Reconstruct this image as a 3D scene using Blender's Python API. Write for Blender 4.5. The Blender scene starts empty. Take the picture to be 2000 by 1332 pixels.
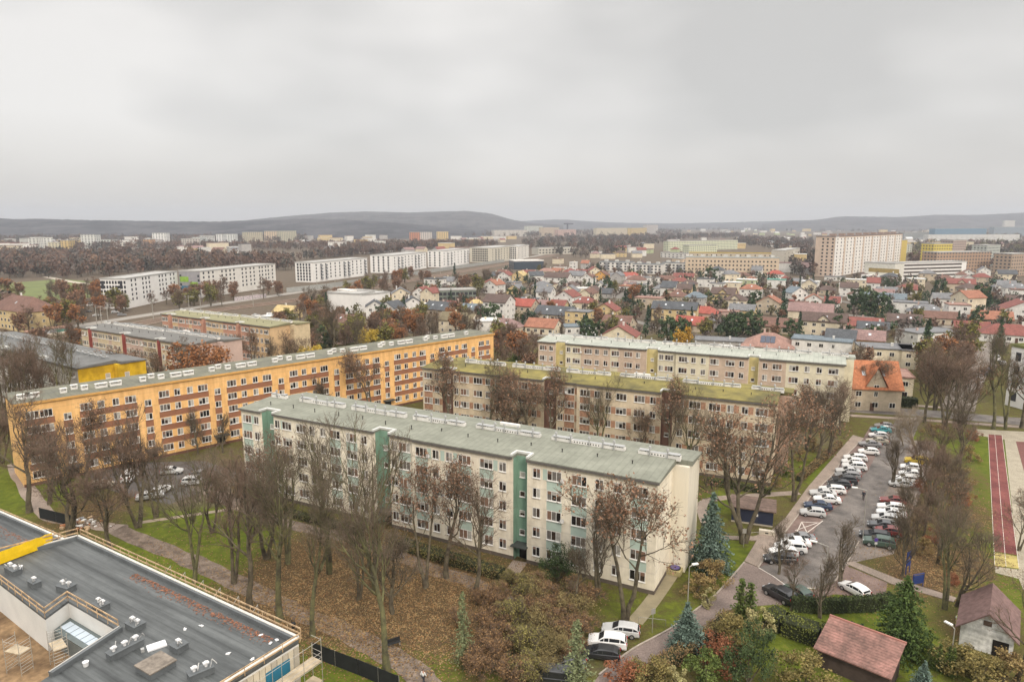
import bpy, math, random
import numpy as np
random.seed(7); RNG = np.random.default_rng(11)
sc = bpy.context.scene; COL = sc.collection
R = math.radians
# ------------------------------------------------------------------ camera
F, PITCH, CAMH = 1333.0, R(9.8), 48.4          # focal length in pixels of the 2000 px wide photograph
cam = bpy.data.cameras.new('camera'); co = bpy.data.objects.new('camera', cam); COL.objects.link(co)
co.location = (0, 0, CAMH); co.rotation_euler = (R(90) - PITCH, 0, 0)
cam.sensor_width = 36; cam.lens = 36 * F / 2000; cam.clip_start = 0.5; cam.clip_end = 30000
sc.camera = co
# ------------------------------------------------------------------ world
W = bpy.data.worlds.new('World'); sc.world = W; W.use_nodes = True
nt = W.node_tree; N = nt.nodes; L = nt.links; N.clear()
wo = N.new('ShaderNodeOutputWorld'); mix = N.new('ShaderNodeMixShader'); bg1 = N.new('ShaderNodeBackground'); bg2 = N.new('ShaderNodeBackground')
SUN_EL, SUN_ROT = R(36), R(158)
sky = N.new('ShaderNodeTexSky'); sky.sky_type = 'NISHITA'; sky.sun_disc = False; sky.sun_elevation = SUN_EL; sky.sun_rotation = SUN_ROT
L.new(sky.outputs[0], bg1.inputs[0]); bg1.inputs[1].default_value = 0.10
tc = N.new('ShaderNodeTexCoord'); sep = N.new('ShaderNodeSeparateXYZ'); L.new(tc.outputs['Generated'], sep.inputs[0])
mp = N.new('ShaderNodeMapping'); mp.inputs['Scale'].default_value = (1.0, 1.0, 2.6); mp.inputs['Location'].default_value = (0.35, 0.0, 0.1); L.new(tc.outputs['Generated'], mp.inputs[0])
nz = N.new('ShaderNodeTexNoise'); nz.inputs['Scale'].default_value = 2.1; nz.inputs['Detail'].default_value = 3.0; nz.inputs['Roughness'].default_value = 0.45; L.new(mp.outputs[0], nz.inputs[0])
cr = N.new('ShaderNodeValToRGB'); L.new(nz.outputs[0], cr.inputs[0])
cr.color_ramp.elements[0].position = 0.38; cr.color_ramp.elements[0].color = (0.475, 0.465, 0.448, 1)
cr.color_ramp.elements[1].position = 0.62; cr.color_ramp.elements[1].color = (0.675, 0.655, 0.63, 1)
# low band near the horizon is warmer, zenith of an overcast sky is brighter
mr = N.new('ShaderNodeMapRange'); L.new(sep.outputs[2], mr.inputs[0]); mr.inputs[1].default_value = 0.0; mr.inputs[2].default_value = 0.13
mx = N.new('ShaderNodeMixRGB'); L.new(mr.outputs[0], mx.inputs[0]); mx.inputs[1].default_value = (0.51, 0.48, 0.445, 1); L.new(cr.outputs[0], mx.inputs[2])
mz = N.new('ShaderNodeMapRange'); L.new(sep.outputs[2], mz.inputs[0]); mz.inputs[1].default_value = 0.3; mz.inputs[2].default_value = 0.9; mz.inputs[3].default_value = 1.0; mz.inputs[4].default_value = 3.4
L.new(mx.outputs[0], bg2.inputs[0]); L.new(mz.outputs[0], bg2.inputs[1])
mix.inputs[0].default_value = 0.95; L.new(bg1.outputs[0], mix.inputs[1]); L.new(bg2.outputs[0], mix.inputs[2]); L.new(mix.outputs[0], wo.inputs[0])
# ------------------------------------------------------------------ sun (overcast: soft)
sl = bpy.data.lights.new('sun', 'SUN'); sl.energy = 1.5; sl.angle = R(12); sl.color = (1, 0.89, 0.76)
so = bpy.data.objects.new('sun', sl); COL.objects.link(so); so.rotation_euler = (R(90) - SUN_EL, 0, R(22))
sc.view_settings.view_transform = 'Standard'; sc.view_settings.look = 'None'; sc.view_settings.gamma = 1.0; sc.view_settings.exposure = 0.42
try: sc.view_settings.use_curve_mapping = False
except Exception: pass
sc.render.engine = 'CYCLES'
sc.cycles.max_bounces = 4; sc.cycles.diffuse_bounces = 2; sc.cycles.glossy_bounces = 2; sc.cycles.transmission_bounces = 2; sc.cycles.volume_bounces = 0
sc.cycles.caustics_reflective = False; sc.cycles.caustics_refractive = False

# ------------------------------------------------------------------ helpers
cP, sP = math.cos(PITCH), math.sin(PITCH)
def at(px, py, z=0.0):
    """world point at height z that the survey pixel (2000 px frame) shows"""
    x = (px - 1000) / F; y = (666 - py) / F
    dy = cP + y * sP; dz = -sP + y * cP; t = (z - CAMH) / dz
    return (x * t, dy * t)
def proj(x, y, z):
    z -= CAMH; dp = y * cP - z * sP; up = y * sP + z * cP
    return 1000 + F * x / dp, 666 - F * up / dp
def height_to(x, y, py):
    """height above (x, y) seen at pixel row py"""
    k = (666 - py) / F   # (y s + z c)/(y c - z s) = k
    z = (k * y * cP - y * sP) / (cP + k * sP)
    return CAMH + z
def ang(a, b): return math.atan2(b[1] - a[1], b[0] - a[0])

MATS = {}
def mat(name, col, rough=0.85, var=0.12, scale=0.6, col2=None, fine=None, spec=0.3, metal=0.0, bump=0.0, wave=None, coords='Object', stretch=None):
    """procedural surface: two-scale noise between tints of the base colour"""
    if name in MATS: return MATS[name]
    m = bpy.data.materials.new(name); m.use_nodes = True; t = m.node_tree; n = t.nodes; l = t.links
    b = n['Principled BSDF']; b.inputs['Roughness'].default_value = rough; b.inputs['Metallic'].default_value = metal
    b.inputs['Specular IOR Level'].default_value = spec
    tcn = n.new('ShaderNodeTexCoord'); oc = tcn.outputs[coords]
    if stretch:
        mpn = n.new('ShaderNodeMapping'); mpn.inputs['Scale'].default_value = stretch; l.new(oc, mpn.inputs[0]); osn = mpn.outputs[0]
    else: osn = oc
    n1 = n.new('ShaderNodeTexNoise'); n1.inputs['Scale'].default_value = scale; n1.inputs['Detail'].default_value = 5; n1.inputs['Roughness'].default_value = 0.65; l.new(osn, n1.inputs[0])
    c1 = n.new('ShaderNodeValToRGB'); l.new(n1.outputs[0], c1.inputs[0])
    a = [max(0, c * (1 - var)) for c in col]; d = [min(1, c * (1 + var)) for c in (col2 or col)]
    c1.color_ramp.elements[0].position = 0.36; c1.color_ramp.elements[0].color = (*a, 1)
    c1.color_ramp.elements[1].position = 0.64; c1.color_ramp.elements[1].color = (*d, 1)
    out = c1.outputs[0]
    if fine:
        n2 = n.new('ShaderNodeTexNoise'); n2.inputs['Scale'].default_value = fine; n2.inputs['Detail'].default_value = 2; l.new(oc, n2.inputs[0])
        m2 = n.new('ShaderNodeMapRange'); l.new(n2.outputs[0], m2.inputs[0]); m2.inputs[1].default_value = 0.3; m2.inputs[2].default_value = 0.7; fa_ = 0.07 if fine <= 1.5 else 0.24; m2.inputs[3].default_value = 1 - fa_; m2.inputs[4].default_value = 1 + fa_
        mm = n.new('ShaderNodeMixRGB'); mm.blend_type = 'MULTIPLY'; mm.inputs[0].default_value = 1; l.new(out, mm.inputs[1]); l.new(m2.outputs[0], mm.inputs[2]); out = mm.outputs[0]
    if wave:   # (axis, period m, dark factor, width) seams or courses
        w = n.new('ShaderNodeTexWave'); w.wave_type = 'BANDS'; w.bands_direction = wave[0]; w.inputs['Scale'].default_value = math.pi * 0.1 / wave[1] * 1.0; w.inputs['Distortion'].default_value = 0.35; w.inputs['Detail'].default_value = 1
        w.inputs['Scale'].default_value = 0.314 / wave[1]
        l.new(oc, w.inputs[0]); m3 = n.new('ShaderNodeMapRange'); l.new(w.outputs[0] if len(w.outputs) < 2 else w.outputs[1], m3.inputs[0]); m3.inputs[1].default_value = 0; m3.inputs[2].default_value = wave[3]; m3.inputs[3].default_value = wave[2]; m3.inputs[4].default_value = 1
        mm = n.new('ShaderNodeMixRGB'); mm.blend_type = 'MULTIPLY'; mm.inputs[0].default_value = 1; l.new(out, mm.inputs[1]); l.new(m3.outputs[0], mm.inputs[2]); out = mm.outputs[0]
    l.new(out, b.inputs['Base Color'])
    if bump:
        bn = n.new('ShaderNodeBump'); bn.inputs['Strength'].default_value = bump; bn.inputs['Distance'].default_value = 0.1
        n4 = n.new('ShaderNodeTexNoise'); n4.inputs['Scale'].default_value = (fine or scale * 6); l.new(oc, n4.inputs[0]); l.new(n4.outputs[0], bn.inputs['Height']); l.new(bn.outputs[0], b.inputs['Normal'])
    MATS[name] = m; return m

def link(name, me, parent=None, loc=(0, 0, 0), rz=0.0):
    o = bpy.data.objects.new(name, me); COL.objects.link(o); o.location = loc; o.rotation_euler = (0, 0, rz)
    if parent is not None: o.parent = parent
    return o
TOPS = []
def tag(o, label=None, cat=None, group=None, kind=None):
    if label: o['label'] = label
    if cat: o['category'] = cat; TOPS.append(o)
    if group: o['group'] = group
    if kind: o['kind'] = kind
    return o
def thing(name, label, cat, loc=(0, 0, 0), rz=0.0, group=None, scale=1.0):
    o = link(name, None, None, loc, rz); o.empty_display_size = 0.5
    if scale != 1.0: o.scale = (scale,) * 3 if not isinstance(scale, tuple) else scale
    return tag(o, label, cat, group)
def child_copy(src, parent, loc=None, rz=None):
    c = src.copy(); COL.objects.link(c); c.parent = parent
    if loc is not None: c.location = loc
    if rz is not None: c.rotation_euler = (0, 0, rz)
    for g in src.children: child_copy(g, c)
    return c
class MB:
    def __init__(s): s.v = []; s.f = []; s.m = []
    def q(s, pts, m=0):
        i = len(s.v); s.v += [tuple(p) for p in pts]; s.f.append(tuple(range(i, i + len(pts)))); s.m.append(m)
    def box(s, x0, x1, y0, y1, z0, z1, m=0, top=None, skip=''):
        i = len(s.v); s.v += [(x0, y0, z0), (x1, y0, z0), (x1, y1, z0), (x0, y1, z0), (x0, y0, z1), (x1, y0, z1), (x1, y1, z1), (x0, y1, z1)]
        fs = dict(b=(0, 3, 2, 1), t=(4, 5, 6, 7), f=(0, 1, 5, 4), r=(1, 2, 6, 5), k=(2, 3, 7, 6), l=(3, 0, 4, 7))
        for k, f in fs.items():
            if k in skip: continue
            s.f.append(tuple(i + j for j in f)); s.m.append(top if (k == 't' and top is not None) else m)
    def prism(s, poly, z0, z1, m=0, top=None):
        n = len(poly); i = len(s.v); s.v += [(p[0], p[1], z0) for p in poly] + [(p[0], p[1], z1) for p in poly]
        s.f.append(tuple(i + n + j for j in range(n))); s.m.append(m if top is None else top)
        s.f.append(tuple(i + n - 1 - j for j in range(n))); s.m.append(m)
        for j in range(n):
            k = (j + 1) % n; s.f.append((i + j, i + k, i + n + k, i + n + j)); s.m.append(m)
    def xprism(s, prof, x0, x1, m=0):
        """profile in (y, z), counter-clockwise seen from +x, extruded along x"""
        n = len(prof); i = len(s.v); s.v += [(x0, p[0], p[1]) for p in prof] + [(x1, p[0], p[1]) for p in prof]
        s.f.append(tuple(i + n + j for j in range(n))); s.m.append(m)
        s.f.append(tuple(i + n - 1 - j for j in range(n))); s.m.append(m)
        for j in range(n):
            k = (j + 1) % n; s.f.append((i + k, i + j, i + n + j, i + n + k)); s.m.append(m)
    def tube(s, p, q, r0, r1=None, n=6, m=0, cap=True):
        p = np.array(p, float); q = np.array(q, float); d = q - p; ln = np.linalg.norm(d); d = d / (ln or 1)
        a = np.cross(d, (0, 0, 1) if abs(d[2]) < 0.9 else (1, 0, 0)); a /= np.linalg.norm(a); b = np.cross(d, a); r1 = r0 if r1 is None else r1
        i = len(s.v)
        for c, r in ((p, r0), (q, r1)):
            for j in range(n):
                t = 2 * math.pi * j / n; s.v.append(tuple(c + (a * math.cos(t) + b * math.sin(t)) * r))
        for j in range(n):
            k = (j + 1) % n; s.f.append((i + k, i + j, i + n + j, i + n + k)); s.m.append(m)
        if cap: s.f.append(tuple(i + j for j in range(n))); s.m.append(m); s.f.append(tuple(i + 2 * n - 1 - j for j in range(n))); s.m.append(m)
    def build(s, name, mats, parent=None, loc=(0, 0, 0), rz=0.0, smooth=False, mesh_only=False):
        me = bpy.data.meshes.new(name); me.from_pydata(s.v, [], s.f)
        for x in (mats if isinstance(mats, (list, tuple)) else [mats]): me.materials.append(x)
        if any(s.m): me.polygons.foreach_set('material_index', s.m)
        if smooth: me.polygons.foreach_set('use_smooth', [True] * len(s.f))
        me.update()
        return me if mesh_only else link(name, me, parent, loc, rz)
def np_mesh(name, V, Fq, mats, midx=None, smooth=False):
    """fast mesh from numpy: V (n,3), Fq (m,k) of equal face size or list of such arrays"""
    me = bpy.data.meshes.new(name); fs = Fq if isinstance(Fq, list) else [Fq]
    me.vertices.add(len(V)); me.vertices.foreach_set('co', np.asarray(V, np.float32).ravel())
    loops = np.concatenate([f.ravel() for f in fs]); tot = np.concatenate([np.full(len(f), f.shape[1]) for f in fs]); st = np.concatenate([[0], np.cumsum(tot)[:-1]])
    me.loops.add(len(loops)); me.loops.foreach_set('vertex_index', loops.astype(np.int32))
    me.polygons.add(len(tot)); me.polygons.foreach_set('loop_start', st.astype(np.int32)); me.polygons.foreach_set('loop_total', tot.astype(np.int32))
    for x in (mats if isinstance(mats, (list, tuple)) else [mats]): me.materials.append(x)
    if midx is not None: me.polygons.foreach_set('material_index', np.asarray(midx, np.int32))
    if smooth: me.polygons.foreach_set('use_smooth', np.ones(len(tot), bool))
    me.update(calc_edges=True); me.validate(); return me

# ------------------------------------------------------------------ trees (prototype meshes, copied later)
def nrm(a): return a / (np.linalg.norm(a, axis=-1, keepdims=True) + 1e-9)
def tubes(P, Rd, s):
    """P (N,k,3) paths, Rd (N,k) radii -> verts, quads of s-sided tubes"""
    Nn, k, _ = P.shape
    d = np.gradient(P, axis=1); d = nrm(d); ref = np.where(np.abs(d[..., 2:3]) < 0.8, np.array([0, 0, 1.0]), np.array([1.0, 0, 0]))
    a = nrm(np.cross(d, ref)); b = np.cross(d, a); t = np.arange(s) * 2 * np.pi / s
    V = P[:, :, None, :] + (a[:, :, None, :] * np.cos(t)[None, None, :, None] + b[:, :, None, :] * np.sin(t)[None, None, :, None]) * Rd[:, :, None, None]
    base = (np.arange(Nn) * k * s)[:, None, None]; i = (np.arange(k - 1) * s)[None, :, None]; j = np.arange(s)[None, None, :]; j2 = (np.arange(s) + 1) % s
    A = base + i + j; B = base + i + j2[None, None, :]
    Q = np.stack([B, A, A + s, B + s], -1).reshape(-1, 4)
    return V.reshape(-1, 3), Q
def spawn(P, Rd, per, t0, t1, alo, ahi, ln, k, rr, up, rng, wig=0.12, falloff=0.5):
    """children along each path: start on the parent, leave at an angle, curve upwards"""
    Nn, kk, _ = P.shape; M = Nn * per
    t = (rng.random((Nn, per)) * (t1 - t0) + t0); x = t * (kk - 1); i0 = np.clip(x.astype(int), 0, kk - 2); fr = (x - i0)[..., None]
    n_ = np.arange(Nn)[:, None]; p0 = P[n_, i0]; p1 = P[n_, i0 + 1]; st = p0 + (p1 - p0) * fr; d = nrm(p1 - p0)
    r0 = Rd[n_, i0] * (1 - fr[..., 0]) + Rd[n_, i0 + 1] * fr[..., 0]
    rnd = rng.normal(size=d.shape); side = nrm(rnd - (rnd * d).sum(-1, keepdims=True) * d)
    an = rng.uniform(alo, ahi, (Nn, per))[..., None]; dd = nrm(d * np.cos(an) + side * np.sin(an))
    le = ln * rng.uniform(0.65, 1.2, (Nn, per)) * (1 - falloff * (t - t0) / (t1 - t0 + 1e-6))
    st = st.reshape(M, 3); dd = dd.reshape(M, 3); le = le.reshape(M); r0 = r0.reshape(M)
    out = np.zeros((M, k, 3)); out[:, 0] = st; cur = dd
    for q in range(1, k):
        cur = nrm(cur + np.array([0, 0, up]) + rng.normal(size=cur.shape) * wig); out[:, q] = out[:, q - 1] + cur * (le / (k - 1))[:, None]
    rad = (r0 * rr)[:, None] * np.linspace(1, 0.35, k)[None]
    return out, rad
def quads_at(C, size, rng, squash=1.0):
    """small randomly turned leaf faces at centres C"""
    n = len(C); a = nrm(rng.normal(size=(n, 3))); b = rng.normal(size=(n, 3)); b = nrm(b - (a * b).sum(-1, keepdims=True) * a)
    sz = size * rng.uniform(0.6, 1.3, (n, 1)); a = a * sz; b = b * sz * squash
    V = np.stack([C - a, C - b * 0.7, C + a, C + b * 0.7], 1).reshape(-1, 3)
    return V, np.arange(4 * n).reshape(-1, 4)
def join(parts):
    Vs, Fs, Ms, off = [], [], [], 0
    for V, Q, m in parts: Vs.append(V); Fs.append(Q + off); Ms.append(np.full(len(Q), m)); off += len(V)
    return np.concatenate(Vs), Fs, np.concatenate(Ms)
BARK = mat('bark', (0.085, 0.068, 0.05), 0.95, 0.3, 1.2, (0.13, 0.11, 0.07))
BARKG = mat('mossy_bark', (0.10, 0.088, 0.06), 0.95, 0.35, 0.8, (0.14, 0.135, 0.06))
TWIG = mat('twigs', (0.155, 0.12, 0.085), 0.95, 0.25, 0.5)
TWIGR = mat('reddish_twigs', (0.185, 0.125, 0.09), 0.95, 0.25, 0.5)
TWIGP = mat('pale_twigs', (0.27, 0.215, 0.15), 0.95, 0.2, 0.5)
LEAFB = mat('dry_brown_leaves', (0.18, 0.095, 0.06), 0.9, 0.4, 1.5, (0.27, 0.155, 0.095))
LEAFO = mat('rust_leaves', (0.24, 0.10, 0.045), 0.9, 0.35, 1.2, (0.33, 0.15, 0.06))
LEAFY = mat('yellow_leaves', (0.50, 0.33, 0.06), 0.9, 0.3, 1.2)
LEAFG = mat('olive_leaves', (0.12, 0.125, 0.035), 0.9, 0.4, 1.2, (0.20, 0.18, 0.05))
def bare_tree(seed, H=17.0, trunks=1, fork=0.28, spread=0.55, lean=0.0, up=0.16, leaf=None, nleaf=0, twigmat=TWIG, bark=BARK, dens=1.0, twr=0.015, lsz=0.15, crownw=1.0):
    rng = np.random.default_rng(seed); k = 9
    P = np.zeros((trunks, k, 3)); Rd = np.zeros((trunks, k))
    for i in range(trunks):
        a = rng.uniform(0, 6.28); tl = lean if trunks == 1 else spread * 0.45; d = nrm(np.array([math.cos(a) * tl, math.sin(a) * tl, 1.0])); c = np.array([math.cos(a), math.sin(a), 0]) * (0.15 if trunks > 1 else 0)
        hh = H * (0.86 if trunks == 1 else rng.uniform(0.7, 0.88))
        for q in range(k): P[i, q] = c; c = c + d * hh / (k - 1); d = nrm(d + np.array([0, 0, 0.14]) + rng.normal(size=3) * 0.11)
        Rd[i] = (0.017 * H + 0.05) * (0.72 if trunks > 1 else 1) * np.array([1.35, 0.95, 0.85, 0.76, 0.66, 0.52, 0.38, 0.25, 0.1])
    n1 = int(13 if trunks == 1 else 7)
    A, ar = spawn(P, Rd, n1, fork, 0.97, 0.45, 1.0, H * 0.42 * crownw, 7, 0.55, up, rng)
    B, br = spawn(A, ar, 7, 0.2, 1.0, 0.4, 0.95, H * 0.2 * crownw, 5, 0.6, up * 0.7, rng)
    C, crd = spawn(B, br, 5, 0.15, 1.0, 0.4, 1.0, H * 0.1, 4, 0.65, up * 0.5, rng)
    n4 = max(1, int(round(3 * dens))); D, dr = spawn(C, crd, n4, 0.1, 1.0, 0.4, 1.1, H * 0.055, 3, 0.7, 0.08, rng)
    ar = np.maximum(ar, 0.032); br = np.maximum(br, 0.021); crd = np.maximum(crd, twr); dr = np.full_like(dr, twr * 0.8)
    trunk = join([(*tubes(P, Rd, 9), 0), (*tubes(A, ar, 6), 0), (*tubes(B, br, 4), 0)])
    crown = [(*tubes(C, crd, 3), 0), (*tubes(D, dr, 3), 0)]
    if nleaf:
        pts = D.reshape(-1, 3); pick = pts[rng.integers(0, len(pts), nleaf)] + rng.normal(size=(nleaf, 3)) * 0.2
        crown.append((*quads_at(pick, lsz, rng), 1))
    crown = join(crown)
    return dict(kind='bare', H=H, trunk=np_mesh('trunk', trunk[0], trunk[1], bark, smooth=True), crown=np_mesh('crown', crown[0], crown[1], [twigmat, leaf or LEAFB], crown[2]))
def needle_tree(seed, H, rad, col, name, layers=26, per=16, conic=1.0, dens=1.0, lsz=0.3, col2=None):
    """spruce, thuja or pine: sprays of needle faces on drooping tiers round a trunk"""
    rng = np.random.default_rng(seed); m = mat(name, col, 0.9, 0.35, 1.4, col2)
    parts = []; mb = MB(); mb.tube((0, 0, 0), (0, 0, H * 0.97), 0.012 * H + 0.06, 0.02, 7)
    cen = []
    for i in range(layers):
        t = i / (layers - 1); z = H * (0.06 + 0.93 * t); rr = rad * ((1 - t) ** conic + 0.03) * rng.uniform(0.78, 1.12)
        for j in range(max(5, int(per * (1 - t * 0.6)))):
            a = rng.uniform(0, 6.28); r1 = rr * rng.uniform(0.6, 1.15) * (1 + .13 * math.sin(a * 3 + seed) + .1 * math.sin(a * 5 + i)); nseg = max(3, int(r1 / 0.32 * dens))
            for q in range(nseg):
                f = (q + 0.6) / nseg; cen.append((math.cos(a) * r1 * f + rng.normal() * 0.08, math.sin(a) * r1 * f + rng.normal() * 0.08, z - 0.28 * r1 * f * f + rng.normal() * 0.07))
    C = np.array(cen); V, Q = quads_at(C, lsz, rng, 0.8)
    tm = mb.build('trunk', BARK, mesh_only=True)
    return dict(kind='needle', H=H, trunk=tm, crown=np_mesh('crown', V, Q, m))
def leafy(seed, H, rx, name, col, col2=None, n=2600, lsz=0.2, base=0.08, clumps=26, trunk=True, bark=BARK, multi=5):
    """shrub or broad crown: leaf faces gathered in clumps on thin stems"""
    rng = np.random.default_rng(seed); m = mat(name, col, 0.9, 0.4, 1.1, col2)
    k = clumps; th = rng.uniform(0, 6.28, k); zz = rng.uniform(base, 0.93, k); rr = np.sqrt(rng.random(k)) * rx * np.sqrt(np.clip(1 - ((zz - 0.45) / 0.6) ** 2, 0.05, 1))
    cc = np.stack([np.cos(th) * rr, np.sin(th) * rr, zz * H], -1); cs = rx * rng.uniform(0.2, 0.38, k)
    w = rng.integers(0, k, n); d = nrm(rng.normal(size=(n, 3))) * (rng.random((n, 1)) ** 0.45)
    C = cc[w] + d * cs[w][:, None] * np.array([1, 1, 0.85]); C[:, 2] = np.maximum(C[:, 2], 0.06)
    V, Q = quads_at(C, lsz, rng, 0.9); mb = MB()
    for i in range(multi):
        e = cc[rng.integers(0, k)]; mb.tube((rng.normal() * 0.15, rng.normal() * 0.15, 0), (e[0] * 0.8, e[1] * 0.8, max(0.3, e[2])), 0.02 * H + 0.015, 0.02, 5)
    return dict(kind='leafy', H=H, trunk=mb.build('trunk' if H > 4 else 'stems', bark, mesh_only=True), crown=np_mesh('crown', V, Q, m))
T = {}
T['tall'] = bare_tree(1, 18, 1, 0.42, up=0.22, bark=BARKG)
T['tall2'] = bare_tree(2, 18, 2, 0.4, spread=0.35, up=0.24, bark=BARKG)
T['wide'] = bare_tree(3, 15, 3, 0.25, spread=0.7, up=0.12, twigmat=TWIGR)
T['wide2'] = bare_tree(4, 15, 1, 0.25, spread=0.7, up=0.1, lean=0.25, twigmat=TWIGR)
T['fine'] = bare_tree(5, 13, 2, 0.2, spread=0.5, up=0.2, twigmat=TWIGR, dens=1.1)
T['leafy1'] = bare_tree(6, 16, 2, 0.35, spread=0.4, up=0.14, leaf=LEAFB, nleaf=2000, lsz=0.125)
T['leafy2'] = bare_tree(7, 15, 1, 0.3, up=0.16, leaf=LEAFB, nleaf=1200, lsz=0.125)
T['pale'] = bare_tree(8, 12, 3, 0.15, spread=0.9, up=0.1, twigmat=TWIGP, bark=TWIGP)
T['slim'] = bare_tree(9, 11, 2, 0.2, spread=0.3, up=0.25, dens=0.6)
T['rust'] = bare_tree(10, 13, 3, 0.18, spread=0.7, up=0.12, leaf=LEAFO, nleaf=3800, lsz=0.2, twigmat=TWIGR)
T['gold'] = bare_tree(12, 13, 2, 0.18, spread=0.4, up=0.16, leaf=mat('amber_leaves', (0.42, 0.24, 0.035), 0.9, 0.3), nleaf=4500, lsz=0.2)
T['willow'] = leafy(13, 8, 4.2, 'golden_willow', (0.5, 0.36, 0.06), n=3800, lsz=0.2)
VAR = {'tall': [bare_tree(51, 18, 1, 0.38, up=0.26, bark=BARKG, lean=.08), bare_tree(52, 18, 2, 0.5, spread=.25, up=0.2, bark=BARKG)], 'leafy1': [bare_tree(53, 16, 1, 0.4, up=0.18, leaf=LEAFB, nleaf=1500, lsz=0.125), bare_tree(54, 16, 3, 0.3, spread=.5, up=0.16, leaf=LEAFB, nleaf=2400, lsz=0.12)],
       'fine': [bare_tree(55, 13, 3, 0.2, spread=.6, up=0.16, twigmat=TWIGR, dens=1.0), bare_tree(56, 13, 1, 0.22, up=0.2, twigmat=TWIG, dens=1.1)], 'wide': [bare_tree(57, 15, 2, 0.22, spread=.9, up=0.14, twigmat=TWIG), bare_tree(58, 15, 4, 0.3, spread=.6, up=0.18, twigmat=TWIGR)], 'leafy2': [bare_tree(59, 15, 2, 0.28, spread=.5, up=0.14, leaf=LEAFB, nleaf=900, lsz=0.12)]}
T['bush'] = leafy(14, 3.2, 2.2, 'brown_bush', (0.22, 0.13, 0.06), (0.27, 0.2, 0.08), n=2600, lsz=0.11)
T['bush_red'] = leafy(15, 2.6, 1.8, 'russet_bush', (0.25, 0.1, 0.05), n=2000, lsz=0.1)
T['bush_green'] = leafy(16, 2.4, 1.7, 'green_bush', (0.07, 0.115, 0.028), (0.13, 0.16, 0.04), n=2400, lsz=0.1)
T['bush_olive'] = leafy(17, 3.6, 2.3, 'olive_bush', (0.13, 0.12, 0.04), (0.22, 0.17, 0.06), n=3000, lsz=0.11)
T['bush_pale'] = leafy(18, 2.6, 1.0, 'straw_bush', (0.40, 0.33, 0.17), (0.3, 0.28, 0.12), n=1500, lsz=0.08)
T['thicket'] = leafy(19, 7.0, 4.2, 'bramble_thicket', (0.17, 0.125, 0.06), (0.24, 0.19, 0.08), n=5200, lsz=0.13, clumps=60, multi=16)
T['thicket2'] = bare_tree(41, 5.5, 6, 0.1, spread=1.3, up=0.1, leaf=mat('reddish_thicket_leaves', (0.19, 0.10, 0.05), 0.9, 0.4, 1.5, (0.27, 0.165, 0.075)), nleaf=4200, lsz=0.085, twigmat=TWIGR, twr=0.012)
T['thicket3'] = bare_tree(42, 5.0, 6, 0.1, spread=1.3, up=0.1, leaf=mat('olive_thicket_leaves', (0.15, 0.15, 0.045), 0.9, 0.4, 1.5, (0.26, 0.22, 0.07)), nleaf=3600, lsz=0.085, twigmat=TWIG, twr=0.012)
T['dark'] = leafy(20, 8.5, 4.0, 'dark_evergreen', (0.035, 0.06, 0.025), (0.07, 0.1, 0.035), n=5200, lsz=0.16, clumps=48)
T['blue'] = needle_tree(21, 13, 3.3, (0.07, 0.115, 0.085), 'blue_spruce', 38, 34, 0.8, 1.5, 0.23, (0.14, 0.19, 0.155))
T['spruce'] = needle_tree(22, 12, 2.6, (0.04, 0.072, 0.035), 'dark_spruce', 32, 26, 0.85, 1.2, 0.26, (0.065, 0.1, 0.05))
T['fir'] = needle_tree(23, 14, 5.2, (0.04, 0.075, 0.02), 'green_fir', 36, 34, 0.55, 1.2, 0.28, (0.085, 0.125, 0.032))
T['thuja'] = needle_tree(24, 5.2, 0.75, (0.05, 0.085, 0.022), 'thuja', 26, 16, 0.5, 1.6, 0.13, (0.1, 0.125, 0.03))
T['cone'] = needle_tree(25, 1.8, 0.42, (0.03, 0.065, 0.022), 'young_thuja', 14, 10, 0.7, 2.0, 0.1)
T['larch'] = needle_tree(26, 13, 2.2, (0.12, 0.15, 0.07), 'pale_larch', 30, 22, 0.6, 1.0, 0.2, (0.2, 0.22, 0.11))
# coarser prototypes for trees hundreds of metres away
def far_bare(seed, H, tw, leaf=None, nl=0, lsz=0.35):
    rng = np.random.default_rng(seed); P = np.zeros((2, 5, 3)); 
    for i in range(2): P[i] = np.linspace([0, 0, 0], [rng.normal() * 1.2, rng.normal() * 1.2, H * 0.85], 5)
    Rd = np.tile(np.array([0.3, 0.24, 0.18, 0.12, 0.05]), (2, 1))
    A, ar = spawn(P, Rd, 9, 0.2, 0.97, 0.5, 1.0, H * 0.42, 4, 0.5, 0.15, rng); B, br = spawn(A, ar, 6, 0.15, 1, 0.4, 1.0, H * 0.22, 3, 0.6, 0.12, rng); C, c_ = spawn(B, br, 5, 0.1, 1, 0.4, 1.1, H * 0.12, 2, 0.8, 0.1, rng)
    ar = np.maximum(ar, 0.07); br = np.maximum(br, 0.055); c_ = np.full_like(c_, 0.05)
    tr = join([(*tubes(P, Rd, 5), 0), (*tubes(A, ar, 3), 0)]); cw = [(*tubes(B, br, 3), 0), (*tubes(C, c_, 3), 0)]
    if nl: pts = C.reshape(-1, 3); cw.append((*quads_at(pts[rng.integers(0, len(pts), nl)] + rng.normal(size=(nl, 3)) * 0.3, lsz, rng), 1))
    cw = join(cw)
    return dict(kind='far', H=H, trunk=np_mesh('trunk', tr[0], tr[1], BARK), crown=np_mesh('crown', cw[0], cw[1], [tw, leaf or LEAFB], cw[2]))
T['f_bare'] = far_bare(31, 13, TWIG); T['f_bare2'] = far_bare(32, 15, TWIGR); T['f_brown'] = far_bare(33, 12, TWIGR, LEAFB, 900); T['f_rust'] = far_bare(34, 12, TWIGR, LEAFO, 1100)
T['f_gold'] = far_bare(36, 10, TWIG, LEAFY, 900); T['f_olive'] = far_bare(37, 9, TWIG, LEAFG, 1100)
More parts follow.
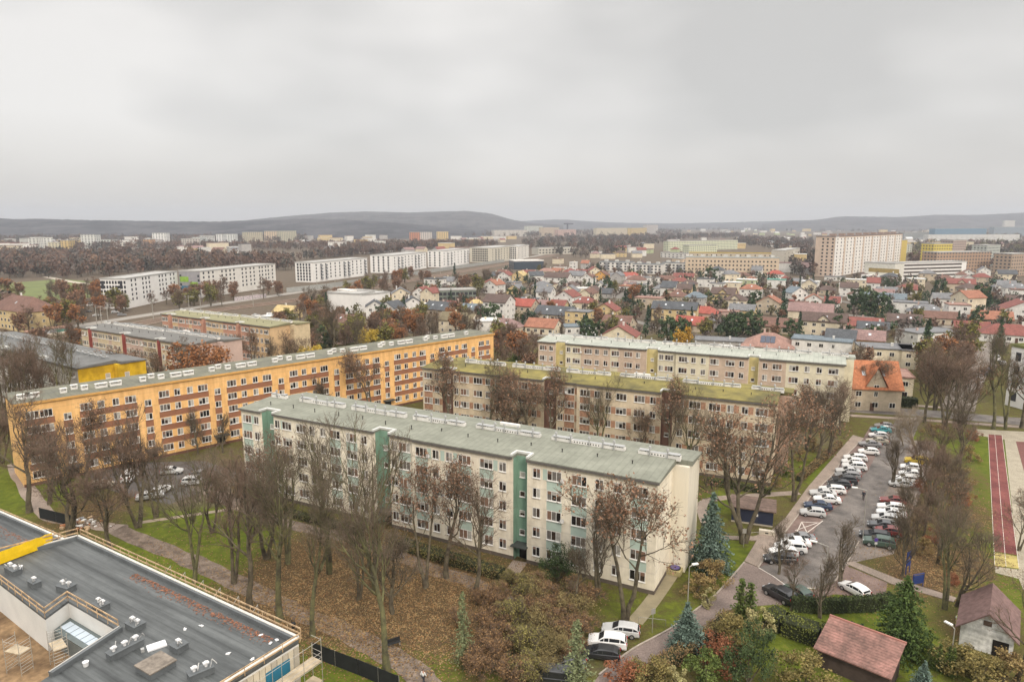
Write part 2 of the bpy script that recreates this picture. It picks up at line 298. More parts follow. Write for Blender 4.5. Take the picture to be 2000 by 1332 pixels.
T['f_spruce'] = needle_tree(38, 12, 3.0, (0.035, 0.065, 0.035), 'distant_spruce', 16, 10, 0.85, 0.55, 0.55)
T['f_pine'] = leafy(39, 9, 3.8, 'distant_pine', (0.04, 0.07, 0.03), (0.07, 0.1, 0.045), n=900, lsz=0.45, clumps=20)
TREE_LABEL = dict(tall='tall bare tree with greenish trunk', tall2='tall bare tree with forked trunk', wide='spreading bare tree with several stems', wide2='leaning bare tree with wide reddish crown', fine='bare tree with dense fine reddish twigs',
    leafy1='forked tree with withered brown leaves', leafy2='tree with withered brown leaves', pale='pale bare tree with thick straw coloured branches', slim='slim young bare tree', rust='tree with rust coloured leaves', gold='tree with amber leaves', willow='golden yellow willow',
    bush='brown leafless bush', bush_red='russet bush', bush_green='green garden bush', bush_olive='olive and yellow bush', bush_pale='pale straw coloured bush', thicket='brown bramble thicket', thicket2='reddish brown shrub with small leaves', thicket3='olive green shrub with small leaves', dark='dark evergreen with rounded crown', blue='blue grey spruce', spruce='dark green spruce', fir='broad green conifer',
    thuja='slender columnar thuja', cone='small cone shaped thuja', larch='pale grey green conifer', f_bare='bare brown tree', f_bare2='bare reddish brown tree', f_brown='tree with dry brown leaves', f_rust='tree with rust orange leaves', f_gold='small yellow tree', f_olive='olive green tree', f_spruce='dark spruce', f_pine='dark rounded pine')
TREE_NAME = dict(bush='bush', bush_red='bush', bush_green='bush', bush_olive='bush', bush_pale='bush', thicket='bramble_thicket', thicket2='tall_shrub', thicket3='tall_shrub', blue='spruce_tree', spruce='spruce_tree', f_spruce='spruce_tree', f_pine='pine_tree', fir='conifer_tree', thuja='thuja', cone='young_thuja', larch='conifer_tree', willow='willow_tree', dark='evergreen_tree')
TREES = []
def put_tree(kind, x, y, h=None, label=None, group=None, z=0.0, w=None):
    t = T[kind]
    if kind in VAR: t = random.choice([t] + VAR[kind])
    s = (h / t['H']) if h else 1.0; sw = s if w is None else w
    nm = TREE_NAME.get(kind, 'bare_tree' if kind in ('tall', 'tall2', 'wide', 'wide2', 'fine', 'pale', 'slim', 'f_bare', 'f_bare2') else 'leafy_tree')
    cat = 'bush' if nm in ('bush', 'tall_shrub') else ('thicket' if 'thicket' in nm else ('thuja' if 'thuja' in nm else 'tree'))
    o = thing(nm, label, cat, (x, y, z), random.uniform(0, 6.28), group); o.scale = (sw * random.uniform(.88, 1.12), sw * random.uniform(.88, 1.12), s); o['_look'] = TREE_LABEL[kind]
    link('stems' if t['H'] < 4 else 'trunk', t['trunk'], o); link('crown', t['crown'], o); TREES.append(o); return o
def tree_px(kind, px, py, top, label=None, group=None, wmul=1.0):
    x, y = at(px, py); h = max(0.6, height_to(x, y, top)) * (1.05 if kind in ('tall', 'tall2') else 1.0); return put_tree(kind, x, y, h, label, group, w=h / T[kind]['H'] * wmul)

# ------------------------------------------------------------------ ground
def axis(lo, hi, n0, n1, far):
    core = np.arange(lo, hi + 0.1, 2.5); g = np.geomspace(4, far, 34)
    return np.concatenate([(lo - g)[::-1], core, hi + g])
gx = axis(-170, 170, 0, 0, 14000); gy = axis(20, 330, 0, 0, 14000)
X, Y = np.meshgrid(gx, gy); nv = X.size
leafc = np.zeros_like(X); grassc = np.full_like(X, 0.25); soil = np.zeros_like(X)
def blob(arr, px, py, r, amt, ry=None):
    x, y = at(px, py); d = np.sqrt(((X - x) / r) ** 2 + ((Y - y) / (ry or r)) ** 2); arr += amt * np.exp(-d ** 2 * 1.2)
for a in [(700, 1080, 13, .75), (620, 1120, 12, .8), (760, 1150, 10, .55), (850, 1160, 9, .5), (560, 1180, 8, .5), (690, 1220, 8, .4), (1000, 1130, 9, .55), (930, 1220, 8, .5), (1080, 1170, 7, .4), (820, 1260, 5, .4),
          (1840, 1090, 9, 1.), (1800, 1130, 5, .9), (1870, 1000, 10, .7), (1740, 1000, 7, .6), (1850, 930, 10, .7), (150, 1010, 7, .7), (240, 970, 8, .5), (1480, 985, 4, .9), (1470, 1000, 3, 1.), (1880, 1230, 4, .8), (1780, 880, 10, .6)]: blob(leafc, *a)
for a in [(400, 1060, 10, .6), (400, 1020, 9, .6), (460, 1090, 8, .5), (330, 1100, 9, .7), (300, 1080, 8, .5), (1420, 1100, 6, .9), (1900, 1080, 10, 1.), (1885, 960, 12, 1.), (1900, 880, 14, .9), (700, 1300, 7, .8), (640, 1270, 5, .6), (770, 1230, 5, .45), (850, 1270, 6, .5), (900, 1200, 5, .35), (1650, 1200, 8, .9), (1530, 1270, 6, .6), (1400, 1080, 6, .6), (1590, 920, 10, .6), (20, 960, 16, .8), (420, 990, 9, .6), (1330, 1200, 4, .5), (1210, 1180, 4, .4), (1410, 980, 6, .7), (1960, 1150, 8, .6), (1980, 960, 10, .7), (1080, 1300, 5, .3), (1700, 1240, 9, .7)]: blob(grassc, *a)
for a in [(380, 930, 18, .5), (470, 960, 9, .7), (880, 1100, 8, .6), (1000, 1290, 6, .4), (1150, 1290, 5, .4), (1560, 860, 14, .5)]: blob(soil, *a)
dist = np.hypot(X, Y); soil += np.clip((Y - 230) / 120, 0, 0.75)
Z = np.zeros_like(X)
V = np.stack([X.ravel(), Y.ravel(), Z.ravel()], -1); ny, nx = X.shape
ii = (np.arange(ny - 1)[:, None] * nx + np.arange(nx - 1)[None]).ravel(); Q = np.stack([ii, ii + 1, ii + 1 + nx, ii + nx], -1)
gm = bpy.data.materials.new('ground_cover'); gm.use_nodes = True; t_ = gm.node_tree; n_ = t_.nodes; l_ = t_.links; b_ = n_['Principled BSDF']; b_.inputs['Roughness'].default_value = 0.95; b_.inputs['Specular IOR Level'].default_value = 0.1
def nnoise(sc_, det=4, rough=0.6):
    q = n_.new('ShaderNodeTexNoise'); q.inputs['Scale'].default_value = sc_; q.inputs['Detail'].default_value = det; q.inputs['Roughness'].default_value = rough; l_.new(tco.outputs['Object'], q.inputs[0]); return q.outputs[0]
def nramp(src, stops):
    c = n_.new('ShaderNodeValToRGB'); l_.new(src, c.inputs[0])
    while len(c.color_ramp.elements) < len(stops): c.color_ramp.elements.new(0.5)
    for e, (p, col) in zip(c.color_ramp.elements, stops): e.position = p; e.color = (*col, 1)
    return c.outputs[0]
def nmath(op, a, b):
    q = n_.new('ShaderNodeMath'); q.operation = op; q.use_clamp = op == 'ADD'
    for i, v in enumerate((a, b)):
        if isinstance(v, (int, float)): q.inputs[i].default_value = v
        else: l_.new(v, q.inputs[i])
    return q.outputs[0]
def nmix(f, a, b):
    q = n_.new('ShaderNodeMixRGB'); l_.new(f, q.inputs[0]); l_.new(a, q.inputs[1]); l_.new(b, q.inputs[2]); return q.outputs[0]
tco = n_.new('ShaderNodeTexCoord'); at_ = n_.new('ShaderNodeAttribute'); at_.attribute_name = 'cover'; sp_ = n_.new('ShaderNodeSeparateColor'); l_.new(at_.outputs[0], sp_.inputs[0])
big = nnoise(0.09, 5); med = nnoise(0.7, 5, 0.7); fin = nnoise(3.5, 3, 0.8); vf = nnoise(9.0, 2, 0.8)
grass = nramp(med, [(0.3, (0.06, 0.08, 0.012)), (0.55, (0.11, 0.135, 0.017)), (0.75, (0.18, 0.185, 0.03))])
olive = nramp(fin, [(0.3, (0.065, 0.055, 0.022)), (0.6, (0.115, 0.095, 0.036)), (0.8, (0.17, 0.125, 0.06))])
litter = nramp(vf, [(0.38, (0.042, 0.029, 0.015)), (0.5, (0.105, 0.07, 0.034)), (0.64, (0.22, 0.15, 0.072))])
earth = nramp(med, [(0.3, (0.085, 0.065, 0.048)), (0.7, (0.15, 0.118, 0.085))])
gf = n_.new('ShaderNodeMapRange'); l_.new(nmath('ADD', sp_.outputs[2], nmath('MULTIPLY', nmath('SUBTRACT', med, 0.5), 1.9)), gf.inputs[0]); gf.inputs[1].default_value = 0.2; gf.inputs[2].default_value = 0.75
lf = n_.new('ShaderNodeMapRange'); l_.new(nmath('ADD', sp_.outputs[0], nmath('MULTIPLY', nmath('SUBTRACT', med, 0.5), 2.2)), lf.inputs[0]); lf.inputs[1].default_value = 0.25; lf.inputs[2].default_value = 0.7
sf = n_.new('ShaderNodeMapRange'); l_.new(nmath('ADD', sp_.outputs[1], nmath('MULTIPLY', nmath('SUBTRACT', big, 0.5), 1.2)), sf.inputs[0]); sf.inputs[1].default_value = 0.25; sf.inputs[2].default_value = 0.65
colr = nmix(lf.outputs[0], nmix(sf.outputs[0], nmix(gf.outputs[0], olive, grass), earth), litter)
l_.new(colr, b_.inputs['Base Color'])
bn_ = n_.new('ShaderNodeBump'); bn_.inputs['Strength'].default_value = 0.7; bn_.inputs['Distance'].default_value = 0.15; l_.new(fin, bn_.inputs['Height']); l_.new(bn_.outputs[0], b_.inputs['Normal'])
gme = np_mesh('ground', V, Q, gm); ca = gme.color_attributes.new('cover', 'FLOAT_COLOR', 'POINT')
ca.data.foreach_set('color', np.stack([np.clip(leafc, 0, 1).ravel(), np.clip(soil, 0, 1).ravel(), np.clip(grassc, 0, 1).ravel(), np.ones(nv)], -1).astype(np.float32).ravel())
tag(link('ground', gme), kind='structure')

ASPH = mat('asphalt', (0.125, 0.11, 0.10), 0.75, 0.24, 0.3, (0.165, 0.145, 0.13), fine=6)
ASPHD = mat('dark_asphalt', (0.095, 0.084, 0.077), 0.85, 0.18, 0.35, fine=6)
PAVE = mat('concrete_paving', (0.27, 0.215, 0.175), 0.85, 0.14, 0.5, fine=7)
REDP = mat('red_block_paving', (0.16, 0.11, 0.095), 0.85, 0.16, 0.5, (0.19, 0.135, 0.115), fine=7)
DIRT = mat('trodden_earth_path', (0.135, 0.102, 0.08), 0.95, 0.25, 0.7, (0.19, 0.147, 0.115), fine=5)
KERB = mat('kerb_stone', (0.36, 0.31, 0.26), 0.85, 0.15, 1.2)
WLINE = mat('road_paint', (0.62, 0.56, 0.5), 0.7, 0.2, 3.0)
CONC = mat('pale_concrete', (0.33, 0.29, 0.22), 0.9, 0.12, 0.5, fine=5)
_lvl = [0.0]
def clean(P): return P
def sheet(name, px, m, lvl, kind='structure', world=False):
    pts = px if world else [at(*p) for p in px]
    a = sum(pts[i][0] * pts[(i + 1) % len(pts)][1] - pts[(i + 1) % len(pts)][0] * pts[i][1] for i in range(len(pts)))
    if a < 0: pts = pts[::-1]
    mb = MB(); mb.prism(pts, -0.02 if lvl < 0.05 else 0.0, lvl, 0)
    mb.f = mb.f[:1] + mb.f[2:]; mb.m = mb.m[:1] + mb.m[2:]
    return tag(mb.build(name, m), kind=kind)
def ribbon(name, px, w, m, lvl, world=False, kind='structure', z1=None, z0=None, wob=0.0):
    P = np.array([p if world else at(*p) for p in px]); 
    # resample for a smooth bend
    if len(P) > 2:
        t = np.arange(len(P)); tt = np.linspace(0, len(P) - 1, (len(P) - 1) * 5 + 1); Pn = []
        for q in tt:
            i = min(int(q), len(P) - 2); f = q - i; p0 = P[max(i - 1, 0)]; p1 = P[i]; p2 = P[i + 1]; p3 = P[min(i + 2, len(P) - 1)]
            Pn.append(0.5 * ((2 * p1) + (-p0 + p2) * f + (2 * p0 - 5 * p1 + 4 * p2 - p3) * f * f + (-p0 + 3 * p1 - 3 * p2 + p3) * f ** 3))
        P = np.array(Pn)
    d = np.gradient(P, axis=0); d /= np.linalg.norm(d, axis=1, keepdims=True); nn = np.stack([-d[:, 1], d[:, 0]], -1)
    ww = w / 2 + (RNG.normal(size=len(P)) * wob if wob else 0); ww = np.broadcast_to(ww, (len(P),))
    A = P + nn * ww[:, None]; B = P - nn * ww[:, None]; mb = MB(); n = len(P); z0 = -0.02 if z0 is None else z0
    mb.v = [(*p, lvl) for p in A] + [(*p, lvl) for p in B] + [(*p, z0) for p in A] + [(*p, z0) for p in B]
    for i in range(n - 1): mb.f += [(n + i, n + i + 1, i + 1, i), (i, i + 1, 2 * n + i + 1, 2 * n + i), (3 * n + i, 3 * n + i + 1, n + i + 1, n + i)]
    mb.f += [(0, 2 * n, 3 * n, n), (n - 1, 2 * n - 1, 4 * n - 1, 3 * n - 1)]; mb.m = [0] * len(mb.f)
    return tag(mb.build(name, m), kind=kind)
# street with parking bays on both sides
sheet('road', [(1481, 1108), (1583, 1047), (1606, 1014), (1642, 984), (1666, 946), (1696, 919), (1712, 886), (1738, 845), (1752, 815), (1800, 815), (1782, 860), (1755, 914), (1717, 985), (1676, 1055), (1652, 1103), (1632, 1134), (1592, 1150), (1535, 1144)], ASPH, 0.012)
sheet('parking_bays', [(1481, 1108), (1500, 1083), (1562, 1001), (1585, 967), (1630, 922), (1646, 896), (1686, 856), (1700, 832), (1745, 832), (1738, 845), (1712, 886), (1696, 919), (1666, 946), (1642, 984), (1606, 1014), (1583, 1047), (1530, 1090)], REDP, 0.016)
sheet('parking_bays', [(1640, 1125), (1676, 1055), (1717, 985), (1755, 914), (1782, 860), (1830, 862), (1818, 915), (1790, 985), (1752, 1060), (1745, 1082), (1660, 1100)], mat('grey_paving', (0.2, 0.165, 0.14), 0.85, 0.15, 0.5, fine=6), 0.02)
sheet('pavement', [(1454, 1096), (1481, 1108), (1500, 1083), (1562, 1001), (1585, 967), (1630, 922), (1646, 896), (1686, 856), (1666, 850), (1627, 895), (1579, 950), (1534, 1012), (1505, 1038), (1472, 1048), (1400, 1046), (1400, 1053), (1478, 1056)], PAVE, 0.11)
sheet('driveway', [(1454, 1097), (1481, 1108), (1535, 1144), (1520, 1180), (1433, 1186), (1395, 1215), (1330, 1262), (1260, 1300), (1215, 1332), (1150, 1345), (1175, 1312), (1240, 1262), (1307, 1228), (1355, 1192), (1400, 1157)], mat('worn_driveway', (0.20, 0.155, 0.135), 0.85, 0.15, 0.4, fine=5), 0.024)
sheet('parking_lot', [(1652, 1104), (1733, 1138), (1730, 1160), (1690, 1166), (1632, 1160), (1520, 1182), (1530, 1146), (1592, 1151), (1632, 1136)], REDP, 0.028)
sheet('pavement', [(1652, 1101), (1660, 1094), (1750, 1130), (1868, 1168), (1862, 1176), (1740, 1140)], PAVE, 0.1)
ribbon('kerb', [(1454, 1098), (1400, 1159), (1355, 1194), (1307, 1229), (1235, 1268), (1170, 1318)], 0.2, KERB, 0.13)
ribbon('kerb', [(1481, 1108), (1562, 1002), (1585, 968), (1630, 923), (1646, 897), (1686, 857)], 0.18, KERB, 0.14)
ribbon('kerb', [(1630, 1136), (1652, 1103), (1678, 1057)], 0.18, KERB, 0.12)
def line(name, a, b, w=0.14, lvl=0.032, m=None): return ribbon(name, [a, b], w, m or WLINE, lvl)
for a, b in [((1571, 1044), (1607, 1017)), ((1556, 1040), (1580, 1048)), ((1556, 1040), (1566, 1019)), ((1566, 1019), (1580, 1048)), ((1553, 1036), (1596, 1021)), ((1566, 1019), (1601, 1021)), ((1481, 1108), (1510, 1125)), ((1510, 1125), (1535, 1143)), ((1548, 1146), (1592, 1149)), ((1632, 1134), (1652, 1104))]: line('road_marking', a, b)
# cross street and the street beyond
ribbon('road', [(1560, 790), (1690, 800), (1790, 806), (1900, 815), (2020, 826)], 7.5, ASPH, 0.036)
ribbon('road', [(1870, 800), (1885, 760), (1910, 715), (1938, 680), (1975, 650)], 7.5, mat('worn_street', (0.2, 0.17, 0.145), 0.85, 0.14, 0.4, fine=5), 0.03)
ribbon('pavement', [(1660, 812), (1760, 818), (2020, 836)], 2.0, PAVE, 0.12)
ribbon('pavement', [(1690, 785), (1780, 792), (1860, 798)], 2.0, PAVE, 0.12)
# paths of the estate
ribbon('path', [(225, 1030), (250, 1044), (374, 1095), (455, 1134), (536, 1172), (590, 1200), (650, 1222), (735, 1266), (800, 1303), (845, 1345)], 3.0, DIRT, 0.02, wob=0.15)
ribbon('path', [(380, 945), (480, 993), (575, 1026), (680, 1052), (785, 1088), (855, 1116), (910, 1132), (965, 1160), (1040, 1200)], 2.6, DIRT, 0.016, wob=0.12)
ribbon('path', [(262, 1022), (330, 1012), (419, 999), (470, 992)], 1.1, mat('pale_path', (0.3, 0.24, 0.18), 0.9), 0.024)
ribbon('path', [(28, 905), (50, 950), (75, 985), (100, 1010), (150, 1020), (230, 1032)], 2.6, PAVE, 0.028, wob=0.1)
ribbon('path', [(1400, 1049), (1375, 1010), (1380, 978), (1470, 968), (1560, 962)], 1.8, PAVE, 0.03)
ribbon('path', [(1000, 1118), (1016, 1096)], 2.2, PAVE, 0.034)
ribbon('path', [(1240, 1215), (1275, 1172), (1318, 1110), (1345, 1060)], 2.0, mat('worn_slab_path', (0.26, 0.22, 0.14), 0.9), 0.03)
sheet('car_park', [(170, 905), (400, 900), (470, 925), (420, 950), (330, 985), (240, 965), (180, 945)], ASPHD, 0.012)
# sports ground
TRK = mat('red_running_track', (0.14, 0.04, 0.038), 0.9, 0.2, 0.3, (0.18, 0.06, 0.052), fine=4)
sheet('path', [(1905, 838), (2060, 846), (2060, 1180), (1998, 1150), (1990, 1130), (1944, 1118), (1943, 1106), (1990, 1112), (1962, 858), (1908, 850)], CONC, 0.012)
sheet('running_track', [(1930, 848), (1957, 850), (1986, 1084), (1943, 1076)], TRK, 0.02)
sheet('sand_pit', [(1943, 1078), (1986, 1086), (1990, 1110), (1943, 1104)], mat('damp_sand', (0.38, 0.31, 0.11), 0.95, 0.2, 0.6), 0.024)
for a, b in [((1943, 848), (1965, 1106)), ((1930, 848), (1943, 1104)), ((1957, 850), (1990, 1108))]: line('track_marking', a, b, 0.06, 0.03)
sheet('running_track', [(1984, 862), (2060, 866), (2060, 930), (2000, 920)], mat('dark_red_court', (0.16, 0.07, 0.06), 0.9, fine=4), 0.026)
# construction yard lawn edge is left to the ground sheet
# railway corridor
rail = [(-80, 706), (0, 690), (150, 658), (400, 610), (640, 578), (820, 545), (1000, 514), (1090, 497)]
ribbon('railway_bed', rail, 13, mat('track_ballast', (0.185, 0.135, 0.10), 0.95, 0.2, 0.25, fine=2), 0.3)
for off in (-3.4, -1.9, 1.6, 3.1):
    P = np.array([at(*p) for p in rail]); d = np.gradient(P, axis=0); d /= np.linalg.norm(d, axis=1, keepdims=True); P = P + np.stack([-d[:, 1], d[:, 0]], -1) * off
    ribbon('rail', [tuple(p) for p in P], 0.16, mat('rusty_rail', (0.16, 0.1, 0.07), 0.6), 0.46, world=True, z0=0.3)
ribbon('road', [(130, 640), (400, 598), (640, 562), (820, 533), (1000, 508), (1060, 498)], 9, mat('pale_road', (0.27, 0.245, 0.215), 0.85, 0.1, 0.3), 0.05)
# streets of the housing estate
SMALLR = mat('side_street', (0.2, 0.18, 0.16), 0.85, 0.12, 0.3)
for i, pl in enumerate([[(640, 632), (760, 640), (960, 668), (1040, 655), (1150, 660), (1300, 672), (1500, 690), (1760, 720)], [(960, 560), (1130, 600), (1330, 650)], [(1000, 548), (1250, 575), (1500, 600), (1720, 622), (1980, 655)], [(1180, 525), (1300, 560), (1430, 600), (1530, 650)], [(1350, 530), (1500, 560), (1700, 600)], [(1640, 545), (1730, 590), (1860, 650)]]): ribbon('side_street', pl, 5.5, SMALLR, 0.04 + i * 0.004)
# park meadow at the left
sheet('meadow', [(-40, 590), (120, 586), (200, 580), (200, 552), (120, 545), (20, 553), (-60, 560)], mat('bright_meadow', (0.13, 0.15, 0.05), 0.95, 0.2, 0.05, fine=0.6), 0.02)
ribbon('path', [(90, 541), (150, 552), (215, 558)], 6, mat('park_path', (0.42, 0.37, 0.3), 0.9), 0.04)
ribbon('path', [(110, 567), (160, 563), (215, 559)], 4, MATS['park_path'], 0.05)

# fallen leaves on the near ground: nobody could count them
def scatter(n, blobs, size, z=0.02):
    P = []
    for px, py, r, k in blobs:
        x, y = at(px, py); m = int(n * k); P.append(np.stack([x + RNG.normal(size=m) * r * 0.55, y + RNG.normal(size=m) * r * 0.55, np.full(m, z)], -1))
    P = np.concatenate(P); a = RNG.uniform(0, 6.28, len(P)); s = size * RNG.uniform(0.6, 1.3, len(P)); tl = RNG.uniform(-0.3, 0.3, (len(P), 2))
    ux = np.stack([np.cos(a), np.sin(a), tl[:, 0]], -1) * s[:, None]; uy = np.stack([-np.sin(a), np.cos(a), tl[:, 1]], -1) * s[:, None] * 0.7
    P[:, 2] += s * 0.3; V = np.stack([P - ux, P - uy, P + ux, P + uy], 1).reshape(-1, 3); return V, np.arange(len(V)).reshape(-1, 4)
V1, Q1 = scatter(800, [(700, 1080, 14, 9), (620, 1120, 13, 9), (760, 1150, 12, 8), (850, 1160, 9, 5), (560, 1180, 9, 5), (690, 1220, 8, 5), (1000, 1130, 9, 3), (930, 1220, 8, 3), (800, 1230, 10, 3), (1840, 1090, 9, 5), (1800, 1130, 5, 3), (1870, 1000, 10, 3), (600, 1250, 8, 2), (880, 1250, 8, 3), (350, 1080, 9, 1.5), (1700, 1180, 8, 0.6), (150, 1010, 7, 2)], 0.11)
mi = RNG.integers(0, 3, len(Q1))
fl = link('fallen_leaves', np_mesh('fallen_leaves', V1, Q1, [mat('leaf_tan', (0.26, 0.175, 0.08), 0.9, 0.3), mat('leaf_brown', (0.10, 0.065, 0.033), 0.9, 0.3), mat('leaf_orange', (0.22, 0.12, 0.05), 0.9, 0.3)], mi)); tag(fl, kind='stuff')

# ------------------------------------------------------------------ windows shared by the slab blocks
FRAME = mat('window_frame_white', (0.78, 0.76, 0.72), 0.5, 0.05, 2)
GLASS = [mat('glass_dark', (0.02, 0.017, 0.016), 0.15, 0.2, 1, spec=0.3), mat('glass_brown', (0.06, 0.042, 0.033), 0.2, 0.25, 1.5, spec=0.3), mat('curtain_grey', (0.16, 0.145, 0.13), 0.4, 0.2, 3, spec=0.3), mat('curtain_light', (0.42, 0.40, 0.36), 0.5, 0.15, 3), mat('blind_brown', (0.22, 0.13, 0.09), 0.5, 0.1, 2)]
WPROT = {}
def window_proto(w, h, n, v, sill=True):
    """window: glass leaves (one colour each) and a white frame with sill; y = 0 is the wall face, -y looks out"""
    key = (w, h, n, v)
    if key in WPROT: return WPROT[key]
    r = random.Random(hash((round(w * 10), round(h * 10), n, v)) & 0xffff); g = MB(); fr = MB(); t = 0.07
    for i in range(n):
        x0 = -w / 2 + w * i / n; x1 = -w / 2 + w * (i + 1) / n; c = r.choice([0, 0, 1, 1, 2, 2, 2, 3, 4 if v % 3 == 0 else 1])
        g.box(x0, x1, -0.02, 0.01, 0, h, c)
        if r.random() < 0.5 and c < 3: g.box(x0 + t, x1 - t, -0.025, -0.02, h * r.uniform(0.45, 0.75), h - t, r.choice([2, 3, 4]))
    for i in range(n + 1):
        x = -w / 2 + w * i / n; fr.box(x - t / 2, x + t / 2, -0.06, -0.022 + 0.0, 0, h)
    fr.box(-w / 2 + t / 2, w / 2 - t / 2, -0.057, -0.022, h - t, h); fr.box(-w / 2 + t / 2, w / 2 - t / 2, -0.057, -0.022, 0, t)
    if sill: fr.box(-w / 2 - 0.08, w / 2 + 0.08, -0.17, 0.0, -0.09, -0.005)
    WPROT[key] = (g.build('window', GLASS, mesh_only=True), fr.build('frame', FRAME, mesh_only=True)); return WPROT[key]
def add_window(parent, x, y, z, rz, w, h, n, v, frame=True):
    g, f = window_proto(w, h, n, v); o = link('window', g, parent, (x, y, z), rz)
    if frame: link('frame', f, o)
    return o
def windows_rest(parent, items):
    """beyond the hundred windows that show largest: one mesh"""
    if not items: return
    mb = MB()
    for x, y, z, w, h, n, v in items:
        g, f = window_proto(w, h, n, v)
        for me, off in ((g, 0), (f, len(GLASS))):
            i = len(mb.v); mb.v += [(q.co[0] + x, q.co[1] + y, q.co[2] + z) for q in me.vertices]
            for p in me.polygons: mb.f.append(tuple(i + k for k in p.vertices)); mb.m.append(p.material_index + off)
    o = mb.build('window', GLASS + [FRAME], parent); o['kind'] = 'stuff'
WHITEW = mat('chimney_whitewash', (0.72, 0.70, 0.66), 0.85, 0.12, 0.8)
METAL = mat('galvanised_metal', (0.42, 0.42, 0.41), 0.5, 0.1, 2, metal=0.4)
SLOT = mat('dark_opening', (0.03, 0.028, 0.026), 0.9)
def chimney_row(parent, x0, x1, y, z, pipes=True, seed=0, w=0.7, h=0.7):
    r = random.Random(seed); mb = MB(); mb.box(x0, x1, y, y + w, z, z + h, 0); 
    mb.box(x0 + 0.1, x0 + (x1 - x0) * 0.28, y - 0.1, y + w + 0.1, z + h + 0.12, z + h + 0.2, 1); mb.box(x1 - (x1 - x0) * 0.3, x1 - 0.1, y - 0.1, y + w + 0.1, z + h + 0.12, z + h + 0.2, 1)
    mb.box(x0 + (x1 - x0) * 0.3, x0 + (x1 - x0) * 0.68, y + 0.05, y + w - 0.05, z + h, z + h + 0.06, 1)
    x = x0 + (x1 - x0) * 0.32
    while x < x0 + (x1 - x0) * 0.66: mb.box(x, x + 0.16, y - 0.006, y + 0.06, z + h * 0.55, z + h * 0.85, 2); x += 0.42
    for a, b in ((x0 + 0.3, x0 + (x1 - x0) * 0.26), (x1 - (x1 - x0) * 0.28, x1 - 0.3)):
        x = a
        while x < b: mb.box(x, x + 0.2, y - 0.006, y + w + 0.006, z + h, z + h + 0.118, 2 if r.random() < 0.6 else 0); x += 0.34
    o = mb.build('chimney_stack', [WHITEW, METAL, SLOT], parent)
    if pipes:
        k = int((x1 - x0) / 2.2)
        for i in range(k):
            px = x0 + (x1 - x0) * (i + 0.5) / k + r.uniform(-0.5, 0.5); tb = MB(); tb.tube((px, y - 0.25, z - 0.3), (px, y - 0.25, z + h + 0.7), 0.09, n=7); tb.tube((px, y - 0.25, z + h + 0.7), (px, y - 0.25, z + h + 1.0), 0.24, 0.16, n=8); tb.tube((px, y - 0.25, z - 0.32), (px, y - 0.25, z - 0.12), 0.2, 0.12, n=7)
            tb.build('vent_pipe', METAL, o)
    return o
PLAN = [(1.5, 2), (3.8, 1), 'R', (8.9, 1), (11.1, 2), (14.4, 2), (16.9, 1), (19.3, 1), (21.9, 2), (25.4, 2), (28.0, 1), 'R', (34.0, 1), (36.0, 2),
        (39.6, 2), (42.2, 1), (44.6, 1), (47.3, 2), (51.0, 2), (53.7, 1), 'R', (59.1, 1), (61.8, 2), (65.5, 2), (68.4, 1), (71.0, 1), (74.0, 2)]
STAIRS = [(5.2, 8.0), (30.3, 33.1), (55.4, 57.6)]
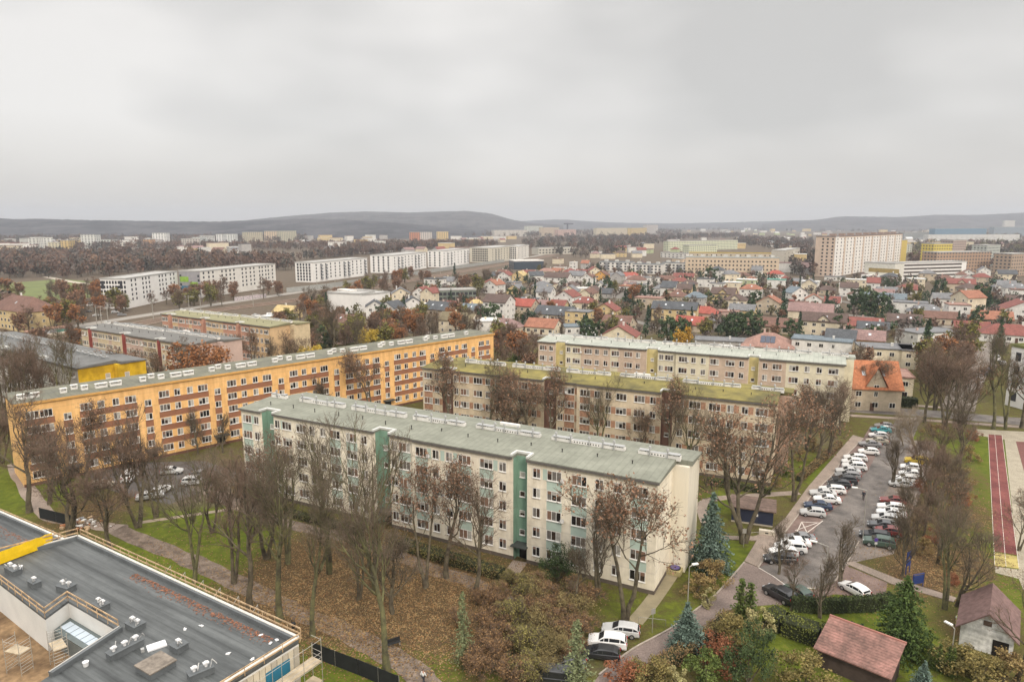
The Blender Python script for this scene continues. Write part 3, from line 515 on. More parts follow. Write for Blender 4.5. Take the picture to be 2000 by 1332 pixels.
def slab_block(name, label, A, angle, wallm, panelm, stairm, roofm, style, z0=0.0, H=15.45, gablem=None, rng=0, chim=True, floors=5, group=None, fascia=None, keepx=0.0, pscale=1.0, detail=True):
    root = thing(name, label, 'apartment block', (A[0], A[1], z0), angle, group); r = random.Random(rng)
    fascia = fascia or mat('dark_fascia', (0.12, 0.11, 0.10), 0.8, 0.15, 2)
    s = pscale; Lx = 76.3 * s; st = [(a * s, b * s) for a, b in STAIRS]; mid = 37.8 * s; f0 = 0.55; yb = 7.8
    mb = MB(); xs = [0.0]
    for a, b in st: xs += [a, b]
    xs.append(Lx)
    segs = [(xs[i], xs[i + 1]) for i in range(0, len(xs), 2)]
    for a, b in segs:
        if a < mid < b: mb.box(a, mid, f0, yb, 0, H, 0, skip='bt'); mb.box(mid, b, 0, yb, 0, H, 0, skip='bt')
        else: mb.box(a, b, f0 if b <= mid else 0, yb, 0, H, 0, skip='bt')
    mb.box(2.2, Lx + 2.2, yb, 14.4, 0, H, 2 if gablem else 0, skip='b')
    # painted panels between or below windows, set 12 mm proud
    def yf(x): return f0 if x < mid else 0.0
    rows = [2.2 + 2.93 * i - 0.72 for i in range(floors)]
    for c in PLAN:
        if c == 'R': continue
        x = c[0] * s; w = 2.2 if c[1] == 2 else 1.15; y = yf(x)
        for i, z in enumerate(rows):
            if style == 'teal' and (c[1] == 2 and c[0] not in (11.1, 14.4)):
                if i > 0: mb.box(x - w / 2 - 0.05, x + w / 2 + 0.05, y - 0.012, y + 0.01, rows[i - 1] + 1.45, z - 0.1, 1)
            if style == 'brown' and not (int(c[0] / 8) + i) % 5 == 4:
                mb.box(x + w / 2 + 0.02, x + w / 2 + 0.95, y - 0.012, y + 0.01, z, z + 1.4, 1)
                if c[0] in (1.5, 36.0, 39.6) and i > 0: mb.box(x - w / 2, x + w / 2, y - 0.012, y + 0.01, rows[i - 1] + 1.45, z - 0.1, 1)
            if style == 'patch' and 8.5 < c[0] < 29 and i == 0 and c[1] == 2: pass
    if style == 'teal':
        for x in (41.0, 43.4, 45.7, 52.5, 60.4, 2.8, 10.0): mb.box(x * s - 0.35, x * s + 0.35, yf(x * s) - 0.012, yf(x * s) + 0.01, rows[-1] - 0.1, rows[-1] + 1.5, 1)
    if style == 'patch':
        for a, b in ((0.05, 5.1), (12.4, 20.5), (22.6, 30.2), (46, 55.3), (57.7, 63.8)): mb.box(a * s, b * s, yf(a * s + .1) - 0.012, yf(a * s + .1) + 0.01, 0.6, H - 0.05, 1)
    for x, yy in ((mid - 0.09, f0), (Lx * 0.62, 0)): pass
    wall = mb.build('wall', [wallm, panelm, gablem or wallm], root)
    pl = MB()
    for a, b in segs:
        for p, q in (((a, min(b, mid)), f0), ((max(a, mid), b), 0.0)):
            if p[1] - p[0] > 0.1: pl.box(p[0] - 0.03, p[1] + 0.03, q - 0.05, q + 0.2, 0, 0.55, 0)
    pl.box(Lx - 0.2, Lx + 0.05, 0.2, yb, 0, 0.55); pl.build('plinth', mat('dark_plinth', (0.13, 0.105, 0.085), 0.9), root)
    # stairwell recesses
    for a, b in st:
        sw = MB(); y = yf((a + b) / 2) + 1.15; sw.box(a, b, y, y + 0.2, 0, H + 0.1, 0, skip='b'); sw.box(a, a + 0.02, y - 1.16, y, 0, H, 0); sw.box(b - 0.02, b, y - 1.16, y, 0, H, 0)
        o = sw.build('stairwell', stairm, root)
        for i in range(4):
            add_window(o, a + (b - a) * 0.42, y, 3.6 + 2.93 * i, 0, 0.8, 0.85, 1, i + 3)
        cn = MB(); cn.box(a - 0.15, b + 0.15, y - 1.9, y, 2.35, 2.5); cn.build('canopy', mat('dark_canopy', (0.06, 0.065, 0.06), 0.8), o)
        dr = MB(); dr.box(a + 0.15, a + 0.45, y - 0.06, y, 0, 2.3, 0); dr.box(b - 0.45, b - 0.15, y - 0.06, y, 0, 2.3, 0); dr.box(a + 0.45, b - 0.45, y - 0.05, y, 0, 2.2, 1); dr.build('door', [stairm, GLASS[0]], o)
    # roof: two slopes meeting at the chimney line, front edge cut back at the stairwells
    rf = MB(); zt = H + 0.05
    def slope(x0, x1, y0, y1, za, zb, up=0.0): rf.xprism([(y0, zt), (y1, zt), (y1, zb + up), (y0, za + up)][::1], x0, x1, 0)
    ridge = H + 0.72
    def zat(y, yf0): return zt + 0.18 + (ridge - zt - 0.18) * (y - yf0) / (yb + 0.6 - yf0)
    cuts = [-0.3] + [v for a, b in st for v in (a, b)] + [Lx + 0.3]
    for i in range(len(cuts) - 1):
        a, b = cuts[i], cuts[i + 1]; inst = i % 2 == 1
        for p, q, yy, up in ((a, min(b, mid), f0, 0.0), (max(a, mid), b, 0.0, 0.14)):
            if q - p < 0.05: continue
            ys = yy + (1.2 if inst else -0.35); rf.xprism([(ys, zt), (yb + 0.6, zt), (yb + 0.6, ridge + up), (ys, zat(ys, yy - 0.35) + up)], p, q, 0)
    rf.xprism([(yb + 0.6, zt), (14.8, zt), (14.8, zt + 0.16), (yb + 0.6, ridge)], 1.8, Lx + 2.5, 0)
    roof = rf.build('roof', roofm, root)
    fs = MB()
    for a, b in segs:
        for p, q in (((a - (0.3 if a == 0 else 0), min(b, mid)), f0), ((max(a, mid), b + (0.3 if b == Lx else 0)), 0.0)):
            if p[1] - p[0] > 0.1: fs.box(p[0], p[1], q - 0.42, q - 0.355, zt - 0.12, zt + 0.2)
    fs.build('gutter', fascia, roof)
    for a, b in st:
        y = yf((a + b) / 2); up = 0.14 if a > mid else 0; fl = MB(); fl.prism([(a - .3, y - .45), (a, y - .45), (a, y + 1.25), (b, y + 1.25), (b, y - .45), (b + .3, y - .45), (b + .3, y + 1.6), (a - .3, y + 1.6)], zt + .26 + up, zt + .56 + up)
        fl.build('flashing', mat('pale_sheet_metal', (0.6, 0.6, 0.57), 0.5, 0.1), roof)
    if chim:
        for i, (a, b) in enumerate([(-0.5, 3.8), (7.3, 17.7), (19.5, 31.0), (32.6, 42.6), (44.6, 55.8), (57.8, 69.2), (71.2, 77.2)]):
            chimney_row(roof, max(a, 0.2) * s, min(b * s, Lx + 1), yb - 0.2 + (0.3 if i > 3 else 0), ridge - 0.15, pipes=detail, seed=i)
        for i in range(14):
            v = MB(); x = (4 + i * 5.2) * s; y = 3.6 + r.random(); v.tube((x, y, zt + 0.3), (x, y, zt + 0.95), 0.07, n=6); v.tube((x, y, zt + 0.95), (x, y, zt + 1.05), 0.13, 0.1, n=6); v.build('vent_pipe', SLOT, roof)
        hb = MB(); hb.box(46.5 * s, 50.0 * s, 12.4, 13.0, zt + 0.2, zt + 0.75); hb.build('roof_hatch', WHITEW, roof)
    ws = []
    for c in PLAN:
        if c == 'R': continue
        x = c[0] * s
        for i, z in enumerate(rows): ws.append((x, yf(x), z, 2.1 if c[1] == 2 else 1.1, 1.42, 3 if c[1] == 2 else 2, r.randint(0, 13)))
    if keepx: ws.sort(key=lambda q: abs(q[0] - keepx))
    for q in ws[:86]: add_window(root, q[0], q[1], q[2], 0, q[3], q[4], q[5], q[6])
    windows_rest(root, ws[86:])
    for k in range(11):
        c = r.choice([c for c in PLAN if c != 'R']); m = MB(); m.tube((0, 0, 0), (0, -.35, 0), .02, n=5); m.tube((0, -.35, .05), (.05, -.42, .08), .33, .30, n=14); m.build('satellite_dish', mat('dish_grey', (0.45, 0.44, 0.42), .6), root, (c[0] * s + 1.35, yf(c[0] * s), r.choice(rows) + .3))
    return root
RF = lambda n, c, v=0.12, c2=None: mat(n, c, 0.9, v, 0.25, c2, fine=1.5, wave=('X', 1.0, 0.86, 0.12))
# green and cream block in front
a27 = ang((-49, 118.3), (18.7, 83.2))
GREEN = slab_block('apartment_block', 'cream block with teal panels, green stairwells and pale green felt roof', (-49.0, 118.3), a27, mat('cream_render', (0.76, 0.68, 0.54), 0.9, 0.07, 0.9, (0.80, 0.73, 0.60), fine=1.2, stretch=(1, 1, .12), wave=('Z', 2.93, 0.9, .03)), mat('pale_teal_paint', (0.46, 0.56, 0.49), 0.85, 0.08, 0.4), mat('sea_green_paint', (0.20, 0.32, 0.24), 0.8, 0.12, 0.3), RF('green_felt_roof', (0.20, 0.205, 0.165), 0.08, (0.235, 0.24, 0.195)), 'teal', gablem=mat('ivory_gable', (0.74, 0.68, 0.56), 0.9, 0.06, 0.9, stretch=(1, 1, .1)), rng=3, keepx=76)
FRb = (49.0, 120.97); FLb = at(822.5, 718, 15.7)
MOSS = slab_block('apartment_block', 'beige block with orange brown panels under a moss covered roof', FLb, ang(FLb, FRb), mat('beige_render', (0.64, 0.53, 0.385), 0.9, 0.1, 0.9, fine=1.2, stretch=(1, 1, .12), wave=('Z', 2.93, 0.9, .03)), mat('orange_brown_paint', (0.42, 0.235, 0.15), 0.9, 0.12, 0.6, fine=2), mat('brown_stairwell', (0.23, 0.13, 0.095), 0.9, 0.12, 0.4), mat('mossy_roof', (0.13, 0.115, 0.05), 0.95, 0.2, 0.16, (0.215, 0.18, 0.055), fine=0.9, bump=0.4), 'brown', gablem=mat('brown_gable', (0.36, 0.25, 0.19), 0.9, 0.08, 0.3), rng=5, keepx=76)
G1, G2 = at(1050, 668, 15.5), at(1637, 713, 15.5)
GREY = slab_block('apartment_block', 'pale yellow and salmon block with light grey roof before the red roofed houses', G1, ang(G1, G2), mat('pale_yellow_render', (0.66, 0.60, 0.45), 0.9, 0.08, 0.25, fine=1.2), mat('salmon_render', (0.53, 0.41, 0.315), 0.9, 0.1, 0.3, fine=1.2), mat('yellow_stairwell', (0.58, 0.49, 0.24), 0.9, 0.1), RF('light_grey_felt_roof', (0.32, 0.335, 0.29), 0.08, (0.37, 0.38, 0.33)), 'patch', gablem=mat('pale_yellow_gable', (0.66, 0.60, 0.45), 0.9), rng=9, keepx=50, pscale=1.02)
P1 = at(155, 641, 15.5)
PINK = slab_block('apartment_block', 'pink and cream block with red stairwell strips and dark grey roof', P1, R(-32.2), mat('pale_pink_render', (0.52, 0.39, 0.34), 0.9, 0.1, 0.25), mat('soft_cream_render', (0.57, 0.48, 0.34), 0.9, 0.1), mat('brick_red_paint', (0.30, 0.085, 0.07), 0.9), RF('dark_grey_felt_roof', (0.155, 0.15, 0.14), 0.12), 'patch', rng=12, keepx=30, detail=False, pscale=.775)
Q1_, Q2_ = at(313, 614, 15.5), at(527, 640, 15.5)
PEACH = slab_block('apartment_block', 'peach and salmon block with olive roof near the railway', Q1_, ang(Q1_, Q2_), mat('peach_render', (0.60, 0.42, 0.24), 0.9, 0.1, 0.25), mat('salmon_patch', (0.50, 0.27, 0.19), 0.9, 0.1), mat('salmon_patch2', (0.48, 0.27, 0.2), 0.9), RF('olive_felt_roof', (0.24, 0.225, 0.13), 0.12), 'patch', gablem=mat('sand_gable', (0.58, 0.47, 0.31), 0.9), rng=14, keepx=60, pscale=math.hypot(Q2_[0] - Q1_[0], Q2_[1] - Q1_[1]) / 76.3, detail=False)
Y2 = at(151, 721, 15.5); Y1 = (Y2[0] - 76.3 * math.cos(R(34.3)), Y2[1] + 76.3 * math.sin(R(34.3)))
MUST = mat('mustard_gable', (0.50, 0.31, 0.012), 0.9, 0.16, 0.35, (0.60, 0.39, 0.02), fine=1.0)
YEL = slab_block('apartment_block', 'grey block with mustard yellow gable end and many roof vents', Y1, R(-34.3), mat('light_grey_render', (0.50, 0.47, 0.43), 0.9, 0.1, 0.25), mat('grey_patch', (0.46, 0.43, 0.39), 0.9, 0.1), mat('grey_stair', (0.36, 0.33, 0.3), 0.9), RF('slate_felt_roof', (0.15, 0.15, 0.145), 0.15), 'none', gablem=MUST, rng=17, keepx=70, chim=False)
gb = MB(); gb.box(76.31, 76.36, 0, 7.8, 0, 15.4); gb.build('gable_panel', MUST, YEL)
for y, z in ((6.4, 12.2), (6.4, 8.0)): add_window(YEL, 76.37, y, z, R(90), 1.0, 1.2, 1, 2)
for y, z in ((9.8, 12.2), (9.8, 8.0)): add_window(YEL, 78.51, y, z, R(90), 1.0, 1.2, 1, 2)
yr = [c for c in YEL.children if c.name.startswith('roof')][0]
for i in range(24):
    m_ = MB(); x = 1.5 + i * 3.05; m_.box(x, x + 2.0, 7.3, 8.2, 15.9, 16.7, 0); m_.box(x - 0.05, x + 2.05, 7.2, 8.3, 16.75, 16.82, 1)
    for k in range(3): m_.tube((x + 0.4 + k * 0.6, 7.7, 16.6), (x + 0.4 + k * 0.6, 7.7, 17.4), 0.14, n=6, m=1)
    m_.build('roof_vent', [mat('vent_grey', (0.27, 0.28, 0.28), 0.7), METAL], yr)

# ------------------------------------------------------------------ orange block
OA, OB = (-90.4, 120.2), (-5.8, 200.8); oa = ang(OA, OB); OL = 117.2; OH = 16.0
ORANGE = thing('apartment_block', 'long orange block with brown bands between its windows', 'apartment block', (*OA, 0), oa)
OM = mat('orange_render', (0.76, 0.44, 0.17), 0.9, 0.09, 0.9, (0.82, 0.50, 0.21), fine=1.0, stretch=(1, 1, .12), wave=('Z', 2.85, 0.9, .03)); OBR = mat('russet_band', (0.30, 0.135, 0.075), 0.9, 0.12, 0.5)
mb = MB(); mb.box(0, OL, 0, 11.0, 0, OH - 0.3, 0, skip='b'); k_ = 0.984
groups = []; x = 11.3
secs = [(11.3, 19.2, 22.4), (25.6, 33.5, 36.6), (39.8, 48.0, 51.4), (54.6, 62.6, 66.0), (69.6, 77.6, 80.9), (84.3, 92.6, 95.9), (99.3, 107.6, 111.0)]
rowz = [1.4, 4.25, 7.1, 9.95, 12.8]; ow = []
cols = [(2.5, 2), (4.7, 2), (114.2, 2), (117.0, 1)]; bands = [(1.2, 6.0), (113.0, 117.9)]; strs = [8.1]
for a, b, st_ in secs:
    cols += [(a, 2), (a + (b - a) * 0.33, 1), (a + (b - a) * 0.66, 1), (b, 2)]; bands.append((a - 1.2, b + 1.2)); strs.append(st_)
for a, b in bands:
    for z in rowz[1:]: mb.box(a * k_, min(b * k_, OL - 0.3), -0.015, 0.01, z - 1.35, z - 0.12, 1)
for s_ in strs:
    for z in (3.0, 5.85, 8.7): mb.box(s_ * k_ - 0.75, s_ * k_ + 0.75, -0.015, 0.01, z + 1.35, z + 2.75, 1)
mb.build('wall', [OM, OBR], ORANGE)
p_ = MB(); p_.box(-0.03, OL + 0.03, -0.06, 0.3, 0, 0.6); p_.build('plinth', mat('brown_plinth', (0.14, 0.07, 0.045), 0.9), ORANGE)
rr_ = MB(); rr_.xprism([(-0.3, OH - 0.3), (11.3, OH - 0.3), (11.3, OH), (5.5, OH + 0.06), (-0.3, OH)], -0.3, OL + 0.3); oroof = rr_.build('roof', RF('dark_olive_felt_roof', (0.14, 0.14, 0.115), 0.15, (0.17, 0.165, 0.12)), ORANGE)
g_ = MB(); g_.box(-0.3, OL + 0.3, -0.38, -0.305, OH - 0.42, OH + 0.03); g_.build('gutter', mat('amber_fascia', (0.6, 0.33, 0.1), 0.8), oroof)
def small_stack(x, y, w):
    m_ = MB(); z = OH - 0.1; m_.box(x, x + w, y, y + 0.7, z, z + 0.8, 0); m_.box(x - 0.08, x + w + 0.08, y - 0.08, y + .78, z + 1.0, z + 1.06, 0)
    for i in range(int(w / 0.5) + 1): m_.box(x + 0.02 + i * (w - 0.18) / max(1, int(w / 0.5)), x + 0.15 + i * (w - 0.18) / max(1, int(w / 0.5)), y + 0.03, y + 0.67, z + 0.8, z + 1.0, 0)
    m_.box(x + 0.15, x + w - 0.15, y - 0.005, y + 0.05, z + 0.6, z + 0.74, 1); m_.build('chimney_stack', [WHITEW, SLOT], oroof)
for a, b, st_ in [(-2.9, 4.9, 8.1)] + secs:
    small_stack(max(0.8, (a + 2.6) * k_), 3.0, 2.1); small_stack((a + 5.2) * k_, 3.0, 2.1); small_stack((st_ - 0.2) * k_, 3.2, 1.1); small_stack((st_ + 2.0) * k_, 5.2, 1.1) if st_ < 105 else None; small_stack((st_ + 3.4) * k_, 3.2, 1.1) if st_ < 108 else None
for c, n in cols:
    for i, z in enumerate(rowz): ow.append((c * k_ - (0.3 if c > 116 else 0), 0.0, z, 1.95 if n == 2 else 1.1, 1.4, 3 if n == 2 else 2, random.randint(0, 13)))
for s_ in strs:
    for i, z in enumerate((3.0, 5.85, 8.7, 11.55)): ow.append((s_ * k_, 0.0, z, 1.2, 1.3, 2, random.randint(0, 13)))
ow.sort(key=lambda q: q[0])
for q in ow[:96]: add_window(ORANGE, q[0], q[1], q[2], 0, q[3], q[4], q[5], q[6])
windows_rest(ORANGE, ow[96:])
for s_ in strs:   # entrances
    e = MB(); x = s_ * k_; e.box(x - 1.5, x + 1.5, -1.6, 0, 2.3, 2.5, 0); e.box(x - 0.9, x + 0.9, -0.05, 0, 0, 2.2, 1); e.build('entrance', [mat('dark_canopy', (0.06, 0.065, 0.06)), GLASS[0]], ORANGE)

# ------------------------------------------------------------------ school under construction, bottom left
SO = at(153, 1052, 10.0); SA = R(-31.9)
def LC(px, py, z=10.0):
    x, y = at(px, py, z); dx, dy = x - SO[0], y - SO[1]; c, s = math.cos(-SA), math.sin(-SA); return (dx * c - dy * s, dx * s + dy * c)
def ccw(P): return P if sum(P[i][0] * P[(i + 1) % len(P)][1] - P[(i + 1) % len(P)][0] * P[i][1] for i in range(len(P))) > 0 else P[::-1]
SCH = thing('school_building', 'white building under construction with dark felt roof and timber guard rails', 'building', (*SO, 0), SA)
FELT = mat('new_dark_felt', (0.058, 0.063, 0.064), 0.55, 0.16, 0.5, (0.105, 0.112, 0.112), fine=1.2, spec=0.35, wave=('Y', 1.0, 0.8, 0.09), stretch=(0.12, 1.6, 1)); FELT2 = mat('felt_upstand', (0.12, 0.13, 0.135), 0.6, 0.12, 0.6)
PLAS = mat('white_plaster_boards', (0.66, 0.65, 0.62), 0.85, 0.05, 0.4); TIMB = mat('raw_timber', (0.40, 0.27, 0.16), 0.85, 0.22, 1.5, (0.5, 0.36, 0.22)); STEEL = mat('scaffold_steel', (0.40, 0.38, 0.34), 0.5, 0.1, 2, metal=0.3)
main = [LC(*p) for p in [(153, 1052), (583, 1252), (455, 1332), (300, 1429), (60, 1343), (95, 1320), (192, 1256), (232, 1230), (133, 1173), (88, 1206), (-45, 1104)]]
w_ = MB(); mp_ = ccw(main); w_.prism(mp_, 0.0, 9.75, 0); wobj = w_.build('wall', PLAS, SCH)
r_ = MB(); r_.prism(mp_, 9.75, 10.0, 0); sroof = r_.build('roof', FELT, SCH)
def rail_run(a, b, z, parent, name='guard_rail', h=1.05, wood=True):
    m = MB(); dx, dy = b[0] - a[0], b[1] - a[1]; ln = math.hypot(dx, dy); n = max(1, int(ln / 1.8)); c, s = dx / ln, dy / ln
    for i in range(n + 1):
        x, y = a[0] + dx * i / n, a[1] + dy * i / n; m.tube((x, y, z), (x, y, z + h), 0.035, n=5)
    for zz in (z + h * 0.5, z + h):
        m.q([(a[0] - s * .03, a[1] + c * .03, zz - 0.05), (b[0] - s * .03, b[1] + c * .03, zz - 0.08), (b[0] - s * .03, b[1] + c * .03, zz + 0.06), (a[0] - s * .03, a[1] + c * .03, zz + 0.06)])
        m.q([(a[0] + s * .03, a[1] - c * .03, zz - 0.08), (a[0] + s * .03, a[1] - c * .03, zz + 0.06), (b[0] + s * .03, b[1] - c * .03, zz + 0.06), (b[0] + s * .03, b[1] - c * .03, zz - 0.08)])
        m.q([(a[0] - s * .03, a[1] + c * .03, zz + 0.06), (b[0] - s * .03, b[1] + c * .03, zz + 0.06), (b[0] + s * .03, b[1] - c * .03, zz + 0.06), (a[0] + s * .03, a[1] - c * .03, zz + 0.06)])
    return m.build(name, TIMB if wood else STEEL, parent)
def upstand(a, b, z, parent, h=0.45, w=0.4, m=None, cap=True):
    dx, dy = b[0] - a[0], b[1] - a[1]; ln = math.hypot(dx, dy); c, s = dx / ln, dy / ln; mb = MB(); P = [a, b, (b[0] + s * w, b[1] - c * w), (a[0] + s * w, a[1] - c * w)]
    mb.prism(ccw(P), z, z + h, 0); 
    if cap: P2 = [(a[0] - s * .12, a[1] + c * .12), (b[0] - s * .12, b[1] + c * .12), (b[0] + s * w * .35, b[1] - c * w * .35), (a[0] + s * w * .35, a[1] - c * w * .35)]; mb.prism(ccw(P2), z + h, z + h + 0.06, 1)
    return mb.build('parapet', [m or FELT2, mat('pale_insulation', (0.6, 0.58, 0.54), 0.8, 0.1)], parent)
Pm = main
upstand(Pm[0], Pm[1], 10.0, sroof); upstand(Pm[10], Pm[0], 10.0, sroof); upstand(Pm[1], Pm[3], 10.0, sroof)
rail_run((Pm[0][0], Pm[0][1] + .3), (Pm[1][0], Pm[1][1] + .3), 10.1, SCH); rail_run(Pm[10], Pm[0], 10.3, SCH); rail_run((Pm[1][0] + .25, Pm[1][1]), (Pm[3][0] + .25, Pm[3][1]), 10.1, SCH, h=0.8)
for i, j in ((10, 9), (9, 8), (8, 7)): rail_run(Pm[i], Pm[j], 10.0, SCH)
upstand(Pm[7], Pm[5], 10.0, sroof, w=-0.5); rail_run(Pm[6], Pm[5], 9.7, SCH, h=0.6)
# lower wing upper left with its own roof
lw = [LC(*p, 9.0) for p in [(-70, 974), (128, 1060), (150, 1064), (0, 1121), (-70, 1146)]]
m_ = MB(); m_.prism(ccw(lw), 0.0, 8.75, 0); m_.build('wall', PLAS, SCH); m_ = MB(); m_.prism(ccw(lw), 8.75, 9.0, 0); lroof = m_.build('roof', FELT, SCH); upstand(lw[0], lw[1], 9.0, lroof); rail_run((lw[0][0], lw[0][1] + .3), (lw[1][0], lw[1][1] + .3), 9.0, SCH, h=0.55)
# terrace, glass roof well
tz = 6.3; ter = [LC(*p, tz) for p in [(-80, 1190), (20, 1262), (180, 1312), (128, 1346), (60, 1420), (-120, 1420), (-160, 1300)]]
m_ = MB(); m_.prism(ccw([LC(*p, 10) for p in [(-90, 1080), (-45, 1104), (88, 1206), (133, 1173), (232, 1230), (192, 1256), (95, 1320), (60, 1343), (40, 1420), (-120, 1400)]]), 0.0, tz, 0); m_.build('terrace', mat('sandy_boards', (0.17, 0.105, 0.055), 0.95, 0.25, 0.4, (0.23, 0.15, 0.08), fine=2), SCH)
gl = [LC(*p, 8.1) for p in [(92, 1222), (134, 1198), (212, 1246), (168, 1270)]]; m_ = MB(); m_.prism(ccw(gl), tz, 8.0, 0); wl = m_.build('skylight_well', mat('grey_well', (0.16, 0.18, 0.175), 0.8), SCH)
g0, g1, g2, g3 = [np.array(p) for p in gl]; m_ = MB(); m_.prism(ccw([tuple(g0), tuple(g1), tuple(g2), tuple(g3)]), 8.0, 8.12, 1); wl2 = m_.build('glass_roof', [MATS['grey_well'], mat('dark_roof_glass', (0.10, 0.125, 0.125), 0.15, 0.1, spec=0.7)], SCH)
for i in range(6):
    f0_, f1_ = 0.2 + i * 0.13, 0.2 + i * 0.13 + 0.115
    def gp(f, h): a = g0 + (g3 * 0 + (g2 - g1)) * 0; e0 = g0 + (g3 - g0) * f; e1 = g1 + (g2 - g1) * f; return tuple(e0 + (e1 - e0) * h)
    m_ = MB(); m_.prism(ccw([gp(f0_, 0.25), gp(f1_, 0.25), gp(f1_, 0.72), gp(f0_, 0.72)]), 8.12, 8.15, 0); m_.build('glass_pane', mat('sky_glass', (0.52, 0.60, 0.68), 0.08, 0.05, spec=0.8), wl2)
# cream rim of the well
for a, b in ((0, 1), (1, 2)):
    A_, B_ = gl[a], gl[b]; m_ = MB(); dx, dy = B_[0] - A_[0], B_[1] - A_[1]; ln = math.hypot(dx, dy); c, s = dx / ln, dy / ln; P = [A_, B_, (B_[0] - s * .5, B_[1] + c * .5), (A_[0] - s * .5, A_[1] + c * .5)]
    m_.prism(ccw(P), tz, 9.6); m_.build('wall', mat('cream_blocks', (0.56, 0.5, 0.37), 0.9, 0.1, 0.6), SCH)
# end wall facade: planks of insulation, blue window
ea = Pm[1]; eb = Pm[3]; el = math.hypot(eb[0] - ea[0], eb[1] - ea[1]); er = math.atan2(eb[1] - ea[1], eb[0] - ea[0])
E = link('end_facade', None, SCH, (ea[0], ea[1], 0), er)
m_ = MB(); x = 0.1
while x < el - 0.3: m_.box(x, x + 0.55, 0.0, 0.12, 0.3, 9.6, 0 if int(x * 7) % 3 else 1); x += 0.62
m_.build('insulation_board', [mat('cream_board', (0.55, 0.49, 0.38), 0.9, 0.12, 0.8), mat('grey_board', (0.42, 0.38, 0.31), 0.9, 0.12)], E)
for x in (1.2, 5.6): m_ = MB(); m_.box(x, x + 2.6, 0.12, 0.16, 5.6, 9.0, 0); m_.build('window', mat('blue_film', (0.02, 0.16, 0.26), 0.4, 0.1, spec=0.5), E)
# scaffolding round the end corner
SC = thing('scaffolding', 'steel scaffold with plank decks round the corner of the unfinished building', 'scaffold', (*at(583, 1252, 10.0), 0), SA)
m_ = MB()
for i, x in enumerate((-2.0, 0.9, 2.2)):
    for y in (1.5,): pass
pts_ = [(0.7, 0.9), (2.0, 0.9), (0.7, -1.2), (2.0, -1.2), (0.7, -3.6), (2.0, -3.6), (0.7, -6.2), (2.0, -6.2), (0.7, -8.8), (2.0, -8.8)]
for x, y in pts_: m_.tube((x, y, 0), (x, y, 10.6 if x > 1 else 9.6), 0.03, n=5)
for z in (2.1, 4.1, 6.1, 8.1):
    for x in (0.7, 2.0): m_.tube((x, 0.9, z), (x, -8.8, z), 0.025, n=4)
    for x, y in pts_[::2]: m_.tube((0.7, y, z), (2.0, y, z), 0.025, n=4)
for z in (8.6, 9.1, 10.4): m_.tube((2.0, 0.9, z), (2.0, -8.8, z), 0.025, n=4); m_.tube((0.7, 0.9, z), (2.0, 0.9, z), 0.025, n=4)
for y in (-1.2, -6.2): m_.tube((2.0, y, 6.1), (2.0, y - 2.4, 8.1), 0.025, n=4)
m_.build('frame', STEEL, SC)
for z in (4.15, 6.15, 8.15): m_ = MB(); m_.box(0.72, 1.98, -8.8, 0.9, z, z + 0.06); m_.build('deck', mat('scaffold_planks', (0.44, 0.36, 0.25), 0.9, 0.2, 1.2), SC)
for i, px in enumerate([(330, 1118), (358, 1131), (392, 1148), (425, 1163), (460, 1180), (497, 1197)]):   # brackets outside the long edge
    q = LC(*px, 10.0); m_ = MB(); x, y = q[0], 0.95; m_.tube((x, 0.5, 0), (x, 0.5, 10.2), 0.03, n=5); m_.tube((x, 1.3, 0), (x, 1.3, 10.75), 0.03, n=5); m_.tube((x, 0.5, 10.1), (x, 1.3, 10.7), 0.03, n=5)
    for zz in (2, 4, 6, 8): m_.tube((x, 0.5, zz), (x, 1.3, zz), 0.03, n=4)
    m_.build('scaffold_frame', STEEL, SCH)
for px, rzz in (((40, 1310), 0.3), ((118, 1300), -0.2)):   # towers on the terrace
    q = at(px[0], px[1], tz); s_ = thing('scaffold_tower', 'stair scaffold tower on the sandy terrace' if px[0] == 40 else 'scaffold frame with one plank deck beside the glass roof', 'scaffold', (q[0], q[1], tz), SA + rzz)
    m_ = MB()
    for x in (-0.9, 0.9):
        for y in (-0.6, 0.6): m_.tube((x, y, 0), (x, y, 3.6), 0.03, n=5)
    for z in np.arange(0.3, 3.6, 0.33):
        for x in (-0.9, 0.9): m_.tube((x, -0.6, z), (x, 0.6, z), 0.022, n=4)
    m_.tube((-0.9, -0.6, 0.2), (0.9, -0.6, 2.2), 0.025, n=4); m_.tube((-0.9, -0.6, 3.3), (0.9, -0.6, 3.3), 0.025, n=4); m_.build('frame', STEEL, s_)
    m_ = MB(); m_.box(-0.95, 0.95, -0.55, 0.55, 2.2, 2.27); m_.build('deck', MATS['scaffold_planks'], s_)
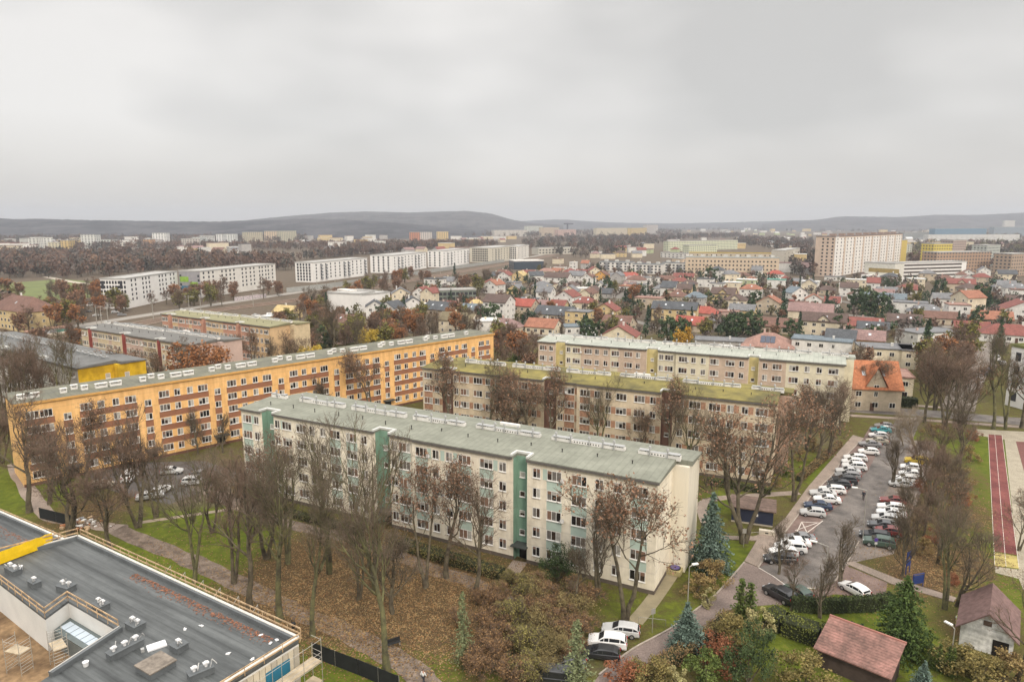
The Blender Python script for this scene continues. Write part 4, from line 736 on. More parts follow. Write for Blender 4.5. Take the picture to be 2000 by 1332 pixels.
# things on the new roof
def on_roof(px, py, z=10.0): return (*at(px, py, z), z)
def roof_unit(px, py, w, d, extra, label, rz=0.0):
    w *= .82; d *= .85
    x, y, z = on_roof(px, py); o = thing('roof_vent', label, 'roof vent', (x, y, z), SA + rz, 'felted vent plinths on the dark roof')
    m = MB(); m.box(-w / 2, w / 2, -d / 2, d / 2, 0, 0.55, 0); m.box(-w / 2 - .06, w / 2 + .06, -d / 2 - .06, d / 2 + .06, 0.55, 0.62, 0); m.build('plinth', FELT2, o)
    r = random.Random(px)
    for i in range(extra):
        m = MB(); cx = -w / 2 + w * (i + 0.5) / extra; m.tube((cx, 0, 0.62), (cx, 0, 0.9), 0.13, n=8); m.box(cx - .24, cx + .24, -.17, .17, .9, 1.02); m.tube((cx, 0, 1.02), (cx, 0, 1.1), 0.13, n=8); m.build('vent_cowl', mat('white_vent', (0.66, 0.66, 0.66), 0.4, 0.05), o)
        m = MB(); a = r.uniform(0, 6); q = np.array([cx + 0.25, 0.3 * math.sin(a), 0.6]); 
        for k in range(4): n2 = q + np.array([r.uniform(-.2, .25), r.uniform(-.2, .2), 0.3 if k < 2 else -0.2]); m.tube(q, n2, 0.05, n=5); q = n2
        m.build('cable_duct', METAL, o)
    return o
roof_unit(26, 1118, 2.6, 1.0, 2, 'long felted plinth with two cowls beside the yellow tarp'); roof_unit(68, 1144, 1.7, 0.9, 1, 'single felted vent plinth left of the stair scaffold'); roof_unit(130, 1152, 2.1, 1.2, 2, 'felted plinth with two cowls, second along the roof seam', 0.2)
roof_unit(198, 1188, 1.8, 1.2, 2, 'felted plinth with two cowls above the glass roof corner'); roof_unit(265, 1226, 2.0, 1.3, 2, 'felted plinth with cowls near the green sheeting'); roof_unit(245, 1272, 3.6, 1.1, 3, 'long felted plinth with three cowls beside the white roof dome', 1.57)
roof_unit(350, 1268, 1.5, 1.3, 1, 'square felted plinth with looped ducts in the roof middle'); roof_unit(392, 1318, 2.4, 1.1, 2, 'felted plinth with white cowls nearest the lower roof edge', 1.3)
x, y, z = on_roof(305, 1306); o = thing('roof_hatch', 'square brown boarded hatch lying on the dark roof', 'roof hatch', (x, y, z), SA); m_ = MB(); m_.box(-1.15, 1.15, -1.15, 1.15, 0, 0.55, 0); m_.build('curb', FELT2, o); m_ = MB(); m_.box(-1.22, 1.22, -1.22, 1.22, 0.55, 0.66, 0); m_.build('lid', mat('weathered_board', (0.20, 0.17, 0.14), 0.8, 0.3, 1.5), o)
x, y, z = on_roof(306, 1262); o = thing('roof_dome', 'flat white rectangular roof light on the dark roof', 'roof light', (x, y, z), SA + 1.2); m_ = MB(); m_.box(-.8, .8, -.5, .5, 0, 0.12, 0); m_.box(-.74, .74, -.44, .44, 0.12, 0.18, 0); m_.build('cover', mat('white_cover', (0.72, 0.72, 0.74), 0.4, 0.03), o); m_ = MB(); m_.box(-1.3, -1.02, -.25, .1, 0, 0.3); m_.build('bracket', METAL, o)
for i, (px, py, lb) in enumerate([(40, 1112, 'round white bucket beside the yellow tarp'), (168, 1300, 'white bucket near the brown roof hatch'), (362, 1229, 'white rag dropped right of the roof seam'), (394, 1222, 'small white lump between rag and red leaves'), (510, 1240, 'white offcut beside red leaves on the roof'), (528, 1256, 'pair of white offcuts near the roof corner'), (540, 1250, 'white offcut nearest the roof corner'), (445, 1277, 'white scrap in the middle of the empty roof'), (493, 1288, 'white scrap closest to the timber edge rail')]):
    x, y, z = on_roof(px, py); m = MB()
    if i < 2: m.tube((0, 0, 0), (0, 0, 0.4), 0.2, 0.25, n=10); m.tube((0, 0, 0.4), (0, 0, 0.43), 0.27, n=10)
    else: m.box(-.18, .16, -.1, .12, 0, .07); m.box(-.05, .25, 0.05, .16, .07, .1)
    o = m.build('bucket' if i < 2 else 'scrap', mat('white_plastic', (0.7, 0.7, 0.7), 0.5, 0.03), loc=(x, y, z), rz=i * 0.9); tag(o, lb, 'bucket' if i < 2 else 'scrap')
a_ = LC(0, 1106, 10.0); b_2 = LC(104, 1066, 10.0)
m_ = MB(); n = 16; W2 = []
for i in range(n + 1):
    f = i / n; x = a_[0] + (b_2[0] - a_[0]) * f; y = a_[1] + (b_2[1] - a_[1]) * f; sg = 0.05 * math.sin(i * 1.9) + 0.03 * math.sin(i * 4.1); W2.append([(x - 1.9, y + .9, 10.2 + sg), (x - 1.2, y + .5, 11.2 + sg), (x - .5, y + .25, 11.5 + sg * .6), (x - .35, y + .1, 10.7), (x - .3, y, 10.1)])
for i in range(n):
    for k in range(4): m_.q([W2[i][k], W2[i][k + 1], W2[i + 1][k + 1], W2[i + 1][k]])
m_.q(W2[0]); m_.q(W2[-1][::-1]); tp = m_.build('tarpaulin', mat('yellow_tarpaulin', (0.72, 0.47, 0.01), 0.55, 0.12, 0.8), loc=(*SO, 0), rz=SA); tag(tp, 'bright yellow tarpaulin draped along the roof edge', 'tarpaulin')
V2 = []; P = []
for k in range(1100): f = RNG.random(); x = 5 + f * 31; P.append((14.5 + f * 23, -1.0 - abs(RNG.normal()) * 0.5, 10.03))
for k in range(700): P.append((lw[0][0] + (lw[1][0] - lw[0][0]) * RNG.random(), lw[0][1] - 1.4 - abs(RNG.normal()) * 0.8, 9.03))
P = np.array(P); Vq, Qq = quads_at(P, 0.13, RNG, 0.8); Vq[:, 2] = np.where(Vq[:, 2] < 9.5, 9.03, 10.03) + np.abs(Vq[:, 2] - np.round(Vq[:, 2])) * 0.4
o = link('leaves', np_mesh('leaves', Vq, Qq, mat('roof_leaves', (0.24, 0.105, 0.06), 0.9, 0.4, 3)), None, (*SO, 0), SA); tag(o, kind='stuff')
def site_fence(pts, label, h=1.9):
    P = [at(*p) for p in pts]; o = thing('site_fence', label, 'fence', (*P[0], 0)); m = MB(); q = MB()
    for a, b in zip(P, P[1:]):
        a = (a[0] - P[0][0], a[1] - P[0][1]); b = (b[0] - P[0][0], b[1] - P[0][1]); n = max(1, int(math.hypot(b[0] - a[0], b[1] - a[1]) / 2.4))
        c, s = (b[0] - a[0]), (b[1] - a[1]); l = math.hypot(c, s); c, s = c / l * .02, s / l * .02
        m.prism(ccw([(a[0] - s, a[1] + c), (a[0] + s, a[1] - c), (b[0] + s, b[1] - c), (b[0] - s, b[1] + c)]), 0.05, h)
        for i in range(n + 1): x = a[0] + (b[0] - a[0]) * i / n; y = a[1] + (b[1] - a[1]) * i / n; q.tube((x, y, 0), (x, y, h + .1), 0.03, n=5)
    m.build('mesh_screen', mat('black_netting', (0.018, 0.02, 0.02), 0.8, 0.2), o); q.build('post', STEEL, o); return o
site_fence([(612, 1284), (700, 1318), (780, 1352)], 'black netting fence below the scaffold corner'); site_fence([(78, 1012), (110, 1020), (150, 1030)], 'black netting fence beside the rubble heap')
r2 = random.Random(5); hx, hy = at(158, 1026); m_ = MB()
for k in range(46):
    x, y = r2.gauss(0, 1.8), r2.gauss(0, 1.2); s = r2.uniform(0.12, 0.5); z = max(0, 0.7 - math.hypot(x, y) * 0.25); a = r2.uniform(0, 3); c, s_ = math.cos(a), math.sin(a)
    P = [(x + c * u * s * 1.6 - s_ * v * s, y + s_ * u * s * 1.6 + c * v * s) for u, v in ((-.5, -.5), (.5, -.5), (.5, .5), (-.5, .5))]; m_.prism(P, z, z + s * r2.uniform(.3, .9), r2.choice([0, 0, 1, 2, 3]))
o = m_.build('rubble', [mat('rubble_white', (0.62, 0.6, 0.56), 0.9, 0.1), mat('rubble_brick', (0.45, 0.2, 0.1), 0.9), mat('rubble_grey', (0.2, 0.2, 0.2), 0.9), TIMB], loc=(hx, hy, 0)); tag(o, kind='stuff')

# ------------------------------------------------------------------ houses
WALLC = dict(white=(0.66, 0.64, 0.60), cream=(0.64, 0.56, 0.42), yellow=(0.58, 0.45, 0.24), beige=(0.48, 0.40, 0.30), grey=(0.40, 0.38, 0.36), orange=(0.62, 0.34, 0.10), pinkish=(0.52, 0.38, 0.33), green=(0.42, 0.46, 0.28))
ROOFC = {'red': (0.24, 0.085, 0.068), 'bright red': (0.36, 0.095, 0.07), 'orange': (0.34, 0.15, 0.095), 'brown': (0.19, 0.105, 0.08), 'dark brown': (0.125, 0.085, 0.072), 'grey': (0.20, 0.20, 0.205), 'dark grey': (0.095, 0.10, 0.108), 'mauve': (0.28, 0.18, 0.165), 'blue grey': (0.17, 0.205, 0.23), 'olive': (0.2, 0.165, 0.1), 'white': (0.6, 0.6, 0.58), 'coral': (0.34, 0.2, 0.16), 'tangerine': (0.47, 0.18, 0.085), 'teal': (0.12, 0.33, 0.27), 'yellow': (0.55, 0.42, 0.2)}
def wm(c): return mat(c.replace(' ', '_') + '_house_wall', WALLC[c], 0.9, 0.1, 0.3, fine=1.2)
def rm(c, tile=True): return mat(c.replace(' ', '_') + '_house_roof', [v * (.82 if c != 'white' else 1) for v in ROOFC[c]], 0.8, 0.16, 0.4, fine=2.0)
HW = {}
def hwin(w, h):
    if (w, h) not in HW:
        m = MB(); m.box(-w / 2, w / 2, -0.05, 0, 0, h, 1); m.box(-w / 2 + .1, -0.05, -0.07, -0.05, .1, h - .1, 0); m.box(0.05, w / 2 - .1, -0.07, -0.05, .1, h - .1, 0); HW[(w, h)] = m.build('window', [GLASS[0], FRAME], mesh_only=True)
    return HW[(w, h)]
HOUSES = []
def house(px, py, w, d, fl, kind, rc, wc, a=-27, lvl=2, chim=True, dormer=False, sol=False, xy=None, label=None, name=None, cat='house', rise=None):
    """house whose ground-line centre shows at (px, py); w along its front, d deep"""
    x, y = xy or at(px, py); A = R(a) if abs(a) > 7 or a == 0 else a; H = 2.9 * fl + 0.4; r = random.Random(int(px * 13 + py * 7)); hw, hd = w / 2, d / 2
    look = ('flat' if kind == 'flat' else kind, rc, wc, fl)
    kd = {'gable': 'gabled', 'gfront': 'gable fronted', 'hip': 'hipped', 'flat': 'flat roofed'}[kind]
    size = 'small ' if w * d < 75 else ('large ' if w * d > 190 else '')
    o = thing(name or ('terrace_house' if kind == 'flat' and w > 22 else 'house'), label, cat, (x, y, 0), A, 'houses of the estate behind the blocks'); o['_look'] = f"{size}{wc} {kd} house with {rc} roof" if not label else ''
    HOUSES.append(o); o['_r'] = max(w, d) * 0.5; m = MB(); f = MB(); rise = rise or (0.42 * (hd if kind != 'gfront' else hw) + 1.0 if kind != 'flat' else 0.3); ov = 0.5
    m.box(-hw, hw, -hd, hd, 0, H, 0, skip='b')
    if kind == 'gable':
        for s_ in (-1, 1): m.q([(s_ * hw, -hd * s_, H), (s_ * hw, hd * s_, H), (s_ * hw, 0, H + rise)])
        for s_ in (-1, 1):
            e = H - rise * ov / hd; P = [(s_ * (hd + ov), e), (0, H + rise), (0, H + rise + .22), (s_ * (hd + ov), e + .22)]; f.xprism(P if s_ > 0 else P[::-1], -hw - .4, hw + .4)
    elif kind == 'gfront':
        for s_ in (-1, 1): m.q([(-hw * -s_, s_ * hd, H), (hw * -s_, s_ * hd, H), (0, s_ * hd, H + rise)])
        for s_ in (-1, 1):
            e = H - rise * ov / hw; q = [(s_ * (hw + ov), e), (0, H + rise), (0, H + rise + .22), (s_ * (hw + ov), e + .22)]; n0 = len(f.v)
            f.xprism(q, -hd - .4, hd + .4); f.v[n0:] = [(v[1], v[0], v[2]) for v in f.v[n0:]]
    elif kind == 'hip':
        rl = max(0.3, hw - hd * 0.9); a0, b0 = hw + ov, hd + ov; e = H - 0.1; c = [(-a0, -b0, e), (a0, -b0, e), (a0, b0, e), (-a0, b0, e)]; t = [(-rl, 0, H + rise), (rl, 0, H + rise)]
        f.q([c[0], c[1], t[1], t[0]]); f.q([c[2], c[3], t[0], t[1]]); f.q([c[1], c[2], t[1]]); f.q([c[3], c[0], t[0]]); f.q(c[::-1])
    else:
        f.box(-hw - .3, hw + .3, -hd - .3, hd + .3, H, H + .22); f.box(-hw - .3, hw + .3, -hd - .3, -hd - .1, H + .22, H + .4); f.box(-hw - .3, hw + .3, hd + .1, hd + .3, H + .22, H + .4); f.box(-hw - .3, -hw - .1, -hd - .1, hd + .1, H + .22, H + .4); f.box(hw + .1, hw + .3, -hd - .1, hd + .1, H + .22, H + .4)
    m.build('wall', wm(wc), o); roof = f.build('roof', rm(rc), o)
    if chim and lvl > 0:
        c = MB(); cx = r.uniform(-.5, .5) * hw; cz = H + (rise * 0.55 if kind != 'flat' else 0.1); c.box(cx - .35, cx + .35, 0.3, 0.9, cz - 0.4, cz + rise * 0.45 + 1.0); c.box(cx - .42, cx + .42, 0.23, 0.97, cz + rise * 0.45 + 1.0, cz + rise * 0.45 + 1.1); c.build('chimney', wm(r.choice(['white', 'cream', 'pinkish'])), roof)
    if kind in ('gable', 'hip') and lvl > 1 and r.random() < 0.55:
        for cx in ((-.4, .35) if r.random() < .5 else (.1,)):
            yy = -hd * .5; zz = H + rise * (.5 if kind == 'gable' else .5) + .24; s = rise / hd; q = MB(); q.q([(cx * hw - .45, yy - .5, zz - .5 * s + .05), (cx * hw + .45, yy - .5, zz - .5 * s + .05), (cx * hw + .45, yy + .5, zz + .5 * s + .05), (cx * hw - .45, yy + .5, zz + .5 * s + .05)]); q.build('skylight', mat('skylight_glass', (0.5, 0.53, 0.56), 0.15, 0.05, spec=.7), roof)
    if sol:
        q = MB(); s = rise / hd
        for i in range(3): x0 = -2.6 + i * 1.75; q.q([(x0, -hd * .75, H + rise * .25 + .3), (x0 + 1.6, -hd * .75, H + rise * .25 + .3), (x0 + 1.6, -hd * .3, H + rise * .7 + .3), (x0, -hd * .3, H + rise * .7 + .3)])
        q.build('solar_panel', mat('solar_cells', (0.02, 0.03, 0.06), 0.2, 0.1, spec=.6), roof)
    if dormer:
        q = MB(); dw = min(2.4, hw * .45); zt = H + rise * .9; q.box(-dw, dw, -hd - .02, -hd * .15, H - .4, H + .5, 0); q.q([(-dw, -hd - .02, H + .5), (dw, -hd - .02, H + .5), (0, -hd - .02, zt)]); dm = q.build('dormer', wm(wc), o)
        g = MB()
        for s_ in (-1, 1): g.q([(0, -hd - .45, zt + .15), (0, -hd * .05, zt + .15), (s_ * (dw + .4), -hd * .05, H + .25), (s_ * (dw + .4), -hd - .45, H + .25)]); g.q([(0, -hd - .45, zt - .03), (s_ * (dw + .4), -hd - .45, H + .07), (s_ * (dw + .4), -hd * .05, H + .07), (0, -hd * .05, zt - .03)])
        g.build('dormer_roof', rm(rc), dm); link('window', hwin(1.3, 1.3), o, (0, -hd - .03, H - .5), 0)
    if lvl > 0:
        nf = max(2, int(w / (3.4 if lvl > 1 else 4.5)))
        for k in range(fl):
            for i in range(nf):
                if r.random() < .86: link('window', hwin(1.5 if r.random() < .6 else 1.0, 1.4), o, (-hw + w * (i + .5) / nf, -hd, 0.95 + 2.9 * k), 0)
            ns = max(1, int(d / 5))
            for i in range(ns):
                for s_ in (1, -1):
                    if (s_ == 1 and x < 60) or (s_ == -1 and x >= 60) or lvl > 1: link('window', hwin(1.0, 1.3), o, (s_ * hw, -hd + d * (i + .5) / ns, 0.95 + 2.9 * k), s_ * R(90))
        if kind == 'gfront' and rise > 2.4: link('window', hwin(1.0, 1.2), o, (0, -hd, H + .3), 0)
        if kind == 'gable' and rise > 2.4: link('window', hwin(1.0, 1.2), o, (hw, 0, H + .3), R(90))
        if lvl > 1: q = MB(); q.box(-.5, .5, -.05, 0, 0, 2.1); q.build('door', mat('brown_door', (0.11, 0.06, 0.04), 0.6), o, (hw * r.uniform(-.3, .3) + .8, -hd - .01, 0))
    return o
HT = """744 590 12 9 1 gable olive orange;783 592 11 9 2 gfront grey cream;733 620 9 10 2 gfront dark_grey white;767 622 9 10 2 gfront dark_grey white;806 612 9 9 2 gfront dark_grey white;826 588 9 10 2 gfront red white;842 590 9 10 2 gfront red cream;838 606 15 10 1 flat white yellow
884 610 15 10 1 hip red cream;862 626 15 11 2 gable dark_grey beige;922 616 12 9 1 gable blue_grey white;966 572 10 13 2 gfront orange white;975 622 13 11 3 gable dark_brown white;1022 618 14 10 2 gable bright_red beige;985 650 16 11 1 hip mauve beige
950 652 10 11 2 flat white white;897 650 16 9 2 gable olive cream;930 604 9 7 1 hip yellow yellow;1062 650 14 10 1 gable orange cream;1030 594 12 9 1 flat blue_grey grey;1066 588 10 9 2 gable grey white;1060 606 13 8 1 hip mauve beige;1087 624 20 12 1 gable dark_grey beige;1110 598 11 12 2 gfront red white
1092 606 9 7 1 gable red yellow;1132 632 12 9 2 flat grey yellow;1143 612 12 9 2 hip red cream;1185 628 11 12 2 gfront red yellow;1208 645 13 12 1 gable brown beige;1130 650 15 9 1 flat blue_grey white;1212 668 14 11 1 gfront red cream;1268 602 15 9 2 flat coral beige;1318 625 22 10 2 gable dark_grey yellow
1350 645 13 10 1 gable bright_red beige;1322 598 12 9 2 hip brown beige;1358 600 11 9 2 hip blue_grey grey;1245 572 12 9 2 flat grey white;1132 572 20 9 1 flat white cream;1413 592 14 11 2 gable dark_brown yellow d;1436 606 12 10 2 hip dark_brown cream d;1466 582 13 9 2 hip orange white
1502 612 12 12 2 gfront orange beige;1376 622 14 10 1 hip bright_red pinkish;1422 620 10 8 1 flat coral pinkish;1395 640 12 9 1 flat grey grey;1506 648 22 10 1 gable brown beige;1500 688 18 16 1 hip coral beige s;1425 680 26 10 1 flat grey grey;1582 630 20 11 2 gable mauve cream;1608 652 18 10 2 gable dark_brown cream d
1604 694 20 11 2 flat blue_grey white;1450 616 13 8 1 gable grey yellow;1552 590 11 9 2 gfront blue_grey white;1570 602 11 8 1 flat brown white;1588 594 9 8 1 gfront orange white;1628 590 9 8 1 flat grey white;1516 562 13 9 2 flat teal white;1514 549 13 9 2 hip bright_red white;1458 562 14 9 2 flat white green
1430 568 12 8 2 flat white cream;1378 560 12 9 2 flat dark_grey white;1346 562 12 9 1 hip dark_brown beige;1582 566 12 8 2 flat white white;1614 575 11 9 1 hip dark_brown beige;1686 648 15 10 1 gable red white;1725 592 24 9 1 gable blue_grey white;1776 612 16 11 2 flat grey white;1808 620 17 13 1 hip grey beige
1810 676 21 11 2 flat grey white;1744 712 23 12 2 flat grey cream;1692 692 11 9 2 gable mauve orange;1640 690 10 9 2 gable dark_grey beige;1866 630 9 10 3 flat coral white;1888 612 12 11 3 gable orange cream;1930 634 18 11 1 gable orange beige;1895 654 13 8 1 gable red cream;1966 665 20 13 1 hip red white
1990 620 22 20 1 gfront red white;1832 632 15 8 1 gable brown beige;1703 655 12 8 1 gable dark_grey grey;1765 640 14 10 1 gable dark_brown grey;1874 570 17 10 2 gable red beige d;1944 556 18 9 1 flat teal green;1982 580 14 10 2 hip grey white;1775 570 15 9 1 hip brown beige;1888 580 10 10 2 hip dark_brown beige
1908 578 12 8 1 gable red beige;1787 560 12 9 2 flat white cream;1704 560 9 9 2 hip dark_brown beige;1672 562 15 8 2 flat white cream;1654 572 10 8 2 flat white white;1016 552 10 11 2 gfront yellow yellow;1032 541 12 9 1 gable red beige;1046 552 12 10 2 gable dark_grey white;1090 556 20 11 2 gable dark_brown white
1128 552 14 11 2 gable grey white;1150 556 9 10 2 gfront brown white;1138 540 12 10 1 gable red cream;1160 541 10 9 2 gfront red cream;1176 551 10 9 2 gfront brown orange;1194 547 12 9 1 gable grey white;1230 546 18 10 1 hip bright_red white;1243 562 14 10 2 hip brown white;1270 557 13 9 2 flat grey white
1302 553 18 10 1 hip brown beige;1336 548 17 9 1 gable red cream;1342 570 9 9 1 gable dark_grey grey;988 552 10 10 2 gfront red white;970 545 9 9 1 gable dark_grey beige;850 560 14 10 2 flat dark_grey white;880 556 12 9 1 gable grey white;917 558 8 7 1 gable orange yellow;1212 502 16 10 2 hip dark_brown yellow;1108 540 10 8 1 hip coral cream
562 620 12 9 1 gable yellow yellow;546 630 15 9 1 flat white grey;520 640 17 9 1 flat grey grey;683 655 13 9 2 gable brown beige;660 668 12 9 1 hip brown pinkish;1068 536 14 8 1 hip coral cream;1090 536 12 8 1 gable orange cream;1120 530 7 7 3 flat white white;1400 548 12 10 3 hip dark_grey white
1425 549 14 10 2 hip grey cream;1447 545 15 8 1 hip brown beige;1630 548 16 8 1 flat grey white;1690 545 12 9 1 hip dark_brown cream;1738 555 12 9 2 hip dark_grey grey;1810 548 12 9 2 hip grey beige;1845 552 12 9 1 hip brown beige;1915 556 12 9 2 hip red beige;1958 565 10 9 1 hip brown cream"""
for ent in HT.replace('\n', ';').split(';'):
    q = ent.split(); px, py, w, d, fl = [float(v) for v in q[:5]]; ex = q[8:]; big = py > 575
    a = random.choice([-27, -27, -24, -31, 12, -20]) + random.uniform(-3, 3)
    house(px, py, w, d, int(fl), q[5], q[6].replace('_', ' '), q[7], a, 2 if big else 1, dormer='d' in ex, sol='s' in ex)
# smaller houses further back fill the estate
def free(x, y, r):
    for h in HOUSES:
        if (h.location.x - x) ** 2 + (h.location.y - y) ** 2 < (h['_r'] + r) ** 2: return False
    return True
rr3 = random.Random(21)
def inpoly(px, py, poly):
    c = False; n = len(poly)
    for i in range(n):
        a, b = poly[i], poly[i - 1]
        if (a[1] > py) != (b[1] > py) and px < (b[0] - a[0]) * (py - a[1]) / (b[1] - a[1]) + a[0]: c = not c
    return c
est = [(940, 560), (1010, 520), (1110, 512), (1180, 520), (1330, 528), (1560, 545), (1700, 552), (1995, 535), (1995, 600), (1700, 610), (1300, 590), (1000, 600)]
cnt = 0
for k in range(4000):
    px, py = rr3.uniform(940, 1995), rr3.uniform(512, 606)
    if not inpoly(px, py, est): continue
    x, y = at(px, py); w, d = rr3.uniform(8, 14), rr3.uniform(7, 10)
    if free(x, y, max(w, d) * .5 + 2.5):
        house(px, py, w, d, rr3.choice([1, 1, 2, 2]), rr3.choice(['gable', 'gable', 'hip', 'gfront', 'flat']), rr3.choice(['red', 'orange', 'brown', 'dark brown', 'grey', 'dark grey', 'mauve', 'brown', 'grey']), rr3.choice(['white', 'cream', 'white', 'white', 'yellow', 'white', 'grey']), rr3.choice([-27, 63, -20]), 1); cnt += 1
    if cnt >= 62: break
cnt = 0   # far estate to the right of the slab tower and behind the school
est2 = [(1180, 512), (1340, 492), (1340, 470), (1180, 478), (1150, 500)]; est3 = [(1345, 486), (1590, 490), (1590, 455), (1400, 450)]
for k in range(3000):
    px, py = rr3.uniform(1150, 1600), rr3.uniform(450, 515)
    if not (inpoly(px, py, est2) or inpoly(px, py, est3)): continue
    x, y = at(px, py); w, d = rr3.uniform(12, 22), rr3.uniform(9, 12)
    if free(x, y, w * .5 + 5):
        house(px, py, w, d, rr3.choice([2, 2, 3]), rr3.choice(['gable', 'hip', 'flat', 'flat']), rr3.choice(['red', 'brown', 'grey', 'mauve', 'white']), rr3.choice(['white', 'cream', 'white', 'green', 'yellow']), rr3.choice([-27, 63, 0.0]), 0, chim=False); cnt += 1
    if cnt >= 50: break

# ------------------------------------------------------------------ larger buildings further off
SW = {}
def swin(w, h, balc=False):
    if (w, h, balc) not in SW:
        m = MB(); m.box(-w / 2, w / 2, -0.06, 0, 0, h, 0)
        if balc: m.box(-w / 2 - .5, w / 2 + .5, -1.3, -0.06, -0.35, -0.2, 1); m.box(-w / 2 - .5, w / 2 + .5, -1.3, -1.22, -0.2, 0.8, 1)
        SW[(w, h, balc)] = m.build('window', [mat('dark_window', (0.045, 0.045, 0.05), 0.2, 0.15, 1), mat('grey_balcony', (0.22, 0.23, 0.24), 0.7)], mesh_only=True)
    return SW[(w, h, balc)]
def tblock(name, label, p0, p1, depth, H, wallm, roofm, cols=(), floors=5, fz=3.0, z1=1.3, ww=1.4, wh=1.5, bands=None, z0=0, cat='building', balc=(), sides=0, group=None, cap=95, par=0.5, roofbox=0, endc=(), efl=0, ew=1.3, eh=1.8, ez=1.2):
    a = ang(p0, p1); Lx = math.hypot(p1[0] - p0[0], p1[1] - p0[1]); o = thing(name, label, cat, (*p0, z0), a, group)
    m = MB(); m.box(0, Lx, 0, depth, 0, H, 0, skip='b')
    if bands: 
        for (x0, x1, za, zb, mi) in bands: m.box(x0 * Lx, x1 * Lx, -0.03, 0.01, za, zb, mi)
    m.build('wall', wallm, o); f = MB(); f.box(-.2, Lx + .2, -.2, depth + .2, H, H + .25); 
    for b in ((-.2, Lx + .2, -.2, .1), (-.2, Lx + .2, depth - .1, depth + .2), (-.2, .1, .1, depth - .1), (Lx - .1, Lx + .2, .1, depth - .1)): f.box(*b, H + .25, H + .25 + par)
    rf = f.build('roof', roofm, o)
    for i in range(roofbox): g = MB(); x = Lx * (i + .5) / roofbox; g.box(x - 1.6, x + 1.6, depth * .4, depth * .7, H + .25, H + 2.4); g.build('roof_vent', mat('pale_plant_room', (0.5, 0.49, 0.46), 0.8), rf)
    n = 0; rest = []
    for k in range(floors):
        for i, c in enumerate(cols):
            if n < cap: link('window', swin(ww, wh, i in balc), o, (c * Lx, 0, z1 + fz * k), 0); n += 1
            else: rest.append((c * Lx, z1 + fz * k))
    if rest:
        m = MB()
        for x, z in rest: m.box(x - ww / 2, x + ww / 2, -0.06, 0, z, z + wh)
        q = m.build('window', mat('dark_window', (0.045, 0.045, 0.05)), o); q['kind'] = 'stuff'
    for k in range(efl):
        for c in endc: link('window', swin(ew, eh), o, (0, c * depth, ez + k * (H - 1.2) / efl), R(-90))
    for k in range(floors):
        for i in range(sides):
            for sx, rz in ((Lx, 90), (0, -90)): link('window', swin(ww, wh), o, (sx, depth * (i + .5) / sides, z1 + fz * k), R(rz)) if n < cap + 30 else None
    return o
def along(base, a, b): return None
WH = mat('bright_white_render', (0.76, 0.74, 0.71), 0.85, 0.05, 0.2); WH2 = mat('warm_white_render', (0.68, 0.65, 0.6), 0.85, 0.06, 0.2); FROOF = mat('pale_gravel_roof', (0.38, 0.37, 0.35), 0.9, 0.12, 0.3)
def lin(n, a=0.04, b=0.96): return [a + (b - a) * i / (n - 1) for i in range(n)]
def depth_to(p0, p1, pxt):
    a = ang(p0, p1); nx, ny = -math.sin(a), math.cos(a); d = 2.0
    while d < 60 and proj(p0[0] + nx * d, p0[1] + ny * d, 0)[0] > pxt: d += .25
    return d
# white hotel-like block beside the railway
hA0, hA1, hA2 = at(201, 594), at(250, 603), at(350, 581)
Hh = height_to(*hA1, 546)
dA = depth_to(hA1, hA2, 201)
tblock('hotel', 'long white block with square windows and dark glazed strips behind bare trees', hA1, hA2, dA, Hh, WH, FROOF, [.1, .17, .3, .36, .42, .62, .68, .75, .85, .92], 5, Hh / 6.2, 4.2, 1.3, 1.5, cat='hotel', cap=50, endc=lin(9), efl=6, ew=1.1, eh=1.7); HTL = TOPS[-1]
q = MB(); fh_ = (Hh - 1.2) / 6
for y0_, k0_, k1_ in ((.13, 4, 6), (.3, 3.4, 4.9), (.68, 1.0, 2.6), (.86, 4, 6)): q.box(-.16, -.07, dA * y0_, dA * (y0_ + .1), 1.0 + fh_ * k0_, .4 + fh_ * k1_)
q.build('glazed_strip', mat('dark_window', (0.045, 0.045, 0.05)), HTL)
hB0, hB1, hB2 = at(352, 578), at(394, 582), at(540, 560); Hb = height_to(*hB1, 531)
dB = depth_to(hB1, hB2, 353)
tblock('hotel', 'long white wing with grey end wall painted in green and blue patches', hB1, hB2, dB, Hb - 0.02, WH2, FROOF, [.04, .1, .15, .26, .31, .36, .41, .52, .57, .63, .68, .76, .8, .85, .89, .95], 5, Hb / 6.1, 4.0, 1.4, 1.5, cat='hotel', cap=90)
HTB = TOPS[-1]; q = MB(); q.box(-.05, 0, .05, dB - .05, 0.1, Hb - .1); q.build('end_wall', mat('mid_grey_render', (0.30, 0.29, 0.30), 0.85, 0.1), HTB)
q = MB(); q.box(-.12, -.07, dB * .55, dB * .95, Hb * .6, Hb * .8, 0); q.box(-.12, -.07, dB * .12, dB * .5, Hb * .4, Hb * .6, 0); q.box(-.12, -.07, dB * .5, dB * .9, Hb * .3, Hb * .45, 1); q.build('painted_panel', [mat('lime_panel', (0.25, 0.42, 0.06)), mat('blue_panel', (0.05, 0.16, 0.25))], HTB)
for k in range(5):
    for c_ in (.08, .92): link('window', swin(1.4, 1.6), HTB, (-.05, dB * c_, 2 + k * Hb / 6), R(-90))
